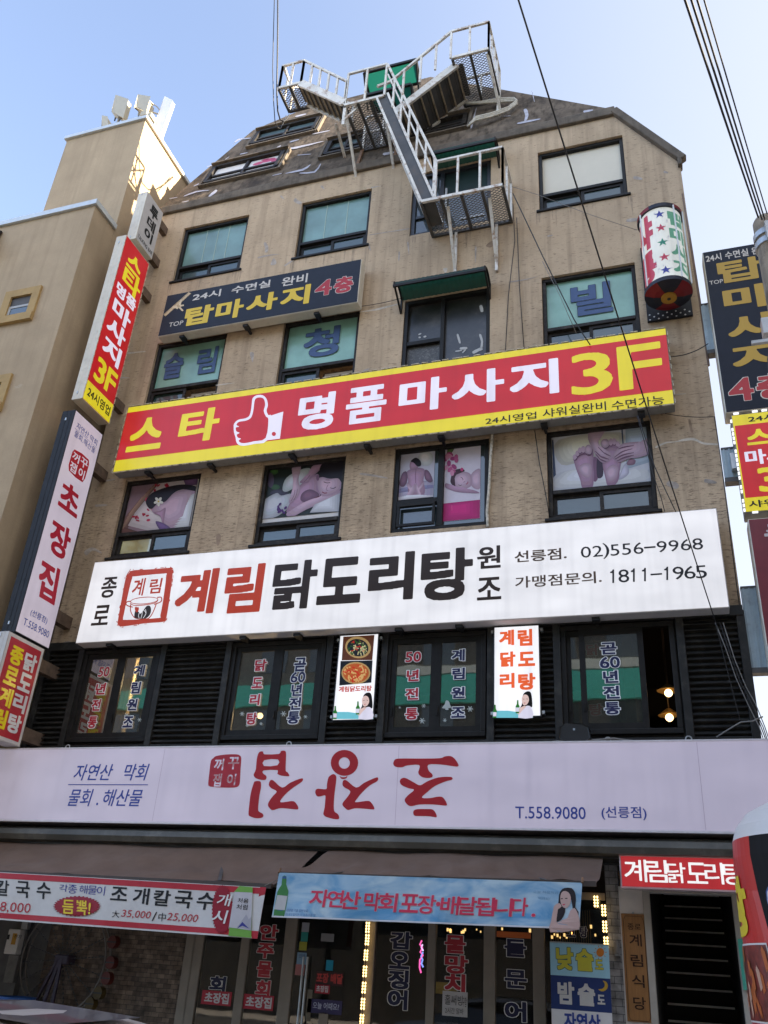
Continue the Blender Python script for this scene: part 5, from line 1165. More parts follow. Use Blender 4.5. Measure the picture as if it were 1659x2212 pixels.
# ================================================================== NEIGHBOUR BUILDING
XN, YN, YT = -10.12, -1.49, -.82
NB = thing('neighbour_building', 'plain ochre rendered building with a roof tower carrying antennas', 'building', (-14,YN,0))
zc = atX(208,446,XN).z; ztw = atX(317.5,264,XN).z
nb = MB(); nb.box(-26,XN,YN,10,0,zc); nb.build('wall', M_NEIGH, NB)
xt = atY(145,304,YT).x
tw = MB(); tw.box(xt,XN+.002,YT,7,zc-.3,ztw); tw.build('roof_tower', M_NEIGH, NB)
cp = MB(); cp.box(-26,XN+.05,YN-.06,YN+.10,zc,zc+.12); cp.box(XN-.10,XN+.05,YN+.10,YT-.01,zc,zc+.12); cp.box(xt-.05,XN+.06,YT-.06,YT+.1,ztw,ztw+.09); cp.box(XN-.10,XN+.06,YT+.1,7,ztw,ztw+.09)
cp.build('parapet_cap', mat('zinc parapet cap', (.50,.52,.52), .45, .3, var=.1), NB)
def nwin(q, name='window'):
    pl = PY(YN); a, b, c, d = (pl(*v) for v in q); x0, x1, z0, z1 = (a.x+d.x)/2, (b.x+c.x)/2, (c.z+d.z)/2, (a.z+b.z)/2
    m_ = MB(); t = .17; y = YN
    m_.box(x0,x1,y-.05,y+.02,z1-t,z1); m_.box(x0,x1,y-.08,y+.02,z0,z0+t); m_.box(x0,x0+t,y-.049,y+.019,z0+t,z1-t); m_.box(x1-t,x1,y-.049,y+.019,z0+t,z1-t)
    o = m_.build(name, mat('mustard window trim', (.36,.235,.09), .8, var=.15, scale=4), NB)
    m_ = MB(); m_.box(x0+t,x1-t,y-.004,y+.02,z0+t,z1-t); m_.build('dark_opening', mat('window gloom', (.06,.05,.04), .6), o)
    m_ = MB(); zm = z0+t+(z1-z0-2*t)*.45
    for bx in ((x0+t,x1-t,z0+t,z0+t+.04),(x0+t,x1-t,zm,zm+.05)): m_.box(bx[0],bx[1],y-.018,y-.006,bx[2],bx[3])
    m_.box(x0+t,x0+t+.05,y-.018,y-.006,z0+t,zm); m_.build('sash', mat('grey sash', (.35,.34,.32), .5), o)
    m_ = MB(); m_.quad((x0+t,y-.008,z0+t),(x1-t,y-.008,z0+t),(x1-t,y-.008,zm),(x0+t,y-.008,zm)); m_.build('pane', M_DARKGLASS, o)
nwin(((17,635),(95,618),(68,693),(-8,706)))
nwin(((-60,825),(28,808),(5,890),(-80,902)))
pl = PY(YN-.35); a, b = atY(0,505,YN-.35), atY(17,525,YN-.35)
W_ = thing('awning_window', 'blue tinted window tilted open high on the ochre wall', 'window', (a.x,YN-.2,a.z-.5))
m_ = MB(); q0 = [atY(-30,505,YN), atY(8,503,YN), atY(18,522,YN-.3), atY(-25,560,YN-.3)]
q0 = [Vector((-13.6,YN-.02,atY(4,503,YN).z)), Vector((atY(4,503,YN).x,YN-.02,atY(4,503,YN).z)), Vector((atY(4,503,YN).x,YN-.40,atY(4,503,YN).z-.62)), Vector((-13.6,YN-.40,atY(4,503,YN).z-.62))]
m_.quad(*q0); m_.build('pane', glassy('blue tint glass', (.08,.16,.19), .2, .05), W_)
m_ = MB()
for p, q in zip(q0, q0[1:]+q0[:1]): m_.bar(p, q, .06,.05)
m_.bar(q0[2]+Vector((-.1,-.02,.02)), q0[2]+Vector((.16,-.02,.02)), .07,.07); m_.build('frame', M_FRAME, W_)
# antennas on the tower
ra = lambda x, y: ((380+x/4.1475)/1.8228, (340+y/4.1475)/1.8228)
M_ANT = mat('antenna grey plastic', (.40,.36,.27), .5, var=.06); M_ANTP = mat('antenna pole', (.28,.27,.25), .5, .4)
def ant(name, lab, tl, tr_, br, bl, Y, depth, cat='antenna', foot=None, mt=None, bev=.02):
    P = [atY(*ra(*q), Y) for q in (tl, tr_, br, bl)]; S = thing(name, lab, cat, (P[3].x, Y, ztw))
    m_ = MB(); m_.prism([P[3], P[2], P[1], P[0]], (0,depth,0)); m_.build('housing', mt or M_ANT, S, bevel=bev)
    cx_ = (P[2]+P[3])/2; m_ = MB(); m_.tube([Vector((cx_.x,Y+depth/2,ztw)), Vector((cx_.x,Y+depth/2,max(cx_.z+.1, ztw+.15)))], .022, 8); m_.build('pole', M_ANTP, S)
    return S, P
ant('small_antenna', 'short pale box antenna, smallest on the tower roof', (100,485),(172,500),(180,712),(85,720), -.5, .22)
S, P = ant('panel_antenna', 'large flat grey antenna box on a leaning pole over the tower', (318,150),(512,215),(430,500),(252,425), -.45, .14)
m_ = MB(); cz = (P[2]+P[3])/2
for k in (-.10,0,.10): m_.tube([cz+Vector((k,.07,0)), cz+Vector((k,.07,-.09))], .018, 6)
m_.tube([cz+Vector((.06,.07,-.05)), cz+Vector((-.02,.1,-.35)), Vector((cz.x-.1,-.3,ztw))], .010, 5); m_.build_each('connector', M_BLACKPL, S)
S, P = ant('drum_antenna', 'rounded grey antenna unit with cables below it on tower roof', (695,158),(850,185),(790,390),(640,360), -.45, .16, bev=.05)
m_ = MB(); cz = (P[2]+P[3])/2
for k in (-.08,0,.07): m_.tube([cz+Vector((k,.07,.01)), cz+Vector((k*.8,.07,-.10)), Vector((cz.x+k,-.36,ztw))], .009, 5)
m_.build_each('connector', M_BLACKPL, S)
S, P = ant('panel_antenna', 'tall white sector panel antenna leaning at the tower corner in full sun', (1115,175),(1238,235),(1040,800),(945,655), -.30, .10, mt=mat('white antenna plastic', (.75,.73,.70), .5, var=.04))
m_ = MB(); lo = atY(*ra(905,420), -.25); m_.tube([atY(*ra(790,385), -.3), lo, atY(*ra(1010,455), -.25)], .022, 6); m_.tube([Vector((lo.x,-.25,ztw)), lo+Vector((0,0,.14))], .026, 8)
m_.tube([atY(*ra(x,y), -.25) for x, y in ((820,292),(880,285),(950,305),(1000,345),(1030,390))], .016, 6); m_.tube([atY(*ra(x,y), -.3) for x, y in ((755,400),(770,440),(810,478))], .016, 6)
m_.build('mounting_arm', M_ANTP, S)
m_ = MB(); p = atY(*ra(825,515), -.35); m_.box(p.x-.09,p.x+.09,-.5,-.3,p.z-.08,p.z+.07); p = atY(*ra(905,545), -.35); m_.box(p.x-.08,p.x+.08,-.5,-.3,p.z-.09,p.z+.06); m_.build_each('junction_box', M_ANT, S, bevel=.015)

# ================================================================== POLE, CABLES
PXc, PYc = 1.165, -5.0
S = thing('utility_pole', 'stained concrete utility pole in front of the navy wing sign', 'pole', (PXc,PYc,0)); zp = atY(1648,478,PYc).z
m_ = MB(); m_.tube([(PXc,PYc,0),(PXc,PYc,zp*.5),(PXc,PYc,zp-.03),(PXc,PYc,zp)], [.155,.132,.112,.098], 24); m_.build('shaft', M_CONC, S, smooth=False)
m_ = MB()
for z in (zp-.24,zp-.34,zp-1.17,zp-1.28): m_.tube([(PXc,PYc,z),(PXc,PYc,z+.06)], .128, 24)
m_.box(PXc-.04,PXc+.05,PYc-.17,PYc-.10,zp-.36,zp-.16); m_.box(PXc-.19,PXc-.12,PYc-.06,PYc+.04,zp-1.30,zp-1.14); m_.bar((PXc-.30,PYc-.1,zp-1.42),(PXc+.2,PYc-.1,zp-1.42),.03,.03); m_.build_each('clamp_band', M_GALV, S)
m_ = MB()
for k in range(4):
    r_ = .10+.02*k; m_.tube([(PXc-.12+r_*.6*math.cos(t*.45), PYc-.16-.01*k, zp-1.78+r_*1.6*math.sin(t*.45)) for t in range(15)], .012, 5)
m_.tube([(PXc-.04,PYc-.17,zp-1.5),(PXc-.02,PYc-.17,zp-3.0)], .035, 8); m_.build('cable_coil', M_CABLE, S)
def sag(p, q, s=.0, n=14): p, q = Vector(p), Vector(q); return [p+(q-p)*k/n-Vector((0,0,4*s*(k/n)*(1-k/n))) for k in range(n+1)]
def cable(name, lab, pts, r, mt=None, group=None, seg=5):
    m_ = MB(); m_.tube(pts, r, seg); return tag(m_.build(name, mt or M_CABLE, smooth=True), lab, 'cable', group)
labs = ['thickest of four parallel black cables to the pole, leftmost of them', 'second from the left of four parallel cables to the pole', 'third from left of the four parallel cables to the pole', 'rightmost and thinnest of four parallel cables to the pole']
for k, (xt_, xb_, yb_, r_) in enumerate(((1478,1638,470,.011),(1492,1646,474,.010),(1505,1652,474,.009),(1520,1657,462,.007))):
    top = atY(xt_-3,-14,-8.2); bot = atY(xb_,yb_,PYc-.12); cable('overhead_cable', labs[k], sag(top, bot, .03), r_*.72, group='four parallel cables over the street')
a = atY(1116,-12,-7.5); b = atY(1545,1342,-.36); cable('drop_cable', 'single black cable slanting across the whole front to the white sign corner', sag(a, b, .05, 20), .0075)
b = Vector((-.02,-.62,zb_+1.06))
cable('drop_cable', 'thin cable slanting from the white sign corner over the end louvres', sag(atY(1545,1342,-.36), atY(1600,1560,-.10), .03), .006)
rp3 = lambda x, y, n=.05: onP(x, y, RO, RN)+RN*n
loop = lambda pts, Y0, Y1: [atY(x,y,Y0+(Y1-Y0)*i/(len(pts)-1)) for i, (x,y) in enumerate(pts)]
cable('roof_cable', 'thick black cable hanging from above and looping onto the roof', loop([(600,-10),(600,60),(599,140),(598,200),(600,240),(605,258),(612,263),(619,258),(625,248)], -1.2, .6), .017)
cable('roof_cable', 'thinner black cable beside the thick one, looping lower onto the roof', loop([(593,-10),(591,60),(589,150),(591,220),(594,262),(600,276),(606,278),(612,266),(618,250)], -1.2, .5), .010)
cable('wall_cable', 'black cable running from the balcony corner down to the red sign', loop([(1108,418),(1172,553),(1240,690),(1262,726),(1275,745)], -.55, -.36), .010)
cable('wall_cable', 'thin cable below the red sign passing over the foot massage poster', loop([(1378,898),(1415,1010),(1438,1060),(1460,1106)], -.34, -.36), .007)
cable('wall_cable', 'thinner cable crossing the foot massage poster beside the window frame', loop([(1376,898),(1392,955),(1411,1025),(1428,1075),(1436,1105)], -.33, -.30), .006)
cable('wall_cable', 'faint grey wire from the balcony to the drum sign', loop([(1090,398),(1160,420),(1270,462),(1376,497)], -.05, -.10), .005, M_CABLE2)
cable('wall_cable', 'longer of two slim dark wires hanging down the wall below the balcony', loop([(1108,440),(1112,520),(1098,640),(1092,757)], -.04, -.04), .007)
cable('wall_cable', 'shorter of two slim dark wires hanging below the balcony, nearer the letter window', loop([(1116,470),(1122,620),(1132,753)], -.04, -.04), .007)
cable('wall_cable', 'short cable sagging from the red sign to the navy wing sign', sag(atY(1447,770,-.1), atY(1530,742,-.1), .06), .008)
cable('wall_cable', 'short wire from red sign lower corner to the building edge', sag(atY(1436,893,-.08), atY(1543,900,-.08), .03), .006)
cable('wall_cable', 'brown wire joining the navy sign to the dark window', sag(atY(777,662,-.04), atY(872,643,-.04), .02), .006)
cable('wall_cable', 'thin wire hanging beside the casement window with two posters', loop([(1155,930),(1165,1000),(1180,1075),(1186,1110)], -.04, -.04), .007)
cable('wall_cable', 'thin stay wire fanning from balcony to red sign', loop([(1172,565),(1210,640),(1245,720)], -.4, -.36), .005, M_CABLE2)
rnd = random.Random(8)
for k, (x0_, x1_, x2_) in enumerate(((1545,1590,1640),(1555,1600,1648),(1562,1612,1652))):
    cable('corner_cable', ['outermost slack cable leaving the white sign corner across the end louvres', 'second slack cable from white sign corner to the building edge', 'slack grey cable hugging the building edge beside the end louvres'][k], [atY(x0_,1345,-.2), atY((x0_+x1_)/2,1400+12*k,-.16), atY(x1_,1465+10*k,-.14), atY((x1_+x2_)/2,1520,-.13), atY(x2_,1570,-.13), atY(x2_+14,1612,-.13)], .0065, M_CABLE2 if k != 1 else M_CABLE)
cable('corner_cable', 'loose grey cable bending up from lavender sign top at the end louvres', [atY(x,y,-.3) for x, y in ((1548,1592),(1575,1575),(1600,1560),(1625,1558),(1648,1548))], .009, M_CABLE2)
cable('corner_cable', 'long black cable running up the building edge beside the wing signs', [atY(x,y,.0) for x, y in ((1543,900),(1556,985),(1572,1110),(1592,1270),(1610,1400),(1640,1560),(1655,1600))], .007)
c = MB(); z_ = zt_+.02; c.tube([Vector(p) for p in ((-1.55,-.42,z_),(-1.3,-.45,z_+.02),(-1.1,-.40,z_+.03),(-.9,-.46,z_+.01),(-.72,-.42,z_+.04),(-.5,-.46,z_),(-.2,-.45,z_))], .012, 5); c.tube([Vector(p) for p in ((-1.5,-.48,z_),(-1.25,-.5,z_+.03),(-1.0,-.5,z_+.01),(-.75,-.5,z_+.03),(-.6,-.48,z_))], .012, 5)
tag(c.build('cable_bundle', M_CABLE2, smooth=True), 'tangle of cable lying on the lavender sign under the loudspeaker', 'cable')
# wall pipe strip by the casement
m_ = MB(); m_.tube([atY(x,y,-.03) for x, y in ((1064,935),(1060,990),(1056,1060),(1052,1105),(1054,1138))], .022, 6); tag(m_.build('drain_pipe', mat('flaking white pipe', (.52,.47,.38), .8, var=.5, scale=20)), 'flaking white pipe beside the casement window on third floor', 'pipe')
m_ = MB(); m_.tube([atY(x,y,.02) for x, y in ((1474,420),(1490,520),(1512,660),(1530,790))], .025, 6); tag(m_.build('drain_pipe', mat('brown pipe', (.17,.11,.08), .7)), 'slim brown pipe down the building edge by the drum sign', 'pipe')
# loudspeaker
p = atY(1243,1592,-.42); S = thing('loudspeaker', 'small black loudspeaker sitting on the lavender sign below the last window', 'speaker', (p.x,-.42,zt_))
m_ = MB(); prof = [(-.19,.02),(-.17,.16),(-.10,.20),(.10,.20),(.17,.16),(.19,.02),(.12,0),(-.12,0)]
m_.prism([Vector((p.x+a_,-.52,zt_+.03+b_)) for a_, b_ in prof], (0,.22,0)); m_.build('body', M_BLACKPL, S, bevel=.02)
m_ = MB(); m_.box(p.x-.015,p.x+.01,-.524,-.519,zt_+.15,zt_+.175); m_.build('badge', flat('pale badge', (.35,.4,.45)), S); m_ = MB(); m_.box(p.x-.05,p.x+.05,-.5,-.36,zt_,zt_+.03); m_.build('foot', M_BLACKPL, S)
# pendant lamps inside
M_BULB = mat('warm bulb', (1,.75,.45), emit=9*E_, ecol=(1,.62,.25), var=0)
for k, (px_, py_, Y, lab) in enumerate(((1444,1497,.75,'upper pendant lamp with brass shade glowing inside the open window'),(1446,1550,.95,'lower pendant lamp with brass shade glowing inside the open window'))):
    q = atY(px_,py_,Y); S = thing('pendant_lamp', lab, 'lamp', q, 'pendant lamps in the upper dining room')
    m_ = MB(); n_ = 20; r1_, r2_ = .03, .15
    for i in range(n_):
        a, b = 2*math.pi*i/n_, 2*math.pi*(i+1)/n_
        m_.quad(q+Vector((r2_*math.cos(a),r2_*math.sin(a),.03)), q+Vector((r2_*math.cos(b),r2_*math.sin(b),.03)), q+Vector((r1_*math.cos(b),r1_*math.sin(b),.12)), q+Vector((r1_*math.cos(a),r1_*math.sin(a),.12)))
    m_.build('shade', mat('brass shade', (.40,.26,.10), .35, .7), S, smooth=True)
    m_ = MB(); n2 = 8
    for i in range(n2):
        for j in range(12):
            f_ = lambda i_, j_: q+Vector((.052*math.sin(math.pi*i_/n2)*math.cos(2*math.pi*j_/12), .052*math.sin(math.pi*i_/n2)*math.sin(2*math.pi*j_/12), .052*math.cos(math.pi*i_/n2)))
            m_.quad(f_(i,j), f_(i+1,j), f_(i+1,j+1), f_(i,j+1))
    m_.build('bulb', M_BULB, S, smooth=True)
    m_ = MB(); m_.tube([q+Vector((0,0,.1)), Vector((q.x,q.y,6.4))], .008, 5); m_.build('cord', mat('lamp cord', (.10,.07,.05), .8), S)
for k, (px_, py_, lab) in enumerate(((326,1468,'warm bulb glowing behind the first upper window'),(560,1545,'warm bulb glowing behind the lower second window, left pane'),(569,1583,'small warm bulb low behind the second upper window'))):
    q = atY(px_,py_,.35); m_ = MB(); n2 = 6
    for i in range(n2):
        for j in range(10):
            f_ = lambda i_, j_: q+Vector((.045*math.sin(math.pi*i_/n2)*math.cos(2*math.pi*j_/10), .03+.045*math.sin(math.pi*i_/n2)*math.sin(2*math.pi*j_/10), .045*math.cos(math.pi*i_/n2)))
            m_.quad(f_(i,j), f_(i+1,j), f_(i+1,j+1), f_(i,j+1))
    ld = bpy.data.lights.new('bulb_light', 'POINT'); ld.energy = (16, 7, 4)[k]; ld.color = (1,.68,.36); ld.shadow_soft_size = .06; lo_ = bpy.data.objects.new('bulb_light', ld); COL.objects.link(lo_); lo_.location = q+Vector((0,.16,.02))
    o = m_.build('light_bulb', M_BULB, smooth=True); tag(o, lab, 'bulb', 'bulbs behind the upper windows')

# pale curtain gathered behind the meeting stiles of the first upper window
cu = MB(); xa, xb = atY(228,1500,.32).x, atY(285,1500,.32).x; n_ = 40
for i in range(n_):
    f_ = lambda k: (xa+(xb-xa)*k/n_, .32+.03*math.sin(k*1.15)+.015*math.sin(k*2.9))
    (x0_, y0_), (x1_, y1_) = f_(i), f_(i+1); cu.quad((x0_,y0_,4.35),(x1_,y1_,4.35),(x1_,y1_,6.2),(x0_,y0_,6.2))
tag(cu.build('curtain', mat('cream curtain', (.62,.50,.30), .8, var=.1), smooth=True), 'cream curtain lit warm behind the first upper window', 'curtain')

# ================================================================== SHOP FRONT
M_JAMB = mat('taupe door frame', (.24,.20,.155), .5, .2, var=.12, scale=4)
M_DKWALL = mat('dark shop wall', (.030,.027,.025), .85, var=.2)
def brick_mat(name, c1, c2, mortar, sc, off=.5):
    mt, n, b = nodes_mat(name); L = n.links; N = n.nodes.new
    tc = N('ShaderNodeTexCoord'); sp = N('ShaderNodeSeparateXYZ'); L.new(tc.outputs['Object'], sp.inputs[0]); cb = N('ShaderNodeCombineXYZ'); L.new(sp.outputs[0], cb.inputs[0]); L.new(sp.outputs[2], cb.inputs[1])
    br = N('ShaderNodeTexBrick'); br.inputs['Scale'].default_value = sc; br.inputs['Color1'].default_value = (*c1,1); br.inputs['Color2'].default_value = (*c2,1); br.inputs['Mortar'].default_value = (*mortar,1); br.inputs['Mortar Size'].default_value = .012; br.inputs['Bias'].default_value = -.1
    L.new(cb.outputs[0], br.inputs[0]); no = N('ShaderNodeTexNoise'); no.inputs['Scale'].default_value = 9; no.inputs['Detail'].default_value = 6; L.new(tc.outputs['Object'], no.inputs[0])
    mr = N('ShaderNodeMapRange'); mr.inputs[1].default_value = .3; mr.inputs[2].default_value = .7; mr.inputs[3].default_value = .55; mr.inputs[4].default_value = 1.5; L.new(no.outputs[0], mr.inputs[0])
    mx = N('ShaderNodeMix'); mx.data_type = 'RGBA'; mx.blend_type = 'MULTIPLY'; mx.inputs[0].default_value = 1; L.new(br.outputs[0], mx.inputs[6]); L.new(mr.outputs[0], mx.inputs[7]); L.new(mx.outputs[2], b.inputs['Base Color']); b.inputs['Roughness'].default_value = .9
    bp = N('ShaderNodeBump'); bp.inputs['Strength'].default_value = .6; bp.inputs['Distance'].default_value = .02; bp.invert = True; L.new(br.outputs['Fac'], bp.inputs['Height']); L.new(bp.outputs[0], b.inputs['Normal']); return mt
ZS = 3.2
SF = thing('shop_front', 'shaded glazed shop front under the brown awnings', 'shop front', (-4.4,0,0))
m_ = MB(); m_.box(-8.60,-6.42,.02,.12,0,ZS); m_.build('brick_wall', brick_mat('old stock brick', (.19,.135,.095), (.078,.057,.042), (.05,.042,.034), 4.6), SF)
m_ = MB(); m_.box(XL,-8.95,-.02,.12,0,ZS); m_.box(-9.30+.34,-8.60,.08,.14,0,ZS); m_.build_each('side_pillar', mat('grey painted pillar', (.13,.125,.12), .8, var=.2), SF)
m_ = MB(); m_.box(-1.05+.06,-.845,-.03,.14,0,ZS); m_.build('stone_pillar', brick_mat('grey stone tile', (.27,.26,.25), (.16,.155,.15), (.07,.07,.07), 3.4), SF)
m_ = MB(); m_.box(-.845,-.535,-.02,.12,0,2.78); m_.build('white_jamb', mat('off white jamb', (.74,.69,.63), .7, var=.08), SF)
m_ = MB(); m_.box(XL,XR,.0,.12,2.95,ZS+.2); m_.build('lintel', M_DKWALL, SF)
m_ = MB()
xs = [(-6.42,-6.28),(-6.30,-6.16),(-5.62,-5.50),(-5.02,-4.86),(-3.93,-3.80),(-3.13,-3.03),(-2.44,-2.30),(-1.86,-1.72)]
for a, b in xs: m_.box(a,b,-.03,.05,0,2.95)
m_.box(-6.42,-4.86,-.02,.04,0,.88); m_.box(-3.8,-1.05,-.02,.04,0,.72); m_.box(-6.3,-1.0,-.025,.045,2.62,2.70); m_.box(-3.80,-1.0,-.024,.044,1.02,1.08)
m_.build('frame', M_JAMB, SF, bevel=.006)
for a, b, name, lo in ((-6.16,-5.62,'shop_pane',.88),(-5.50,-5.02,'shop_pane',.88),(-4.86,-3.93,'door_glass',0.1),(-3.80,-3.13,'shop_pane',1.05),(-3.03,-2.44,'shop_pane',1.05),(-2.30,-1.86,'shop_pane',1.05),(-1.72,-1.0,'shop_pane',1.05)):
    p = MB(); p.quad((a,.0,lo),(b,.0,lo),(b,.0,2.94),(a,.0,2.94)); p.build(name, M_SEEGLASS, SF)
m_ = MB(); q = PY(-.05)
for x_ in (atY(553+290/3,1843+900/3,-.05).x, atY(553+316/3,1843+900/3,-.05).x): m_.tube([(x_,-.06,.4),(x_,-.06,1.83)], .014, 8)
m_.build_each('door_handle', M_GALV, SF)
# interior
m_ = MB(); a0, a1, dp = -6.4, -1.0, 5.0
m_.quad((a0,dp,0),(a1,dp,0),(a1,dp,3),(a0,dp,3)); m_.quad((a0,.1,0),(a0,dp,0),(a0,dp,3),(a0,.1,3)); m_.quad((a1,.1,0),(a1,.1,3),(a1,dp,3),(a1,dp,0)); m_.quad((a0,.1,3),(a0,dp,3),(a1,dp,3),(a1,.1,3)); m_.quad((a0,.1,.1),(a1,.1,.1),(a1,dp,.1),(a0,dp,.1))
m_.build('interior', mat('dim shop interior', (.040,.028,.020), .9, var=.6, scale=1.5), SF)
b15 = lambda x, y: (553+x/3, 1843.333+y/3); b14 = lambda x, y: (x/3, 1843.333+y/3); b16 = lambda x, y: (1106+x/3, 1843.333+y/3); q7_ = lambda x, y: (x/2, 1659+y/2)
def shopword(o_name, items, m, y=-.006, bold=.055, om=None, grow=.035):
    t = MB()
    for s_, a, b, f in items: ptext(t, s_, PY(y), f(*a), f(*b), 0, bold, .004, outline=1, grow=grow)
    t.build(o_name, [m, om or MATS['shop outline']], SF)
MATS['shop outline'] = flat('dull white outline', (.74,.70,.65)); M_NAVS = flat('shop navy vinyl', (.018,.018,.05)); M_REDS = flat('shop red vinyl', (.40,.03,.04))
shopword('lettering', [('안',(20,560),(150,465),b15),('주',(2,678),(122,585),b15),('물',(0,800),(110,702),b15),('회',(-8,928),(98,826),b15)], M_REDS)
shopword('lettering', [('회',(1352,898),(1470,800),b14)], M_NAVS)
shopword('lettering', [('갑',(868,618),(1015,512),b15),('오',(862,745),(998,640),b15),('징',(855,875),(992,760),b15),('어',(850,1008),(985,888),b15)], M_NAVS)
shopword('lettering', [('물',(1222,645),(1360,535),b15),('망',(1222,775),(1375,665),b15),('치',(1222,905),(1358,785),b15)], M_REDS)
shopword('lettering', [('돌',(1610,668),(1750,560),b15),('문',(1612,870),(1755,760),b15),('어',(1612,1085),(1752,965),b15)], M_NAVS)
shopword('lettering', [('탕',(440,545),(488,475),b16),('코',(352,540),(410,478),b16)], M_NAVS)
def sticker(lab, cat, pl, a, b, m, extra=None, name='window_sticker', thick=.004, group=None):
    O, U, V = pl.snap(pl(*a), pl(*b)); S = thing(name, lab, cat, O+U*.5, group); c = MB(); N_ = pl.N
    c.raw([O, O+U, O+U+V, O+V, O+N_*thick, O+U+N_*thick, O+U+V+N_*thick, O+V+N_*thick], [(3,2,1,0),(4,5,6,7),(0,1,5,4),(1,2,6,5),(2,3,7,6),(3,0,4,7)]); c.build('sheet', m, S)
    if extra:
        t = MB(); mats = []
        for s_, bx, mm, bold in extra:
            if mm not in mats: mats.append(mm)
            o_ = O+U*bx[0]+V*bx[1]; text(t, s_, o_, U*(bx[2]-bx[0]), V*(bx[3]-bx[1]), mats.index(mm), bold, thick+.003)
        t.build('lettering', mats, S)
    return S
PG = PY(-.008)
M_STRED = flat('sticker red', (.42,.03,.045)); M_STW = flat('sticker white', (.60,.57,.55))
sticker('red window sticker with white writing under the lone navy letter', 'sticker', PG, b14(1302,975), b14(1505,900), M_STRED, [('초장집',(.10,.12,.92,.88),M_STW,.05)])
sticker('red window sticker under the column of red letters, white writing', 'sticker', PG, b14(1572,1005), b14(1778,925), M_STRED, [('초장집',(.08,.12,.94,.88),M_STW,.05)])
sticker('small red sticker with white writing on the entrance door glass', 'sticker', PG, b15(380,905), b15(480,852), M_STRED, [('초장집',(.10,.15,.90,.85),M_STW,.04)])
sticker('red lettered panel above the small red sticker on door', 'sticker', PG, b15(385,850), b15(570,775), flat('dark smoked film', (.05,.02,.02)), [('포장 배달',(.02,.15,.98,.9),flat('glow red vinyl', (.50,.06,.05)),.06)])
sticker('dark purple strip sticker low on the entrance door', 'sticker', PG, b15(330,1030), b15(560,958), flat('purple film', (.05,.04,.10)), [('오늘 어때요?',(.16,.30,.92,.80),flat('pale violet print', (.42,.42,.52)),.03)])
sticker('pale notice paper high on the entrance door', 'paper', PG, b15(420,570), b15(508,522), flat('grey paper', (.22,.21,.20)))
sticker('cyan square note on the entrance door glass', 'paper', PG, b15(452,758), b15(502,694), flat('cyan note', (.02,.30,.42)))
sticker('light blue notice above the door handle of the entrance', 'paper', PG, b15(262,718), b15(330,645), flat('light blue note', (.22,.34,.45)), [('안내',(.2,.55,.8,.9),flat('note ink', (.08,.12,.2)),.0)])
sticker('green sticker high on the entrance door, above the yellow note', 'sticker', PG, b15(290,570), b15(340,512), flat('green note', (.03,.24,.20)))
sticker('yellow note below the green sticker on the entrance door', 'paper', PG, b15(278,628), b15(332,575), flat('olive yellow note', (.34,.32,.04)))
sticker('white sticker with dark figure at the top of entrance door', 'sticker', PG, b15(295,508), b15(348,450), flat('white note', (.32,.31,.32)))
sticker('pink sticker with round mark by the door handle', 'sticker', PG, b15(252,788), b15(318,722), flat('pink note', (.42,.16,.15)))
sticker('tall beige menu sheet low on the entrance door', 'paper', PG, b15(318,1085), b15(368,885), flat('beige menu', (.22,.19,.14)))
sticker('beige card at the bottom of the entrance door', 'paper', PG, b15(402,1110), b15(468,1035), flat('beige card', (.25,.2,.15)))
M_INK = flat('marker ink', (.05,.045,.045))
sticker('handwritten white paper taped below the middle red letters', 'paper', PG, b15(1206,1050), b15(1372,902), flat('crumpled paper', (.50,.46,.43)), [('홀써빙',(.10,.45,.80,.86),M_INK,.01),('구함',(.80,.40,.97,.80),M_INK,0),('2시간 알바',(.12,.10,.85,.34),M_INK,0)])
sticker('orange notice behind the top of the fourth glass pane', 'paper', PG, b15(1560,542), b15(1780,515), flat('orange notice', (.60,.14,.03)))
# neon figure hanging inside
NS = thing('neon_sign', 'pink and blue neon outline hanging inside the squid window', 'neon sign', atY(*b15(1072,700), .25)); pl = PY(.06)
for pts, c_, nm in (([(1075,565),(1062,590),(1078,612),(1064,640),(1082,660),(1062,690),(1060,740),(1070,775)], (1,.12,.45), 'pink_tube'), ([(1082,640),(1070,668),(1080,690),(1072,715),(1084,738)], (.25,.35,1), 'blue_tube'), ([(1080,590),(1072,610),(1084,632)], (.8,.6,1), 'white_tube')):
    m_ = MB(); m_.tube([pl(*b15(*p)) for p in pts], .010, 6); m_.build(nm, mat('neon '+nm, c_, emit=2.2*E_, ecol=c_, var=0), NS, smooth=True)
# things seen through the glass
S = thing('crate', 'yellow crate behind the glass beside the handwritten paper', 'crate', (-3.0,.8,0)); a = atY(*b15(1125,905), .8); b = atY(*b15(1270,840), .8)
m_ = MB(); m_.box(a.x,b.x,.8,1.1,a.z,b.z); m_.box(a.x+.02,b.x-.02,.79,.80,(a.z+b.z)/2-.01,(a.z+b.z)/2+.015); m_.build('body', mat('yellow crate', (.62,.40,.07), emit=.05*E_), S, bevel=.01)
m_ = MB(); m_.box(a.x,b.x,.75,1.2,.1,a.z-.005); m_.build('support', M_DKWALL, S)
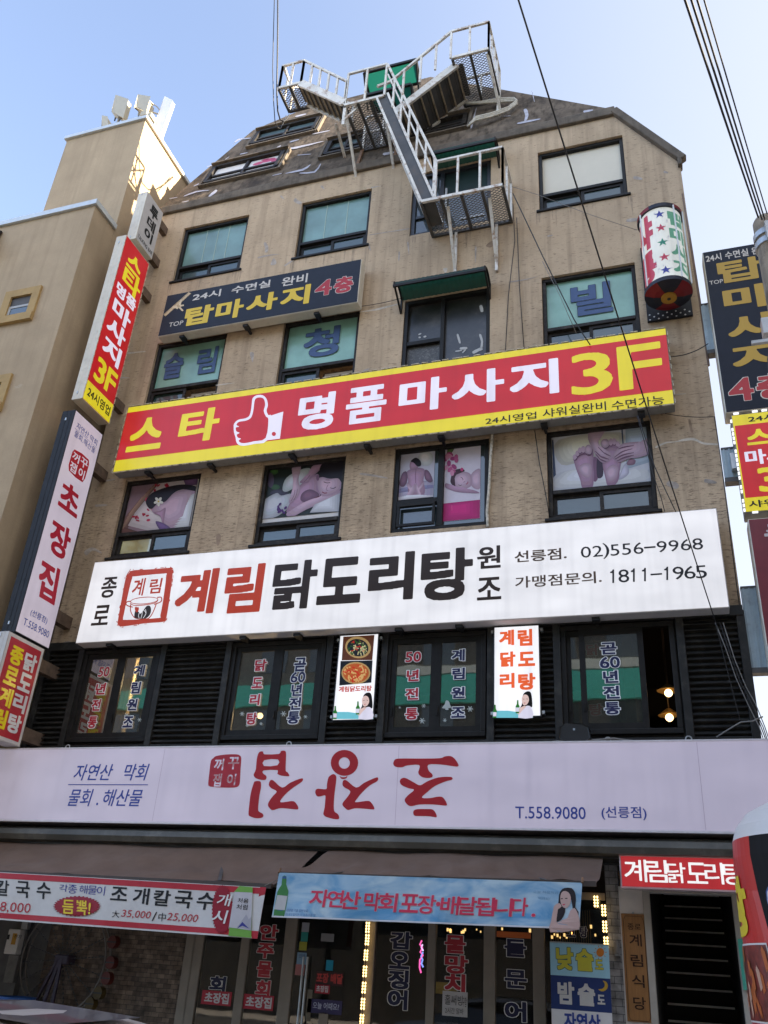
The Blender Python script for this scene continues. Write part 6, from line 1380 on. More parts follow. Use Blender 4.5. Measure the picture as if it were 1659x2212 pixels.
# strings of little lights
M_LED = mat('warm fairy bulb', (1,.8,.45), emit=4*E_, ecol=(1,.68,.26), var=0)
def string_light(lab, pts, f, n_b=4, big=1.0):
    P = [atY(*f(*p), -.09) for p in pts]; S = thing('string_light', lab, 'string light', P[-1]); m_ = MB(); m_.tube(P, .006, 5); m_.build('wire', M_CABLE, S)
    rnd = random.Random(len(pts))
    for p in P:
        m_ = MB()
        for j in range(n_b):
            for s_ in (-1, 1):
                c_ = p+Vector((s_*.016*big, -.01, (j-1.5)*.032*big)); k = .013*big
                m_.raw([c_+Vector(v)*k for v in ((1,0,0),(-1,0,0),(0,1,0),(0,-1,0),(0,0,1.3),(0,0,-1.3))], [(0,2,4),(2,1,4),(1,3,4),(3,0,4),(2,0,5),(1,2,5),(3,1,5),(0,3,5)])
        m_.build('bulb_cluster', M_LED, S)
string_light('long string of warm lights down the post beside the entrance door', [(725,480),(722,560),(714,660),(707,765),(701,870),(694,975),(687,1080)], b15)
string_light('short string of warm lights beside the grey stone pillar', [(545,312),(595,370),(602,475),(610,578)], b16)
rnd = random.Random(12)
S = thing('curtain_lights', 'row of tiny warm tinsel lights behind the blue banner bottom edge', 'string light', atY(*b16(450,480), .25)); m_ = MB(); m2 = MB()
for k in range(34):
    x = 150+400*rnd.random() if k < 22 else -420+560*rnd.random(); y = 470+90*rnd.random() if k < 22 else 488+26*rnd.random(); c_ = atY(*b16(x,y), .2); w_ = .006+.007*rnd.random()
    m_.box(c_.x-w_,c_.x+w_,.19,.20,c_.z-w_*1.6,c_.z+w_*1.6)
m_.build('bulb_cluster', mat('dim fairy bulb', (1,.75,.4), emit=2.2*E_, ecol=(1,.6,.22), var=0), S)
for k in range(18):
    c_ = atY(*b16(250+270*k/18, 430), .21); m2.box(c_.x-.003,c_.x+.003,.208,.212,c_.z-.30,c_.z+.1)
m2.build('wire', mat('gold tinsel', (.35,.22,.08), .4, .6), S)

# toy ferris wheel against the brick wall
W_ = atY(*b14(425,688), -.10); S = thing('ferris_wheel', 'dark purple model ferris wheel with small red gondolas against the brick wall', 'ferris wheel', (W_.x,-.1,0))
rx = abs(atY(*b14(708,640), -.10).x-W_.x); M_WH = mat('purple black metal', (.045,.028,.045), .6, var=.3)
ringp = lambda r, y, a: Vector((W_.x+r*math.cos(a), y, W_.z+r*math.sin(a)))
m_ = MB()
for y in (-.16,-.05): m_.tube([ringp(rx, y, 2*math.pi*k/40) for k in range(41)], .012, 6)
m_.build('rim', mat('grey rim', (.16,.14,.12), .6), S, smooth=True)
m_ = MB()
for k in range(18):
    a = 2*math.pi*(k+.3)/18
    for i in range(11):
        m_.bar(ringp(rx*(.12+.08*i), -.16, a), ringp(rx*(.12+.08*i+.045), -.16, a), .012, .012)
m_.build('spoke', M_BLACKPL, S)
m_ = MB(); m_.box(W_.x-.11,W_.x+.11,-.20,-.02,W_.z-.06,W_.z+.06); m_.build('hub', M_WH, S, bevel=.02)
for dx in (-.42,-.20,.03):
    m_ = MB(); m_.bar((W_.x+dx*.12,-.19,W_.z),(W_.x+dx*1.5,-.26,.13),.045,.03); m_.build('leg', M_WH, S)
M_GON = flat('gondola red', (.10,.017,.011)); M_GON2 = flat('gondola yellow', (.075,.048,.012))
for k, (px_, py_) in enumerate(((738,575),(725,708),(698,810),(645,905),(592,975))):
    c_ = atY(*b14(px_,py_), -.12); m_ = MB(); n_ = 14
    m_.prism([c_+Vector((.068*math.cos(t*.4488), -.05, .078*math.sin(t*.4488))) for t in range(n_)], (0,.1,0)); o = m_.build('gondola', M_GON if k < 3 else M_GON2, S)
    m_ = MB(); m_.box(c_.x-.07,c_.x+.07,-.178,-.172,c_.z-.008,c_.z+.008); m_.build('rail', M_BLACKPL, o)
# meter box, panel, tub
a, b = atY(*b14(45,652), -.06), atY(*b14(160,495), -.06); S = thing('meter_box', 'white meter box with orange label on the grey pillar', 'meter box', ((a.x+b.x)/2,-.06,a.z))
m_ = MB(); m_.box(a.x,b.x,-.14,-.02,a.z,b.z); m_.build('box', mat('off white box', (.70,.66,.60), .5, var=.08), S, bevel=.012)
m_ = MB(); m_.quad((a.x+.09,-.143,a.z+.12),(b.x-.04,-.143,a.z+.12),(b.x-.04,-.143,a.z+.26),(a.x+.09,-.143,a.z+.26)); m_.build('label', flat('orange label', (.55,.28,.04)), S)
m_ = MB(); text(m_, '전기', (a.x+.12,-.143,a.z+.20), (.12,0,0), (0,0,.045), 0, .02, .003); m_.build('lettering', M_SBLACK, S)
m_ = MB(); m_.box(a.x+.02,a.x+.04,-.16,-.14,a.z+.18,a.z+.24); m_.build('latch', M_BLACKPL, S); m_ = MB(); m_.box(b.x-.04,b.x+.06,-.10,-.03,b.z+.005,b.z+.10); m_.build('conduit_cap', mat('grey conduit', (.4,.4,.38), .6), S)
a, b = atY(*b14(25,835), -.05), atY(*b14(132,662), -.05); S = thing('panel_cover', 'stained grey metal panel under the meter box', 'panel', ((a.x+b.x)/2,-.05,a.z)); m_ = MB(); m_.box(a.x,b.x,-.08,-.02,a.z,b.z); m_.build('plate', mat('stained panel', (.20,.19,.17), .7, var=.3, grime=((.08,.07,.06), .6, 6)), S, bevel=.01)
c_ = atY(*b14(90,985), -.45); S = thing('plastic_tub', 'blue plastic tub at the grey pillar foot, mostly behind the car', 'tub', (c_.x,-.45,.12)); m_ = MB(); n_ = 20
for i in range(n_):
    p0_, p1_ = 2*math.pi*i/n_, 2*math.pi*(i+1)/n_; f_ = lambda r, a, z: Vector((c_.x+r*math.cos(a), -.45+r*math.sin(a), z)); zt3 = c_.z+.1
    m_.quad(f_(.20,p0_,.7), f_(.20,p1_,.7), f_(.26,p1_,zt3), f_(.26,p0_,zt3)); m_.quad(f_(.26,p0_,zt3), f_(.26,p1_,zt3), f_(.24,p1_,zt3-.02), f_(.24,p0_,zt3-.02)); m_.quad(f_(.24,p0_,zt3-.02), f_(.24,p1_,zt3-.02), f_(.19,p1_,.72), f_(.19,p0_,.72))
m_.build('bowl', mat('blue plastic', (.02,.08,.26), .4), S, smooth=True); m_ = MB(); m_.box(c_.x-.25,c_.x+.25,-.70,-.2,.12,.70); m_.build('stand', M_DKWALL, S)

# ---- stair entrance at the right
SE = thing('stair_entrance', 'dark stair entrance with pale step edges beside the wooden name board', 'entrance', (-.05,.0,.12))
a, b, ztp = -.50, .39, 2.72
m_ = MB(); m_.box(a-.075,a,-.05,.10,0,ztp+.06); m_.box(b,b+.09,-.05,.10,0,ztp+.06); m_.box(a,b,-.049,.099,ztp,ztp+.06); m_.build('frame', mat('aluminium door frame', (.46,.42,.36), .5, .1, var=.1), SE, bevel=.006)
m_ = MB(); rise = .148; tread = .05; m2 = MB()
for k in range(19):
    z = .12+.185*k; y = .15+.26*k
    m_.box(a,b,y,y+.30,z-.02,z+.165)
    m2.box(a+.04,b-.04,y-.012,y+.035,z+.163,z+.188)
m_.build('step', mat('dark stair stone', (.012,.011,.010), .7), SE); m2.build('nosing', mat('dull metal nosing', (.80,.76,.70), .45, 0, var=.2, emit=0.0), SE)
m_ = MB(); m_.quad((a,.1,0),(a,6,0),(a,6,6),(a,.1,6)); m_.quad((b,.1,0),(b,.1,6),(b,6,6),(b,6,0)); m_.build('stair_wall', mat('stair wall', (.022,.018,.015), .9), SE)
m_ = MB(); m_.box(b+.10,b+.26,-.05,.0,1.1,2.6); m_.build('glass_leaf', M_SEEGLASS, SE); m_ = MB(); m_.box(b+.10,b+.14,-.06,.01,.2,2.62); m_.box(b+.22,XR,-.055,.1,0,2.7); m_.box(b+.10,b+.26,-.07,.0,.9,1.12); m_.build('leaf_frame', mat('brown grey leaf frame', (.13,.115,.10), .5, .2), SE)
sticker('mint green board on the glass leaf beside the stair entrance', 'board', PY(-.075), b16(1500,885), b16(1575,560), flat('mint green', (.08,.42,.30)), thick=.01)
# lit red sign above the stairs
PR = PY(-.48); a, b = PR(*b16(690,5)), PR(*b16(705,225)); x0 = (a.x+b.x)/2; x1 = x0+1.62; z1, z0 = a.z, b.z
S = thing('restaurant_sign', 'lit red sign with glowing white letters over the stair entrance', 'sign', ((x0+x1)/2,-.48,z0))
face_box(S, x0, x1, z0, z1, -.48, .18, mat('pale pink trim', (.5,.38,.36), .5), backlit('lit coral red', srgb(205,58,64), .60*E_, .06), .02)
m_ = MB(); m_.box(x0,x1,-.488,-.476,z1-.02,z1); m_.box(x0,x1,-.488,-.476,z0,z0+.018); m_.build('edge_trim', mat('pink edge', (.55,.33,.32), .5), S)
t = MB(); PL = PY(-.486)
for s_, aa, bb in (('계',(732,182),(868,42)),('림',(872,186),(1000,45)),('닭',(1010,190),(1120,62)),('도',(1138,194),(1258,62)),('리',(1255,198),(1362,62)),('탕',(1375,202),(1500,64))): ptext(t, s_, PL, b16(*aa), b16(*bb), 0, .018, .004)
t.build('lettering', backlit('glowing white letters', (1,.98,.97), 0.85*E_, .03), S)
# wooden name board
PR = PY(-.035); a, b = PR(*b16(725,1095)), PR(*b16(860,390)); xa, xb = PR(*b16(725,700)).x, PR(*b16(885,700)).x
S = thing('name_board', 'narrow orange brown wooden name board on the white jamb', 'sign', ((xa+xb)/2,-.035,1.0)); z0, z1 = PR(*b16(830,1095)).z, PR(*b16(785,392)).z
m_ = MB(); m_.box(xa,xb,-.035,-.018,z0,z1); m_.build('board', mat('varnished board', (.36,.17,.055), .45, var=.2, scale=5, stretch=(8,8,.6)), S, bevel=.004)
t = MB(); w_, h = xb-xa, z1-z0; PLx = -.038
def bt(s_, a_, b_, k0, k1, bold=.0): text(t, s_, (xa+w_*a_,PLx,z0+h*k0), (w_*(b_-a_),0,0), (0,0,h*(k1-k0)), 0, bold, .002)
bt('종로',.24,.78,.845,.905,.01)
for s_, k in (('계',.69),('림',.50),('식',.31),('당',.11)): bt(s_, .28,.78,k,k+.115,.02)
fr_ = [(.08,.04),(.08,.93),(.16,.975),(.84,.975),(.92,.93),(.92,.04),(.84,.012),(.16,.012)]
for (p0_, q0_), (p1_, q1_) in zip(fr_, fr_[1:]+fr_[:1]): t.bar((xa+w_*p0_,PLx,z0+h*q0_),(xa+w_*p1_,PLx,z0+h*q1_),.005,.003)
t.build('lettering', flat('burnt letters', (.045,.02,.012)), S)
m_ = MB(); m_.tube([((xa+xb)/2,-.03,z1),((xa+xb)/2,-.03,z1+.02)], .01, 6); m_.build('hook', M_GALV, S)
a = PY(-.06)(*b16(665,665)); S = thing('wall_switch', 'small grey box on the stone pillar beside the vertical drink banner', 'box', (a.x,-.06,a.z)); m_ = MB(); m_.box(a.x,a.x+.06,-.07,-.03,a.z,a.z+.14); m_.box(a.x+.015,a.x+.045,-.082,-.07,a.z+.03,a.z+.16); m_.build('box', mat('grey switch', (.2,.19,.18), .5), S, bevel=.005)
# vertical drink banner standing in front of the last pane
YB = -.30; PR = PY(YB); a, c_ = PR(*b16(240,575)), PR(*b16(640,600)); x0, x1 = a.x, PR(*b16(636,800)).x; ztb = a.z
x0 = PR(*b16(250,780)).x; S = thing('drink_banner', 'upright banner in sky blue, navy and white blocks with sun and moon', 'banner', ((x0+x1)/2,YB,.12))
zA = PR(*b16(440,800)).z; zB = PR(*b16(440,1020)).z
m_ = MB(); m_.quad((x0,YB,zA),(x1,YB,zA),(x1,YB,ztb),(x0,YB,ztb),0); m_.quad((x0,YB,zB),(x1,YB,zB),(x1,YB,zA),(x0,YB,zA),1); m_.quad((x0,YB,.3),(x1,YB,.3),(x1,YB,zB),(x0,YB,zB),2)
m_.quad((x1,YB+.006,.3),(x0,YB+.006,.3),(x0,YB+.006,ztb),(x1,YB+.006,ztb),2)
m_.build('cloth', [flat('sky blue cloth', (0.365,0.634,0.756), .8), flat('navy cloth', (0.027,0.047,0.162), .8), flat('white cloth', (0.756,0.729,0.729), .8)], S)
t = MB(); PL = PY(YB-.002)
for s_, aa, bb, mm, om in (('낮',(288,752),(395,612),0,2),('술',(415,760),(525,622),0,2),('도',(540,752),(590,690),0,2),('밤',(298,975),(402,835),1,None),('술',(428,985),(536,848),1,None),('도',(555,978),(602,918),1,None)): ptext(t, s_, PL, b16(*aa), b16(*bb), mm, .06, .003, outline=om, grow=.03)
ptext(t, '자연산', PL, b16(340,1135), b16(572,1045), 3, .05, .003)
shape(t, PL, ell(572,642,25,29), 4, .003, b16, 1)
for k in range(10):
    a_ = k*.628; shape(t, PL, stroke([(572+32*math.cos(a_),642+36*math.sin(a_)),(572+42*math.cos(a_),642+46*math.sin(a_))], 4), 4, .003, b16, 1)
shape(t, PL, [(588,825),(610,832),(622,855),(615,880),(592,895),(570,890),(560,880),(585,878),(600,862),(600,842)], 5, .003, b16, 2)
t.build('lettering', [flat('banner yellow', (.60,.55,.06)), flat('banner white', (.62,.60,.58)), flat('banner outline', (.05,.13,.15)), M_NAVYF, flat('sun orange', (.62,.20,.03)), flat('moon gold', (.58,.36,.05))], S)
m_ = MB(); m_.tube([((x0+x1)/2,YB+.02,.12),((x0+x1)/2,YB+.02,ztb+.01)], .012, 8); m_.bar((x0,YB+.01,ztb),(x1,YB+.01,ztb),.02,.02); m_.box(x0+.08,x1-.08,YB-.15,YB+.2,.121,.16); m_.build('stand', M_ALU, S)

# ================================================================== AWNINGS AND CLOTH BANNERS
M_AWN = mat('brown awning cloth', (.125,.078,.055), .95, var=.14, scale=3, bump=.12, bscale=9, grime=((.17,.115,.085), .45, 1.2))
ZR = zb_-.27
def awning(name, lab, xl_t, xr_t, fl, fr):
    S = thing(name, lab, 'awning', ((fl.x+fr.x)/2, fl.y, fl.z), 'brown awnings over the shop front'); m_ = MB(); NX, NY = 110, 14; k = len(m_.v)
    for j in range(NY+1):
        v = j/NY
        for i in range(NX+1):
            u_ = i/NX; a_ = Vector((xl_t+(xr_t-xl_t)*u_, -.46, ZR)); b_ = fl+(fr-fl)*u_; p = a_+(b_-a_)*v
            p.z += -.06*math.sin(math.pi*v)*(1+.5*math.sin(u_*9.0)) + .016*math.sin(u_*31+v*5)*v + .014*math.sin(u_*57-v*7+.7)*math.sin(math.pi*v) + .010*math.sin(u_*17+v*11); m_.v.append(p)
    for j in range(NY):
        for i in range(NX):
            q = k+j*(NX+1)+i; m_.f.append((q, q+NX+1, q+NX+2, q+1)); m_.m.append(0)
    m_.build('cloth', M_AWN, S, smooth=True)
    m_ = MB(); m_.bar(fl+Vector((0,.02,-.01)), fr+Vector((0,.02,-.01)), .05, .05); m_.build('front_bar', mat('brown front bar', (.06,.045,.038), .6), S)
    m_ = MB()
    for u_ in (.12,.88): b_ = fl+(fr-fl)*u_; e_ = Vector((b_.x+.35*(1 if u_ < .5 else -1), -.75, ZR-.25)); m_.bar(b_+Vector((0,.04,-.03)), e_, .04,.04); m_.bar(e_, (b_.x,-.42,ZR-.08), .04,.04)
    m_.build_each('folding_arm', M_DKSTEEL, S)
YF = -1.5
fl = Vector((-10.4,YF,atY(0,1880,YF).z)); fr = atY(586,1912,YF); awning('awning', 'brown awning above the white noodle banner, longer of the two', -10.4, -4.49, fl, fr)
fl = atY(601,1886,YF); fr = atY(1287,1907,YF); awning('awning', 'brown awning above the pale blue banner, shorter of the two', -4.34, atY(1302,1846,-.46).x, fl, fr)
def cloth_banner(name, lab, c00, c10, c11, c01, face_m, wav=.012):
    """corners: top left, top right, bottom right, bottom left (points); a thin waving sheet"""
    S = thing(name, lab, 'banner', (c00+c10)*.5); m_ = MB(); NX, NY = 44, 6
    def P(u_, v, n=0.0):
        p = c00*(1-u_)*(1-v)+c10*u_*(1-v)+c11*u_*v+c01*(1-u_)*v
        return p+Vector((0, -n + wav*v*math.sin(u_*17+v*2)+wav*.6*v*math.sin(u_*41), 0))
    for j in range(NY):
        for i in range(NX): m_.quad(P(i/NX,(j+1)/NY), P((i+1)/NX,(j+1)/NY), P((i+1)/NX,j/NY), P(i/NX,j/NY))
    m_.build('cloth', face_m, S, smooth=True); return S, P
def btext(mb, P, s_, u0, u1, v0, v1, m, bold=.03, n=.004, shear=0.0, outline=None, grow=.03):
    """lettering laid on a cloth: u to the right, v down, box u0..u1, v0 (top)..v1 (bottom)"""
    vs0, _f = glyphs(s_, bold, shear); xa, xb = min(v[0] for v in vs0), max(v[0] for v in vs0); ya, yb = min(v[1] for v in vs0), max(v[1] for v in vs0)
    for gr_, mm, nn in (((grow, outline, n*.5),) if outline is not None else ())+((0, m, n),):
        vs, fs = glyphs(s_, bold+gr_, shear); mb.raw([P(u0+(u1-u0)*(x-xa)/(xb-xa), v1-(v1-v0)*(y-ya)/(yb-ya), nn) for x, y in vs], fs, mm)
def bpoly(mb, P, pts, m, n=.003, smooth=0):
    q = smooth_poly(pts, smooth) if smooth else [Vector((a, b)) for a, b in pts]
    r3 = [P(a.x, a.y, n) for a in q]; tri = geometry.tessellate_polygon([r3])
    mb.raw(r3, [t if (r3[t[1]]-r3[t[0]]).cross(r3[t[2]]-r3[t[0]]).y < 0 else tuple(reversed(t)) for t in tri], m)
def bband(mb, P, u0, u1, v0, v1, m, n=.002, k=40):
    for i in range(k):
        a, b = u0+(u1-u0)*i/k, u0+(u1-u0)*(i+1)/k; mb.quad(P(a,v1,n), P(b,v1,n), P(b,v0,n), P(a,v0,n), m)
YBn = -1.535
def ext(p, q, k): return p+(q-p)*k
tr3, br3 = atY(575,1917,YBn), atY(556,2028,YBn); tl3, bl3 = atY(0,1884,YBn), atY(0,1987,YBn)
tl3 = ext(tr3, tl3, 1.35); bl3 = ext(br3, bl3, 1.35)
S, P = cloth_banner('noodle_banner', 'white banner with red stripes, noodle menu and prices, hung from awning', tl3, tr3, br3, bl3, flat('white banner cloth', (.60,.58,.56), .7))
T3 = lambda x, y: None
def inv(P, x, y, c00, c10, c11, c01):
    p = atY(x, y, YBn); u_, v = .5, .5
    for _ in range(12):
        a_ = c00*(1-u_)*(1-v)+c10*u_*(1-v)+c11*u_*v+c01*(1-u_)*v; du = (c10-c00)*(1-v)+(c11-c01)*v; dv = (c01-c00)*(1-u_)+(c11-c10)*u_
        e_ = p-a_; det = du.x*dv.z-du.z*dv.x; u_ += (e_.x*dv.z-e_.z*dv.x)/det; v += (du.x*e_.z-du.z*e_.x)/det
    return u_, v
I3 = lambda x, y: inv(P, *b14(x, y), tl3, tr3, br3, bl3)
t = MB(); bband(t, P, 0, 1, .012, .135, 0); bband(t, P, 0, 1, .855, .965, 0); bband(t, P, .985, 1, 0, 1, 0)
def bt3(s_, a, b, m, bold=.02, **k): u0, v1 = I3(*a); u1, v0 = I3(*b); btext(t, P, s_, u0, u1, min(v0,v1), max(v0,v1), m, bold, **k)
def glyph_row(s_, xs, yt, yb, m, bold):     # one glyph per box, boxes in photo points
    for ch, (xa, xb), (ya, yb_) in zip(s_, xs, list(zip(yt, yb))):
        (u0, v0a), (u1, v1a) = I3(xa, ya), I3(xb, yb_); btext(t, P, ch, u0, u1, min(v0a,v1a), max(v0a,v1a), m, bold, .004, .05)
glyph_row('칼국수', ((-22,62),(105,192),(238,328)), (172,178,185), (278,290,300), 1, .03)
glyph_row('조개칼국수', ((722,822),(868,965),(1002,1100),(1138,1240),(1282,1385)), (215,222,235,240,250), (310,335,345,358,370), 1, .03)
glyph_row('각종해물이', ((385,438),(442,498),(516,568),(572,628),(632,682)), (200,202,205,208,212), (250,262,262,268,275), 2, .0)
def bnum(s_, xa, xb, ya, yb_, m, bold=.01, shear=.18, n=.005): (u0, v0a), (u1, v1a) = I3(xa, ya), I3(xb, yb_); btext(t, P, s_, u0, u1, min(v0a,v1a), max(v0a,v1a), m, bold, n, shear)
bnum('8,000', 4, 195, 312, 396, 0); bnum('大', 732, 775, 370, 418, 1, 0, 0); bnum('35,000', 790, 975, 364, 430, 0); bnum('/', 988, 1014, 378, 440, 1, 0, 0); bnum('中', 1030, 1072, 385, 442, 1, 0, 0); bnum('25,000', 1084, 1280, 384, 454, 0)
def burst(cx, cy, rx, ry, m, n, k=.90, nn=.011):
    pts = []
    for i in range(2*n):
        a_ = math.pi*i/n; f_ = 1 if i % 2 == 0 else k; pts.append(I3(cx+rx*f_*math.cos(a_), cy+ry*f_*math.sin(a_)))
    bpoly(t, P, pts, m, nn)
burst(502,343,157,68,3,34); bnum('듬뿍!', 410, 592, 298, 404, 4, .03, 0, .018)
burst(1445,365,70,162,3,40); bnum('개', 1418, 1500, 262, 345, 5, .02, .1, .018); bnum('시', 1388, 1475, 365, 458, 5, .02, .1, .018)
# bottle print at the right end
def bp3(pts, m, n=.004, s_=0): bpoly(t, P, [I3(*p) for p in pts], m, n, s_)
bp3([(1555,212),(1640,220),(1630,548),(1485,535),(1520,250)], 6, .010); bp3([(1522,250),(1640,256),(1630,500),(1488,480)], 7, .012); bp3([(1556,214),(1640,221),(1640,256),(1552,248)], 6, .013)
bp3([(1580,425),(1600,395),(1616,430),(1632,410),(1630,496),(1540,478)], 8, .014); bp3([(1540,488),(1575,445),(1618,488),(1575,470)], 2, .015)
bnum('처음', 1548, 1612, 290, 325, 1, .015, 0, .016); bnum('처럼', 1540, 1606, 330, 368, 1, .015, 0, .016)
t.build('lettering', [flat('banner red', (.44,.03,.045)), M_SBLACK, flat('banner blue ink', (.04,.045,.25)), flat('burst crimson', (.28,.015,.03)), flat('burst yellow', (.75,.55,.04)), flat('pure white print', (.72,.70,.68)), flat('bottle green print', (.17,.38,.07)), flat('bottle label print', (.52,.50,.52)), flat('pale mountain print', (.38,.37,.42))], S)
m_ = MB()
for p in (tr3, ): m_.bar(p+Vector((-.02,.0,.02)), p+Vector((.10,.1,.10)), .008,.008)
m_.build('tie_cord', M_CABLE2, S)

c00, c10, c11, c01 = atY(603,1885,YBn), atY(1258,1907,YBn), atY(1251,2008,YBn), atY(586,1981,YBn)
def blue_mat():
    mt, n, b = nodes_mat('watery blue print'); L = n.links; N = n.nodes.new; tc = N('ShaderNodeTexCoord'); mp = N('ShaderNodeMapping'); mp.inputs['Scale'].default_value = (1.2,1,3); L.new(tc.outputs['Object'], mp.inputs[0]); no = N('ShaderNodeTexNoise'); no.inputs['Scale'].default_value = 1.6; no.inputs['Detail'].default_value = 7; no.inputs['Distortion'].default_value = 1.2; L.new(mp.outputs[0], no.inputs[0])
    cr = N('ShaderNodeValToRGB'); cr.color_ramp.elements[0].position = .34; cr.color_ramp.elements[0].color = (.10,.30,.52,1); cr.color_ramp.elements[1].position = .66; cr.color_ramp.elements[1].color = (.46,.60,.68,1); L.new(no.outputs[0], cr.inputs[0]); L.new(cr.outputs[0], b.inputs['Base Color']); b.inputs['Roughness'].default_value = .6; return mt
S, P = cloth_banner('delivery_banner', 'pale blue banner with coral letters, bottle and drinking woman, hung from awning', c00, c10, c11, c01, blue_mat(), .014)
I3 = lambda x, y: inv(P, x, y, c00, c10, c11, c01)
t = MB(); bband(t, P, 0, 1, .965, 1.0, 2)
def word(s_, cells, f, m, bold=.026):
    for ch, (xa, xb, ya, yb_) in zip(s_, cells):
        (u0, v0a), (u1, v1a) = I3(*f(xa, ya)), I3(*f(xb, yb_)); btext(t, P, ch, u0, u1, min(v0a,v1a), max(v0a,v1a), m, bold, .005, 0, 1, .026)
word('자연산막회포장', ((360,468,232,350),(472,560,238,352),(560,672,244,364),(708,795,252,376),(800,908,256,382),(942,1048,262,386),(1055,1160,268,395)), b15, 0)
word('·', ((1170,1195,316,344),), b15, 0)
word('배달됩니', ((1205,1310,276,400),(1318,1425,280,402),(1428,1540,284,408),(1548,1655,288,410)), b15, 0); word('다', ((5,98,285,408),), b16, 0); word('.', ((128,152,390,412),), b16, 0)
def bs(pts, m, f, n=.004, s_=2): bpoly(t, P, [I3(*f(*p)) for p in pts], m, n, s_)
bs([(172,150),(198,150),(195,200),(208,240),(205,270),(182,398),(170,404),(120,402),(112,392),(138,250),(165,205)], 3, b15); bs([(138,270),(202,276),(184,368),(116,362)], 4, b15, .005, 0); bs([(135,368),(150,345),(165,362),(172,372)], 5, b15, .006, 0); bs([(172,150),(198,150),(197,164),(172,164)], 5, b15, .005, 0)
def small(s_, a, b, f, m): (u0, v0a), (u1, v1a) = I3(*f(*a)), I3(*f(*b)); btext(t, P, s_, u0, u1, min(v0a,v1a), max(v0a,v1a), m, 0, .004)
small('처음', (138,275), (166,300), b15, 5); small('처럼', (134,300), (164,318), b15, 5); small('대관령 기슭 암반수로', (198,358), (340,384), b15, 5); small('더 부드럽지만 더 소주다운 맛', (192,386), (388,412), b15, 5); small('오늘 처음처럼', (138,240), (298,264), b16, 6); small('어때요?', (172,280), (248,302), b16, 6)
# drinking woman print
bs([(340,225),(385,225),(408,252),(415,300),(412,350),(432,380),(425,410),(395,370),(385,300),(350,300),(345,380),(320,430),(285,445),(275,420),(285,380),(300,330),(305,270),(318,240)], 7, b16, .004)
bs([(250,512),(255,440),(270,360),(285,340),(300,345),(295,390),(290,450),(330,430),(360,418),(378,372),(405,355),(425,385),(440,440),(436,486),(400,500)], 8, b16, .0045)
bs([(318,262),(335,245),(365,252),(382,285),(378,325),(358,352),(335,352),(320,330),(313,295)], 8, b16, .005)
bs([(290,460),(325,440),(370,425),(400,450),(410,478),(360,500),(295,508)], 9, b16, .0055); bs([(270,350),(290,328),(310,325),(322,345),(300,362),(280,385)], 8, b16, .006)
bs([(328,330),(345,328),(342,336),(330,337)], 0, b16, .0062, 0); bs([(316,293),(330,291),(330,297),(317,298)], 7, b16, .0062, 0); bs([(345,290),(360,289),(360,295),(345,296)], 7, b16, .0062, 0)
t.build('lettering', [flat('coral print', (.62,.045,.10)), flat('pale pink outline', (.58,.46,.52)), flat('white hem', (.62,.62,.64)), flat('bottle dark green', (.06,.22,.07)), flat('label print white', (.50,.50,.50)), flat('navy small print', (.05,.12,.30)), flat('faint blue print', (.14,.28,.42)), flat('black hair print', (.025,.02,.025)), flat('skin print', (.56,.38,.34)), flat('gingham print', (.32,.34,.40))], S)
m_ = MB()
for p in (c00, c10): m_.tube([p+Vector((0,-.01,.0)), p+Vector((0,.03,.05))], .012, 6)
m_.build_each('grommet', M_RUST, S)

# ================================================================== INFLATABLE AND CAR
c_ = atY(1595,1900,-7.0); RI = .36; CXi = atY(1581,1835,-7.0).x+RI; CYi = -7.0; ZI = 2.47
S = thing('inflatable_sign', 'inflated red and black advertising column with white domed top', 'inflatable', (CXi,CYi,0)); m_ = MB()
prof = [(RI*.98,.12),(RI,.5),(RI,.9),(RI,1.2),(RI,1.5),(RI,1.8),(RI*1.0,2.10),(RI*.998,2.24),(RI*.985,2.315),(RI*.93,2.372),(RI*.80,2.43),(RI*.6,2.47),(RI*.35,2.495),(RI*.15,2.503),(0.001,2.505)]
n_ = 64; ci = lambda a, z, r: Vector((CXi+r*math.sin(a+max(0,2.2-z)*.55), CYi-r*math.cos(a+max(0,2.2-z)*.55), z))
zsplit = 2.235
for i in range(n_):
    a, b = -math.pi+2*math.pi*i/n_, -math.pi+2*math.pi*(i+1)/n_
    for (ra_, za), (rb_, zb3) in zip(prof, prof[1:]):
        mid = (a+b)/2; col_ = 0 if za >= 2.31 else (1 if -2.4 < mid < -.95 else (2 if -.95 <= mid < .9 else 1))
        m_.quad(ci(a,za,ra_), ci(b,za,ra_), ci(b,zb3,rb_), ci(a,zb3,rb_), col_)
m_.build('skin', [mat('inflated white vinyl', (.66,.64,.63), .35, var=.06), mat('inflated red vinyl', (.52,.028,.024), .32, var=.06), mat('inflated black vinyl', (.010,.009,.010), .6, var=.05, spec=.15)], S, smooth=True)
t = MB()
def wrapi(s_, a0, a1, z0, z1, m, bold=.05, grow=0, r=RI+.004):
    vs0, _f = glyphs(s_, bold); vs, fs = finer(*glyphs(s_, bold+grow), .10); xa, xb = min(v[0] for v in vs0), max(v[0] for v in vs0); ya, yb = min(v[1] for v in vs0), max(v[1] for v in vs0)
    t.raw([ci(a0+(a1-a0)*(x-xa)/(xb-xa), z0+(z1-z0)*(y-ya)/(yb-ya), r) for x, y in vs], fs, m)
aL = lambda px, py: None
wrapi('창', -1.95, -1.22, 1.93, 2.17, 0, .07); wrapi('문', -1.75, -1.0, 1.36, 1.58, 1, .08, 0); wrapi('어', -1.75, -1.0, 1.08, 1.30, 1, .08)
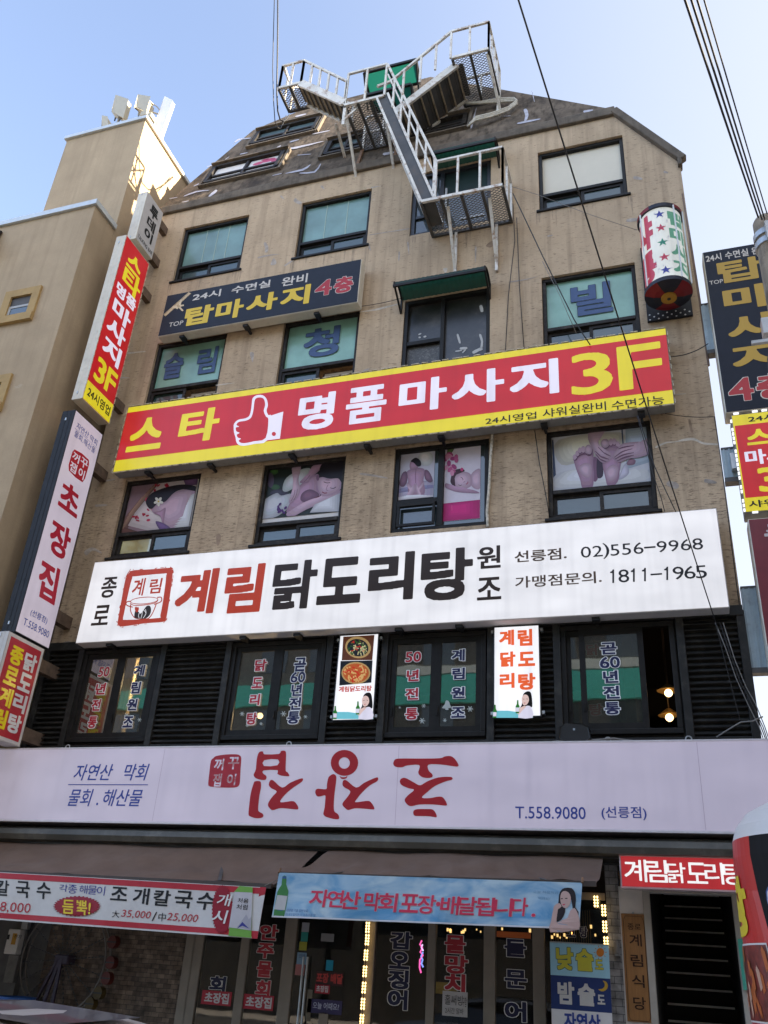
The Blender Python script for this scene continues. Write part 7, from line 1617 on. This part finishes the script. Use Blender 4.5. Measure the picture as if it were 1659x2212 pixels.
wrapi('아', -.86, -.1, 1.92, 2.14, 4, .07, .03, RI+.003); wrapi('아', -.86, -.1, 1.92, 2.14, 1, .07, 0, RI+.006); wrapi('구', -.86, -.1, 1.62, 1.85, 1, .07)
def patch(a0, a1, z0, z1, m, r): 
    k = 12
    for i in range(k):
        for j in range(6): a, b = a0+(a1-a0)*i/k, a0+(a1-a0)*(i+1)/k; za, zb3 = z0+(z1-z0)*j/6, z0+(z1-z0)*(j+1)/6; t.quad(ci(a,za,r), ci(b,za,r), ci(b,zb3,r), ci(a,zb3,r), m)
patch(-2.0,-1.05,1.62,1.905,1,RI+.0025); patch(-2.0,-1.065,1.627,1.898,2,RI+.004)
rnd = random.Random(21)
for k in range(26):
    a, z = -1.95+.85*rnd.random(), 1.65+.22*rnd.random(); L_ = .05+.06*rnd.random()
    t.poly([ci(a+dx, z+dz, RI+.0055+.0001*k) for dx, dz in ((-.02,-L_/2),(.03,-L_/2*.7),(.035,L_/2*.6),(0,L_/2),(-.03,L_/3)) if -1.99 < a+dx < -1.07 and 1.63 < z+dz < 1.895] or [ci(-1.5,1.7,RI+.005),ci(-1.48,1.7,RI+.005),ci(-1.48,1.72,RI+.005)], 3 if k % 3 else 5)
t.build('lettering', [flat('inflatable yellow', (.68,.52,.03)), flat('inflatable white', (.66,.63,.62)), mat('meat photo red', (.16,.025,.018), .4, var=.7, scale=14), flat('meat photo orange', (.42,.11,.03)), flat('inflatable blue edge', (.06,.10,.30)), flat('meat photo pale', (.50,.30,.22))], S)
m_ = MB(); m_.box(CXi-.38,CXi+.38,CYi-.38,CYi+.38,.0,.14); m_.build('blower_base', M_BLACKPL, S, bevel=.03)

def car():
    """silver saloon parked along the shops; only its roof edge shows at the lower left"""
    X0, Y0 = -3.35, -7.2; S = thing('parked_car', 'pale silver car parked in front of the shops, only its roof showing', 'car', (X0,Y0,0))
    # side outline along the car's length (x forward = +X world), roof top at 1.42
    st_ = [(-2.25,.55,.62,.70),(-2.15,.42,.92,.80),(-1.55,.36,1.00,.86),(-1.05,.34,1.02,.88),(1.05,.34,.98,.88),(1.85,.36,.90,.84),(2.2,.44,.74,.74),(2.3,.5,.62,.62)]
    m_ = MB(); secs = []
    for x, zlo, zhi, hw in st_:
        s_ = [(-hw*.92,zlo),(-hw,zlo+.12),(-hw*1.02,(zlo+zhi)/2),(-hw*.97,zhi-.05),(-hw*.85,zhi),(hw*.85,zhi),(hw*.97,zhi-.05),(hw*1.02,(zlo+zhi)/2),(hw,zlo+.12),(hw*.92,zlo)]
        secs.append([Vector((X0+x,Y0+y,z)) for y, z in s_])
    for A_, B2 in zip(secs, secs[1:]):
        for i in range(10): j = (i+1) % 10; m_.quad(A_[i], A_[j], B2[j], B2[i])
    m_.poly(list(reversed(secs[0]))); m_.poly(secs[-1])
    M_CAR = mat('silver car paint', (.42,.39,.355), .3, .2, var=.05, scale=2); M_CG = glassy('car glass', (.012,.014,.018), .18, .03)
    m_.build('body', M_CAR, S, smooth=True)
    m_ = MB(); roof = []
    for x, z, hw in ((-.92,1.33,.54),(-.75,1.385,.57),(-.3,1.425,.60),(.3,1.425,.60),(.62,1.385,.585),(.78,1.34,.56)):
        roof.append([Vector((X0+x,Y0+y,z2)) for y, z2 in ((-hw,z-.05),(-hw*.93,z-.012),(-hw*.5,z+.012),(0,z+.018),(hw*.5,z+.012),(hw*.93,z-.012),(hw,z-.05))])
    for A_, B2 in zip(roof, roof[1:]):
        for i in range(6): m_.quad(A_[i], A_[i+1], B2[i+1], B2[i])
    m_.build('roof', M_CAR, S, smooth=True)
    m_ = MB(); m_.raw([Vector((X0+x,Y0+y,z)) for x, y, z in ((-.70,-.50,1.412),(.62,-.50,1.412),(.62,.30,1.428),(-.70,.30,1.428),(-.05,-.50,1.446),(-.05,.30,1.462))], [(0,4,5,3),(4,1,2,5)]); m_.build('sunroof', M_CG, S)
    m_ = MB(); r0_, r1_ = roof[0], roof[-1]
    m_.quad(Vector((X0+1.35,Y0-.74,.97)), Vector((X0+1.35,Y0+.74,.97)), r1_[6], r1_[0]); m_.quad(Vector((X0-1.6,Y0+.74,1.0)), Vector((X0-1.6,Y0-.74,1.0)), r0_[0], r0_[6])
    for s_, k in ((-1,0),(1,6)): m_.poly([Vector((X0-1.6,Y0+s_*.80,.99)), Vector((X0+1.35,Y0+s_*.80,.96))]+[roof[i][k] for i in range(len(roof)-1,-1,-1)])
    m_.build('window', M_CG, S)
    for sx in (-1.35,1.4):
        for sy in (-1,1):
            w = MB(); w.tube([(X0+sx,Y0+sy*.70,.32),(X0+sx,Y0+sy*.89,.32)], .32, 24); o = w.build('wheel', mat('tyre rubber', (.02,.02,.02), .8), S)
            w = MB(); w.tube([(X0+sx,Y0+sy*.885,.32),(X0+sx,Y0+sy*.905,.32)], .20, 18); w.build('rim', M_ALU, o)
    for sy in (-1,1):
        w = MB(); w.box(X0+2.12,X0+2.27,Y0+sy*.42,Y0+sy*.70,.64,.74); w.build('headlight', mat('lamp lens', (.6,.6,.6), .1), S, bevel=.02)
        w = MB(); w.box(X0-2.24,X0-2.14,Y0+sy*.42,Y0+sy*.72,.72,.86); w.build('tail_light', mat('red lens', (.3,.01,.01), .2), S, bevel=.02)
        w = MB(); w.box(X0+.72,X0+.88,Y0+sy*.86,Y0+sy*1.02,.97,1.08); w.build('mirror', M_CAR, S, bevel=.03)
car()

# ================================================================== LIT MENU POSTERS ON THE SECOND FLOOR
def light_poster(lab, tl, tr_, br, bl):
    pl = PY(-.14); a, b, c2, d = (pl(*q) for q in (tl, tr_, br, bl)); x0, x1, z0, z1 = (a.x+d.x)/2, (b.x+c2.x)/2, (c2.z+d.z)/2, (a.z+b.z)/2
    S = thing('light_poster', lab, 'lit poster', ((x0+x1)/2,-.14,z0), 'lit menu posters on the louvres'); m_ = MB(); m_.box(x0-.018,x1+.018,-.14,-.09,z0-.018,z1+.018); m_.build('frame', M_BLACKPL, S, bevel=.006)
    p = MB(); p.quad((x0,-.143,z0),(x1,-.143,z0),(x1,-.143,z1),(x0,-.143,z1)); p.build('face', backlit('poster glow white', srgb(250,250,255), .92*E_, .06), S)
    m_ = MB()
    for xx in (x0-.035, x1+.035):
        for zz in (z0+.05, z1-.05): m_.box(xx-.02,xx+.02,-.12,-.02,zz-.02,zz+.02)
    m_.build_each('clip', M_GALV, S); return S, x0, x1, z0, z1
MP = [backlit('menu brown table', srgb(120,70,48), .34*E_), backlit('menu bowl rim', srgb(206,170,112), .5*E_), backlit('menu salad', srgb(222,214,160), .55*E_), backlit('menu green', srgb(70,120,50), .35*E_), backlit('menu stew', srgb(210,104,50), .5*E_), backlit('menu stew light', srgb(240,190,120), .55*E_), backlit('menu dark pot', srgb(44,50,60), .2*E_), backlit('menu red letters', srgb(214,52,34), .6*E_), backlit('menu aqua', srgb(120,205,220), .7*E_), backlit('menu hair', srgb(40,32,36), .15*E_), backlit('menu skin', srgb(240,208,200), .7*E_), backlit('menu bottle', srgb(60,150,60), .4*E_), backlit('menu dress', srgb(226,222,240), .8*E_), backlit('menu letters light', srgb(232,98,52), .9*E_)]
S, x0, x1, z0, z1 = light_poster('lit poster with two food bowls over small red writing and woman', (735,1373.5),(817,1370.5),(804.5,1553),(720,1555.5))
t = MB(); PL = PY(-.143); f = lambda x, y: (553+x/3, 1106+y/3); f12 = lambda x, y: (553+x/3, 1474.667+y/3)
shape(t, PL, [(566,808),(768,797),(754,960),(556,962)], 0, .003, f, 1); shape(t, PL, ell(662,878,84,70,22,.2), 1, .004, f, 1); shape(t, PL, ell(660,880,70,56,20,.2), 6, .005, f, 1)
shape(t, PL, [(548,966),(756,962),(748,1106),(540,1125)], 6, .003, f, 1); shape(t, PL, ell(648,1044,94,72,22), 1, .004, f, 1); shape(t, PL, ell(648,1044,84,62,22), 4, .005, f, 1)
rnd = random.Random(6)
for k in range(60):
    a_, r_ = rnd.random()*6.28, math.sqrt(rnd.random()); L_ = 10+16*rnd.random(); an = rnd.random()*3.1; cx, cy = 660+62*r_*math.cos(a_), 880+48*r_*math.sin(a_)
    shape(t, PL, stroke([(cx-L_/2*math.cos(an),cy-L_/2*math.sin(an)),(cx+L_/2*math.cos(an),cy+L_/2*math.sin(an))], 6), 3 if r_ > .55 and k % 2 else (2 if k % 5 else 7), .006+.00002*k, f, 1)
    cx, cy = 648+76*r_*math.cos(a_+1), 1044+54*r_*math.sin(a_+1)
    shape(t, PL, stroke([(cx-L_/2*math.cos(an),cy-L_/2*math.sin(an)),(cx+L_/2*math.cos(an),cy+L_/2*math.sin(an))], 9), 5 if k % 3 else 7, .006+.00002*k, f, 1)
ptext(t, '계림닭도리탕', PL, f12(536,62), f12(752,18), 7, .045, .004)
def lady(f_, dx=0, dy=0):
    g_ = lambda x, y: f_(x+dx, y+dy)
    shape(t, PL, [(500,190),(600,190),(760,215),(760,236),(500,236)], 8, .0035, g_, 1)
    shape(t, PL, [(690,110),(700,80),(720,65),(742,68),(752,95),(756,160),(740,170),(680,200),(678,170),(688,150)], 9, .004, g_, 3)
    shape(t, PL, [(690,100),(708,85),(728,95),(734,125),(720,150),(700,155),(688,130)], 10, .005, g_, 3)
    shape(t, PL, [(665,236),(680,200),(705,165),(735,158),(754,180),(758,236)], 12, .0055, g_, 2); shape(t, PL, [(655,200),(670,178),(700,160),(715,165),(690,190),(668,215)], 10, .006, g_, 2)
    for bx, by in ((652,122),(505,152)): shape(t, PL, [(bx+5,by),(bx+14,by),(bx+15,by+25),(bx+22,by+40),(bx+18,by+85),(bx-4,by+85),(bx-4,by+40),(bx+4,by+25)], 11, .0065, g_, 1); shape(t, PL, [(bx-3,by+48),(bx+20,by+48),(bx+18,by+75),(bx-3,by+75)], 12, .007, g_, 1)
    shape(t, PL, [(700,140),(712,138),(708,144)], 7, .0062, g_, 1); shape(t, PL, [(693,115),(704,113),(703,118)], 9, .0062, g_, 1); shape(t, PL, [(714,112),(726,113),(725,118)], 9, .0062, g_, 1)
lady(f12); t.build('picture', MP, S)
S, x0, x1, z0, z1 = light_poster('overexposed lit poster with large orange red letters and woman below', (1066.5,1355.5),(1162,1352),(1168,1546),(1070,1547.5))
t = MB(); f13 = lambda x, y: (1106+x/3, 1474.667+y/3); P6 = lambda s_, a, b: ptext(t, s_, PL, q6(*a), q6(*b), 13, .06, .004)
P6('계',(498,578),(562,508)); P6('림',(578,580),(640,505)); P6('닭',(502,670),(568,602)); P6('도',(580,668),(652,602)); P6('리',(500,762),(564,695)); P6('탕',(580,770),(654,695))
lady(f12, 1040-5, -8); t.build('picture', MP, S)

# ================================================================== MASSAGE POSTER FILMS ON THE THIRD-FLOOR WINDOWS
def E(cx, cy, rx, ry, rot=0): return ell(cx,cy,rx,ry,14,rot)
def S_(pts, w): return stroke(smooth_open(pts), w)
SK, SK2, SKD, HAIR = (186,148,172), (206,174,192), (132,94,120), (38,32,40)
R5 = lambda x, y: (x/3, 737.333+y/3); R6 = lambda x, y: (553+x/3, 737.333+y/3); R7 = lambda x, y: (1106+x/3, 737.333+y/3)
def soften(items):
    """the printed pictures are photographs: each skin or cloth shape fades from a darker rim to a lighter middle"""
    out = []
    for c, pts, sm in items:
        if pts is None or sm == 0 and len(pts) > 20 or c in (HAIR,): out.append((c, pts, sm)); continue
        cx, cy = sum(p[0] for p in pts)/len(pts), sum(p[1] for p in pts)/len(pts); ex = max(p[0] for p in pts)-min(p[0] for p in pts)
        if ex < 45: out.append((c, pts, sm)); continue
        for k in range(5):
            f_ = 1-.15*k; t_ = k/4; cc = tuple(int(round(min(255, v*(.87+.20*t_))/6)*6) for v in c)
            out.append((cc, [(cx-ex*.03*k/2+(p[0]-cx)*f_, cy-ex*.025*k/2+(p[1]-cy)*f_) for p in pts], sm))
    return out
def poster(o, Y, f, quad, items, name='poster_film'):
    t = MB(); mats = []; pl = PY(Y); pp = [pl(*f(*q)) for q in quad]
    xa, xb = (pp[0].x+pp[3].x)/2, (pp[1].x+pp[2].x)/2; zb_2, zt_2 = (pp[2].z+pp[3].z)/2, (pp[0].z+pp[1].z)/2
    items = soften(items)
    def mi(c):
        n_ = 'print %d %d %d' % c; m_ = flat(n_, tuple(v*.74 for v in srgb(*c)), .45)
        if m_ not in mats: mats.append(m_)
        return mats.index(m_)
    for k, (c, pts, sm) in enumerate(items):
        off = .001+.00016*k
        if pts is None: t.quad((xa,Y-off,zb_2),(xb,Y-off,zb_2),(xb,Y-off,zt_2),(xa,Y-off,zt_2),mi(c)); continue
        q = smooth_poly(pts, 4) if sm else [Vector((p[0],p[1])) for p in pts]
        V = [pl(*f(p.x,p.y)) for p in q]
        V = [Vector((min(max(v.x,xa+.002),xb-.002), Y-off, min(max(v.z,zb_2+.002),zt_2-.002))) for v in V]
        W = [V[0]]
        for v in V[1:]:
            if (v-W[-1]).length > 1e-4: W.append(v)
        if len(W) < 3: continue
        for tr3_ in geometry.tessellate_polygon([W]):
            a, b, c2 = (W[i] for i in tr3_); n_ = (b-a).cross(c2-a).y
            if abs(n_) > 1e-9: t.poly((a,b,c2) if n_ < 0 else (c2,b,a), mi(c))
    return t.build(name, mats, o)
rnd = random.Random(14)
it = [((150,124,134), None, 0), ((128,96,92), [(1000,925),(1030,921),(800,1250),(755,1252),(762,1215)], 0), ((104,72,66), [(770,1216),(790,1200),(905,1236),(890,1250),(760,1252)], 0), ((172,138,120), [(1005,925),(1018,922),(872,1112),(800,1215),(785,1212),(862,1106)], 0),
      ((226,214,214), [(1030,922),(1283,887),(1270,960),(1100,1000),(1010,1080),(1040,1180),(1110,1232),(980,1240),(830,1195),(875,1112)], 0), ((118,84,124), [(1190,900),(1283,885),(1283,930),(1205,938)], 0)]
for k in range(34):
    x, y = (950+170*rnd.random(), 915+0*rnd.random()) if 0 else rnd.choice([(1000+90*rnd.random(), 930+70*rnd.random()), (945+50*rnd.random(), 1020+80*rnd.random()), (860+130*rnd.random(), 1120+95*rnd.random())])
    it.append(((178,34,62) if k % 3 else (206,70,100), E(x,y,9+5*rnd.random(),5+3*rnd.random(),rnd.random()*3), 0))
it += [(SK2, [(985,1090),(1010,1065),(1070,1042),(1130,985),(1200,962),(1268,968),(1245,1080),(1230,1140),(1180,1185),(1105,1216),(1058,1190),(1040,1135),(1000,1118)], 1), (SK, [(1000,1112),(1040,1100),(1075,1080),(1070,1130),(1060,1190),(1042,1140)], 1), ((226,226,228), [(1268,985),(1226,1211),(1112,1220),(1182,1182),(1205,1106),(1238,1000)], 0), ((120,90,140), [(1010,1170),(1060,1180),(1110,1218),(1050,1235)], 1),
       (HAIR, [(962,1078),(948,1040),(975,995),(1030,965),(1110,940),(1200,930),(1280,945),(1272,972),(1190,962),(1130,985),(1072,1042),(1040,1035),(1010,1066),(985,1088)], 1)]
for k in range(5): a_ = k*1.2566+.3; it.append(((244,240,226), E(1030+17*math.cos(a_),1040+17*math.sin(a_),15,9,a_), 0))
it.append(((224,196,90), E(1030,1040,6,6), 0))
poster(WC1, .118, R5, ((822,945),(1281,886),(1228,1213),(757,1251)), it)
it = [((34,42,38), None, 0), ((74,110,58), E(118,842,26,22), 0), ((60,96,58), E(125,945,30,18), 0), ((66,60,78), E(150,985,60,26), 0), ((86,72,92), E(95,900,22,50), 0), ((210,212,216), [(172,960),(198,885),(290,832),(350,824),(345,870),(310,925),(250,950),(200,975)], 1), ((200,202,210), [(40,1045),(130,985),(165,1000),(235,990),(235,1060),(110,1150),(25,1150)], 1),
      (SK, [(200,1110),(215,1060),(262,960),(330,900),(398,860),(412,900),(405,960),(415,1005),(330,1045),(262,1110)], 1), (SKD, [(300,985),(350,960),(405,985),(400,1015),(330,1045),(290,1030)], 1), ((110,24,38), [(330,1040),(405,1005),(415,1015),(330,1060)], 1),
      (SK2, [(196,1120),(260,1080),(400,1022),(490,998),(548,965),(545,1000),(440,1045),(330,1090),(235,1140)], 1), ((216,216,224), [(350,1112),(380,1060),(470,1018),(545,985),(540,1112)], 0),
      (SK2, [(236,820),(292,812),(276,900),(290,960),(272,1010),(240,1040),(214,1046),(226,1000),(238,960),(241,880)], 1), (SK, [(372,806),(446,794),(400,850),(352,890),(342,916),(310,922),(284,915),(312,890),(350,850)], 1),
      (SKD, S_([(246,1030),(262,1000),(270,960)], 3), 0), (SKD, S_([(230,1035),(248,1000),(254,965)], 3), 0), (SKD, S_([(312,915),(335,890),(352,868)], 3), 0),
      (HAIR, [(400,905),(412,870),(416,820),(450,790),(575,778),(565,885),(480,892),(430,884)], 1), (SK2, [(402,897),(430,882),(480,892),(552,884),(556,948),(512,990),(446,1008),(415,985),(400,940)], 1), (HAIR, [(480,892),(520,870),(570,862),(562,925),(548,905),(530,890)], 1),
      (HAIR, S_([(440,912),(460,920),(482,918)], 4), 0), (HAIR, S_([(482,952),(505,955),(520,945)], 4), 0), (SKD, S_([(455,900),(478,902)], 3), 0), (SKD, S_([(470,930),(456,962),(470,968)], 3), 0), ((150,60,84), S_([(430,978),(446,986),(462,984)], 6), 0), (SKD, E(402,888,10,18), 0)]
for k in range(9): it.append(((84,40,110), E(140+60*rnd.random(),1055+60*rnd.random(),12,7,rnd.random()*3), 0))
poster(WC2, .118, R6, ((64,836),(573,779),(545,1108),(20,1151)), it)
it = [((206,202,216), None, 0), ((186,178,200), [(910,1032),(915,920),(1150,900),(1148,1012)], 0), ((150,146,184), [(912,960),(1150,930),(1150,950),(912,985)], 0), ((228,226,226), E(1100,760,50,50), 0), (SK, [(976,850),(1010,826),(1060,820),(1096,836),(1086,900),(1096,970),(1072,1012),(1000,1008),(984,960),(986,900)], 1), (SKD, [(976,845),(946,860),(930,930),(960,942),(982,900)], 1), (SKD, [(1095,835),(1122,845),(1146,900),(1126,916),(1095,890)], 1),
      (SK, [(998,790),(1020,772),(1050,790),(1048,822),(1002,832)], 1), (HAIR, [(1003,778),(1035,755),(1066,775),(1070,805),(1048,812),(1022,788)], 1), (SK2, [(982,920),(1018,945),(1028,922),(1036,955),(1012,1000),(992,1028),(962,1030),(1000,975),(980,940)], 1), (SK2, [(1086,912),(1052,945),(1040,920),(1032,950),(1050,1000),(1062,1026),(1084,1024),(1062,970),(1086,935)], 1), ((232,230,236), [(912,1034),(918,1012),(985,1008),(1100,1002),(1148,1000),(1148,1014)], 0), (SKD, S_([(1038,830),(1034,870),(1036,920)], 3), 0)]
poster(WC3, .094, R6, ((926,722),(1161,700),(1149,1011),(911,1031)), it)
it = [((226,216,228), None, 0), ((206,40,122), [(1205,1052),(1453,1026),(1453,1150),(1200,1170)], 0), ((96,120,72), [(1240,702),(1286,690),(1262,735),(1246,765)], 1), (SK2, [(1395,862),(1455,828),(1455,952),(1400,942)], 1), (SK2, [(1290,872),(1340,845),(1390,860),(1402,910),(1390,942),(1330,962),(1280,932),(1264,902)], 1), ((74,40,52), [(1262,892),(1280,842),(1330,825),(1352,842),(1302,862),(1286,900),(1292,942),(1264,922)], 1), (SK, [(1234,920),(1300,950),(1400,962),(1446,985),(1312,978),(1230,950)], 1), (HAIR, S_([(1326,880),(1338,888),(1342,900)], 3), 0), (HAIR, S_([(1312,930),(1326,936),(1334,930)], 3), 0), ((176,70,100), S_([(1362,928),(1372,920),(1374,910)], 5), 0), (SKD, S_([(1345,915),(1356,908)], 3), 0)]
for k in range(16): it.append((((196,92,142), (224,150,182), (170,60,120))[k % 3], E(1218+82*rnd.random(),725+140*rnd.random(),20,13,rnd.random()*3), 0))
it += [((206,60,120), E(1335,832,10,12), 0), ((226,120,160), S_([(1270,1062),(1271,1098)], 2), 0)]
poster(WC3, .094, R6, ((1212,690),(1456,671),(1452,1147),(1200,1169)), it)
it = [((214,214,220), None, 0), ((228,222,204), [(300,640),(700,590),(700,700),(500,760),(320,800)], 1), ((196,208,224), [(735,570),(880,552),(905,780),(740,830)], 0), ((58,72,104), [(258,640),(268,638),(286,880),(264,884)], 0), ((66,78,106), [(708,572),(718,571),(724,668),(716,670)], 0), ((110,130,160), [(895,560),(912,780),(918,800),(905,560)], 0), ((232,232,238), [(265,972),(265,885),(400,832),(790,850),(918,828),(918,914)], 1), ((150,110,130), [(740,800),(765,762),(800,770),(790,800)], 1), ((210,204,220), [(690,890),(735,790),(760,850),(720,890)], 1),
      (SKD, [(522,760),(560,770),(560,880),(530,905)], 1), ((70,54,72), [(552,760),(586,780),(590,872),(552,880)], 1), (SK, [(398,760),(410,735),(440,716),(480,700),(510,690),(528,720),(526,800),(532,870),(524,942),(500,956),(456,950),(442,900),(416,830)], 1), (SK2, [(430,820),(470,790),(512,800),(516,850),(500,890),(455,870)], 1),
      (SK, [(582,690),(640,672),(706,692),(710,760),(700,830),(690,900),(660,936),(620,936),(606,890),(590,820),(584,760)], 1), (SK2, [(606,840),(650,800),(690,820),(680,880),(640,910),(615,890)], 1)]
for cx, cy, rx, ry in ((408,752,14,18),(424,728,13,18),(440,708,13,18),(462,702,15,22),(496,706,24,34),(604,664,28,30),(641,655,13,24),(663,652,12,22),(685,668,12,18),(700,684,10,14)): it += [(SKD, E(cx+2,cy+5,rx+1,ry+1), 0), (SK2, E(cx,cy,rx,ry), 0)]
it += [((120,78,108), S_([(412,772),(440,742),(480,732),(512,742)], 5), 0), (SK2, [(500,588),(530,575),(604,580),(562,640),(576,690),(640,728),(652,758),(602,792),(562,772),(532,722),(495,640)], 1), (SK2, [(898,622),(860,650),(790,655),(720,666),(682,700),(650,745),(666,776),(700,786),(762,762),(820,756),(898,722)], 1)]
for pts in ([(560,690),(600,730),(640,748)],[(540,715),(580,755),(630,768)],[(545,735),(575,772),(612,784)],[(665,755),(720,720),(780,700)],[(668,768),(725,742),(790,725)],[(680,780),(735,758),(790,742)],[(690,702),(740,690),(790,680)]): it.append((SKD, S_(pts, 4), 0))
poster(WC4, .118, R7, ((263,622),(883,551),(918,912),(265,971)), it)

# ------------------------------------------------------------------ repeats carry the phrase they share
GROUPS = {'massage_sign': 'massage parlour signs on the building', 'restaurant_sign': 'chicken stew restaurant signs', 'seafood_sign': 'seafood restaurant signs', 'sign_bracket': 'bracket panels holding the wing signs', 'wall_cable': 'cables on the front wall', 'drop_cable': 'cables dropping to the white sign', 'roof_cable': 'cables looping onto the roof', 'corner_cable': 'slack cables at the building corner', 'drain_pipe': 'slim pipes on the front wall', 'panel_antenna': 'antennas on the tower roof', 'small_antenna': 'antennas on the tower roof', 'drum_antenna': 'antennas on the tower roof', 'window_sticker': 'stickers and notes on the shop glass', 'string_light': 'strings of warm lights', 'opposite_building': 'buildings across the street'}
for o in COL.objects:
    if o.parent is None and o.get('category') and not o.get('group'):
        k_ = o.name.split('.')[0]
        if k_ in GROUPS: o['group'] = GROUPS[k_]
for o in COL.objects:
    if '_o' in o: del o['_o']
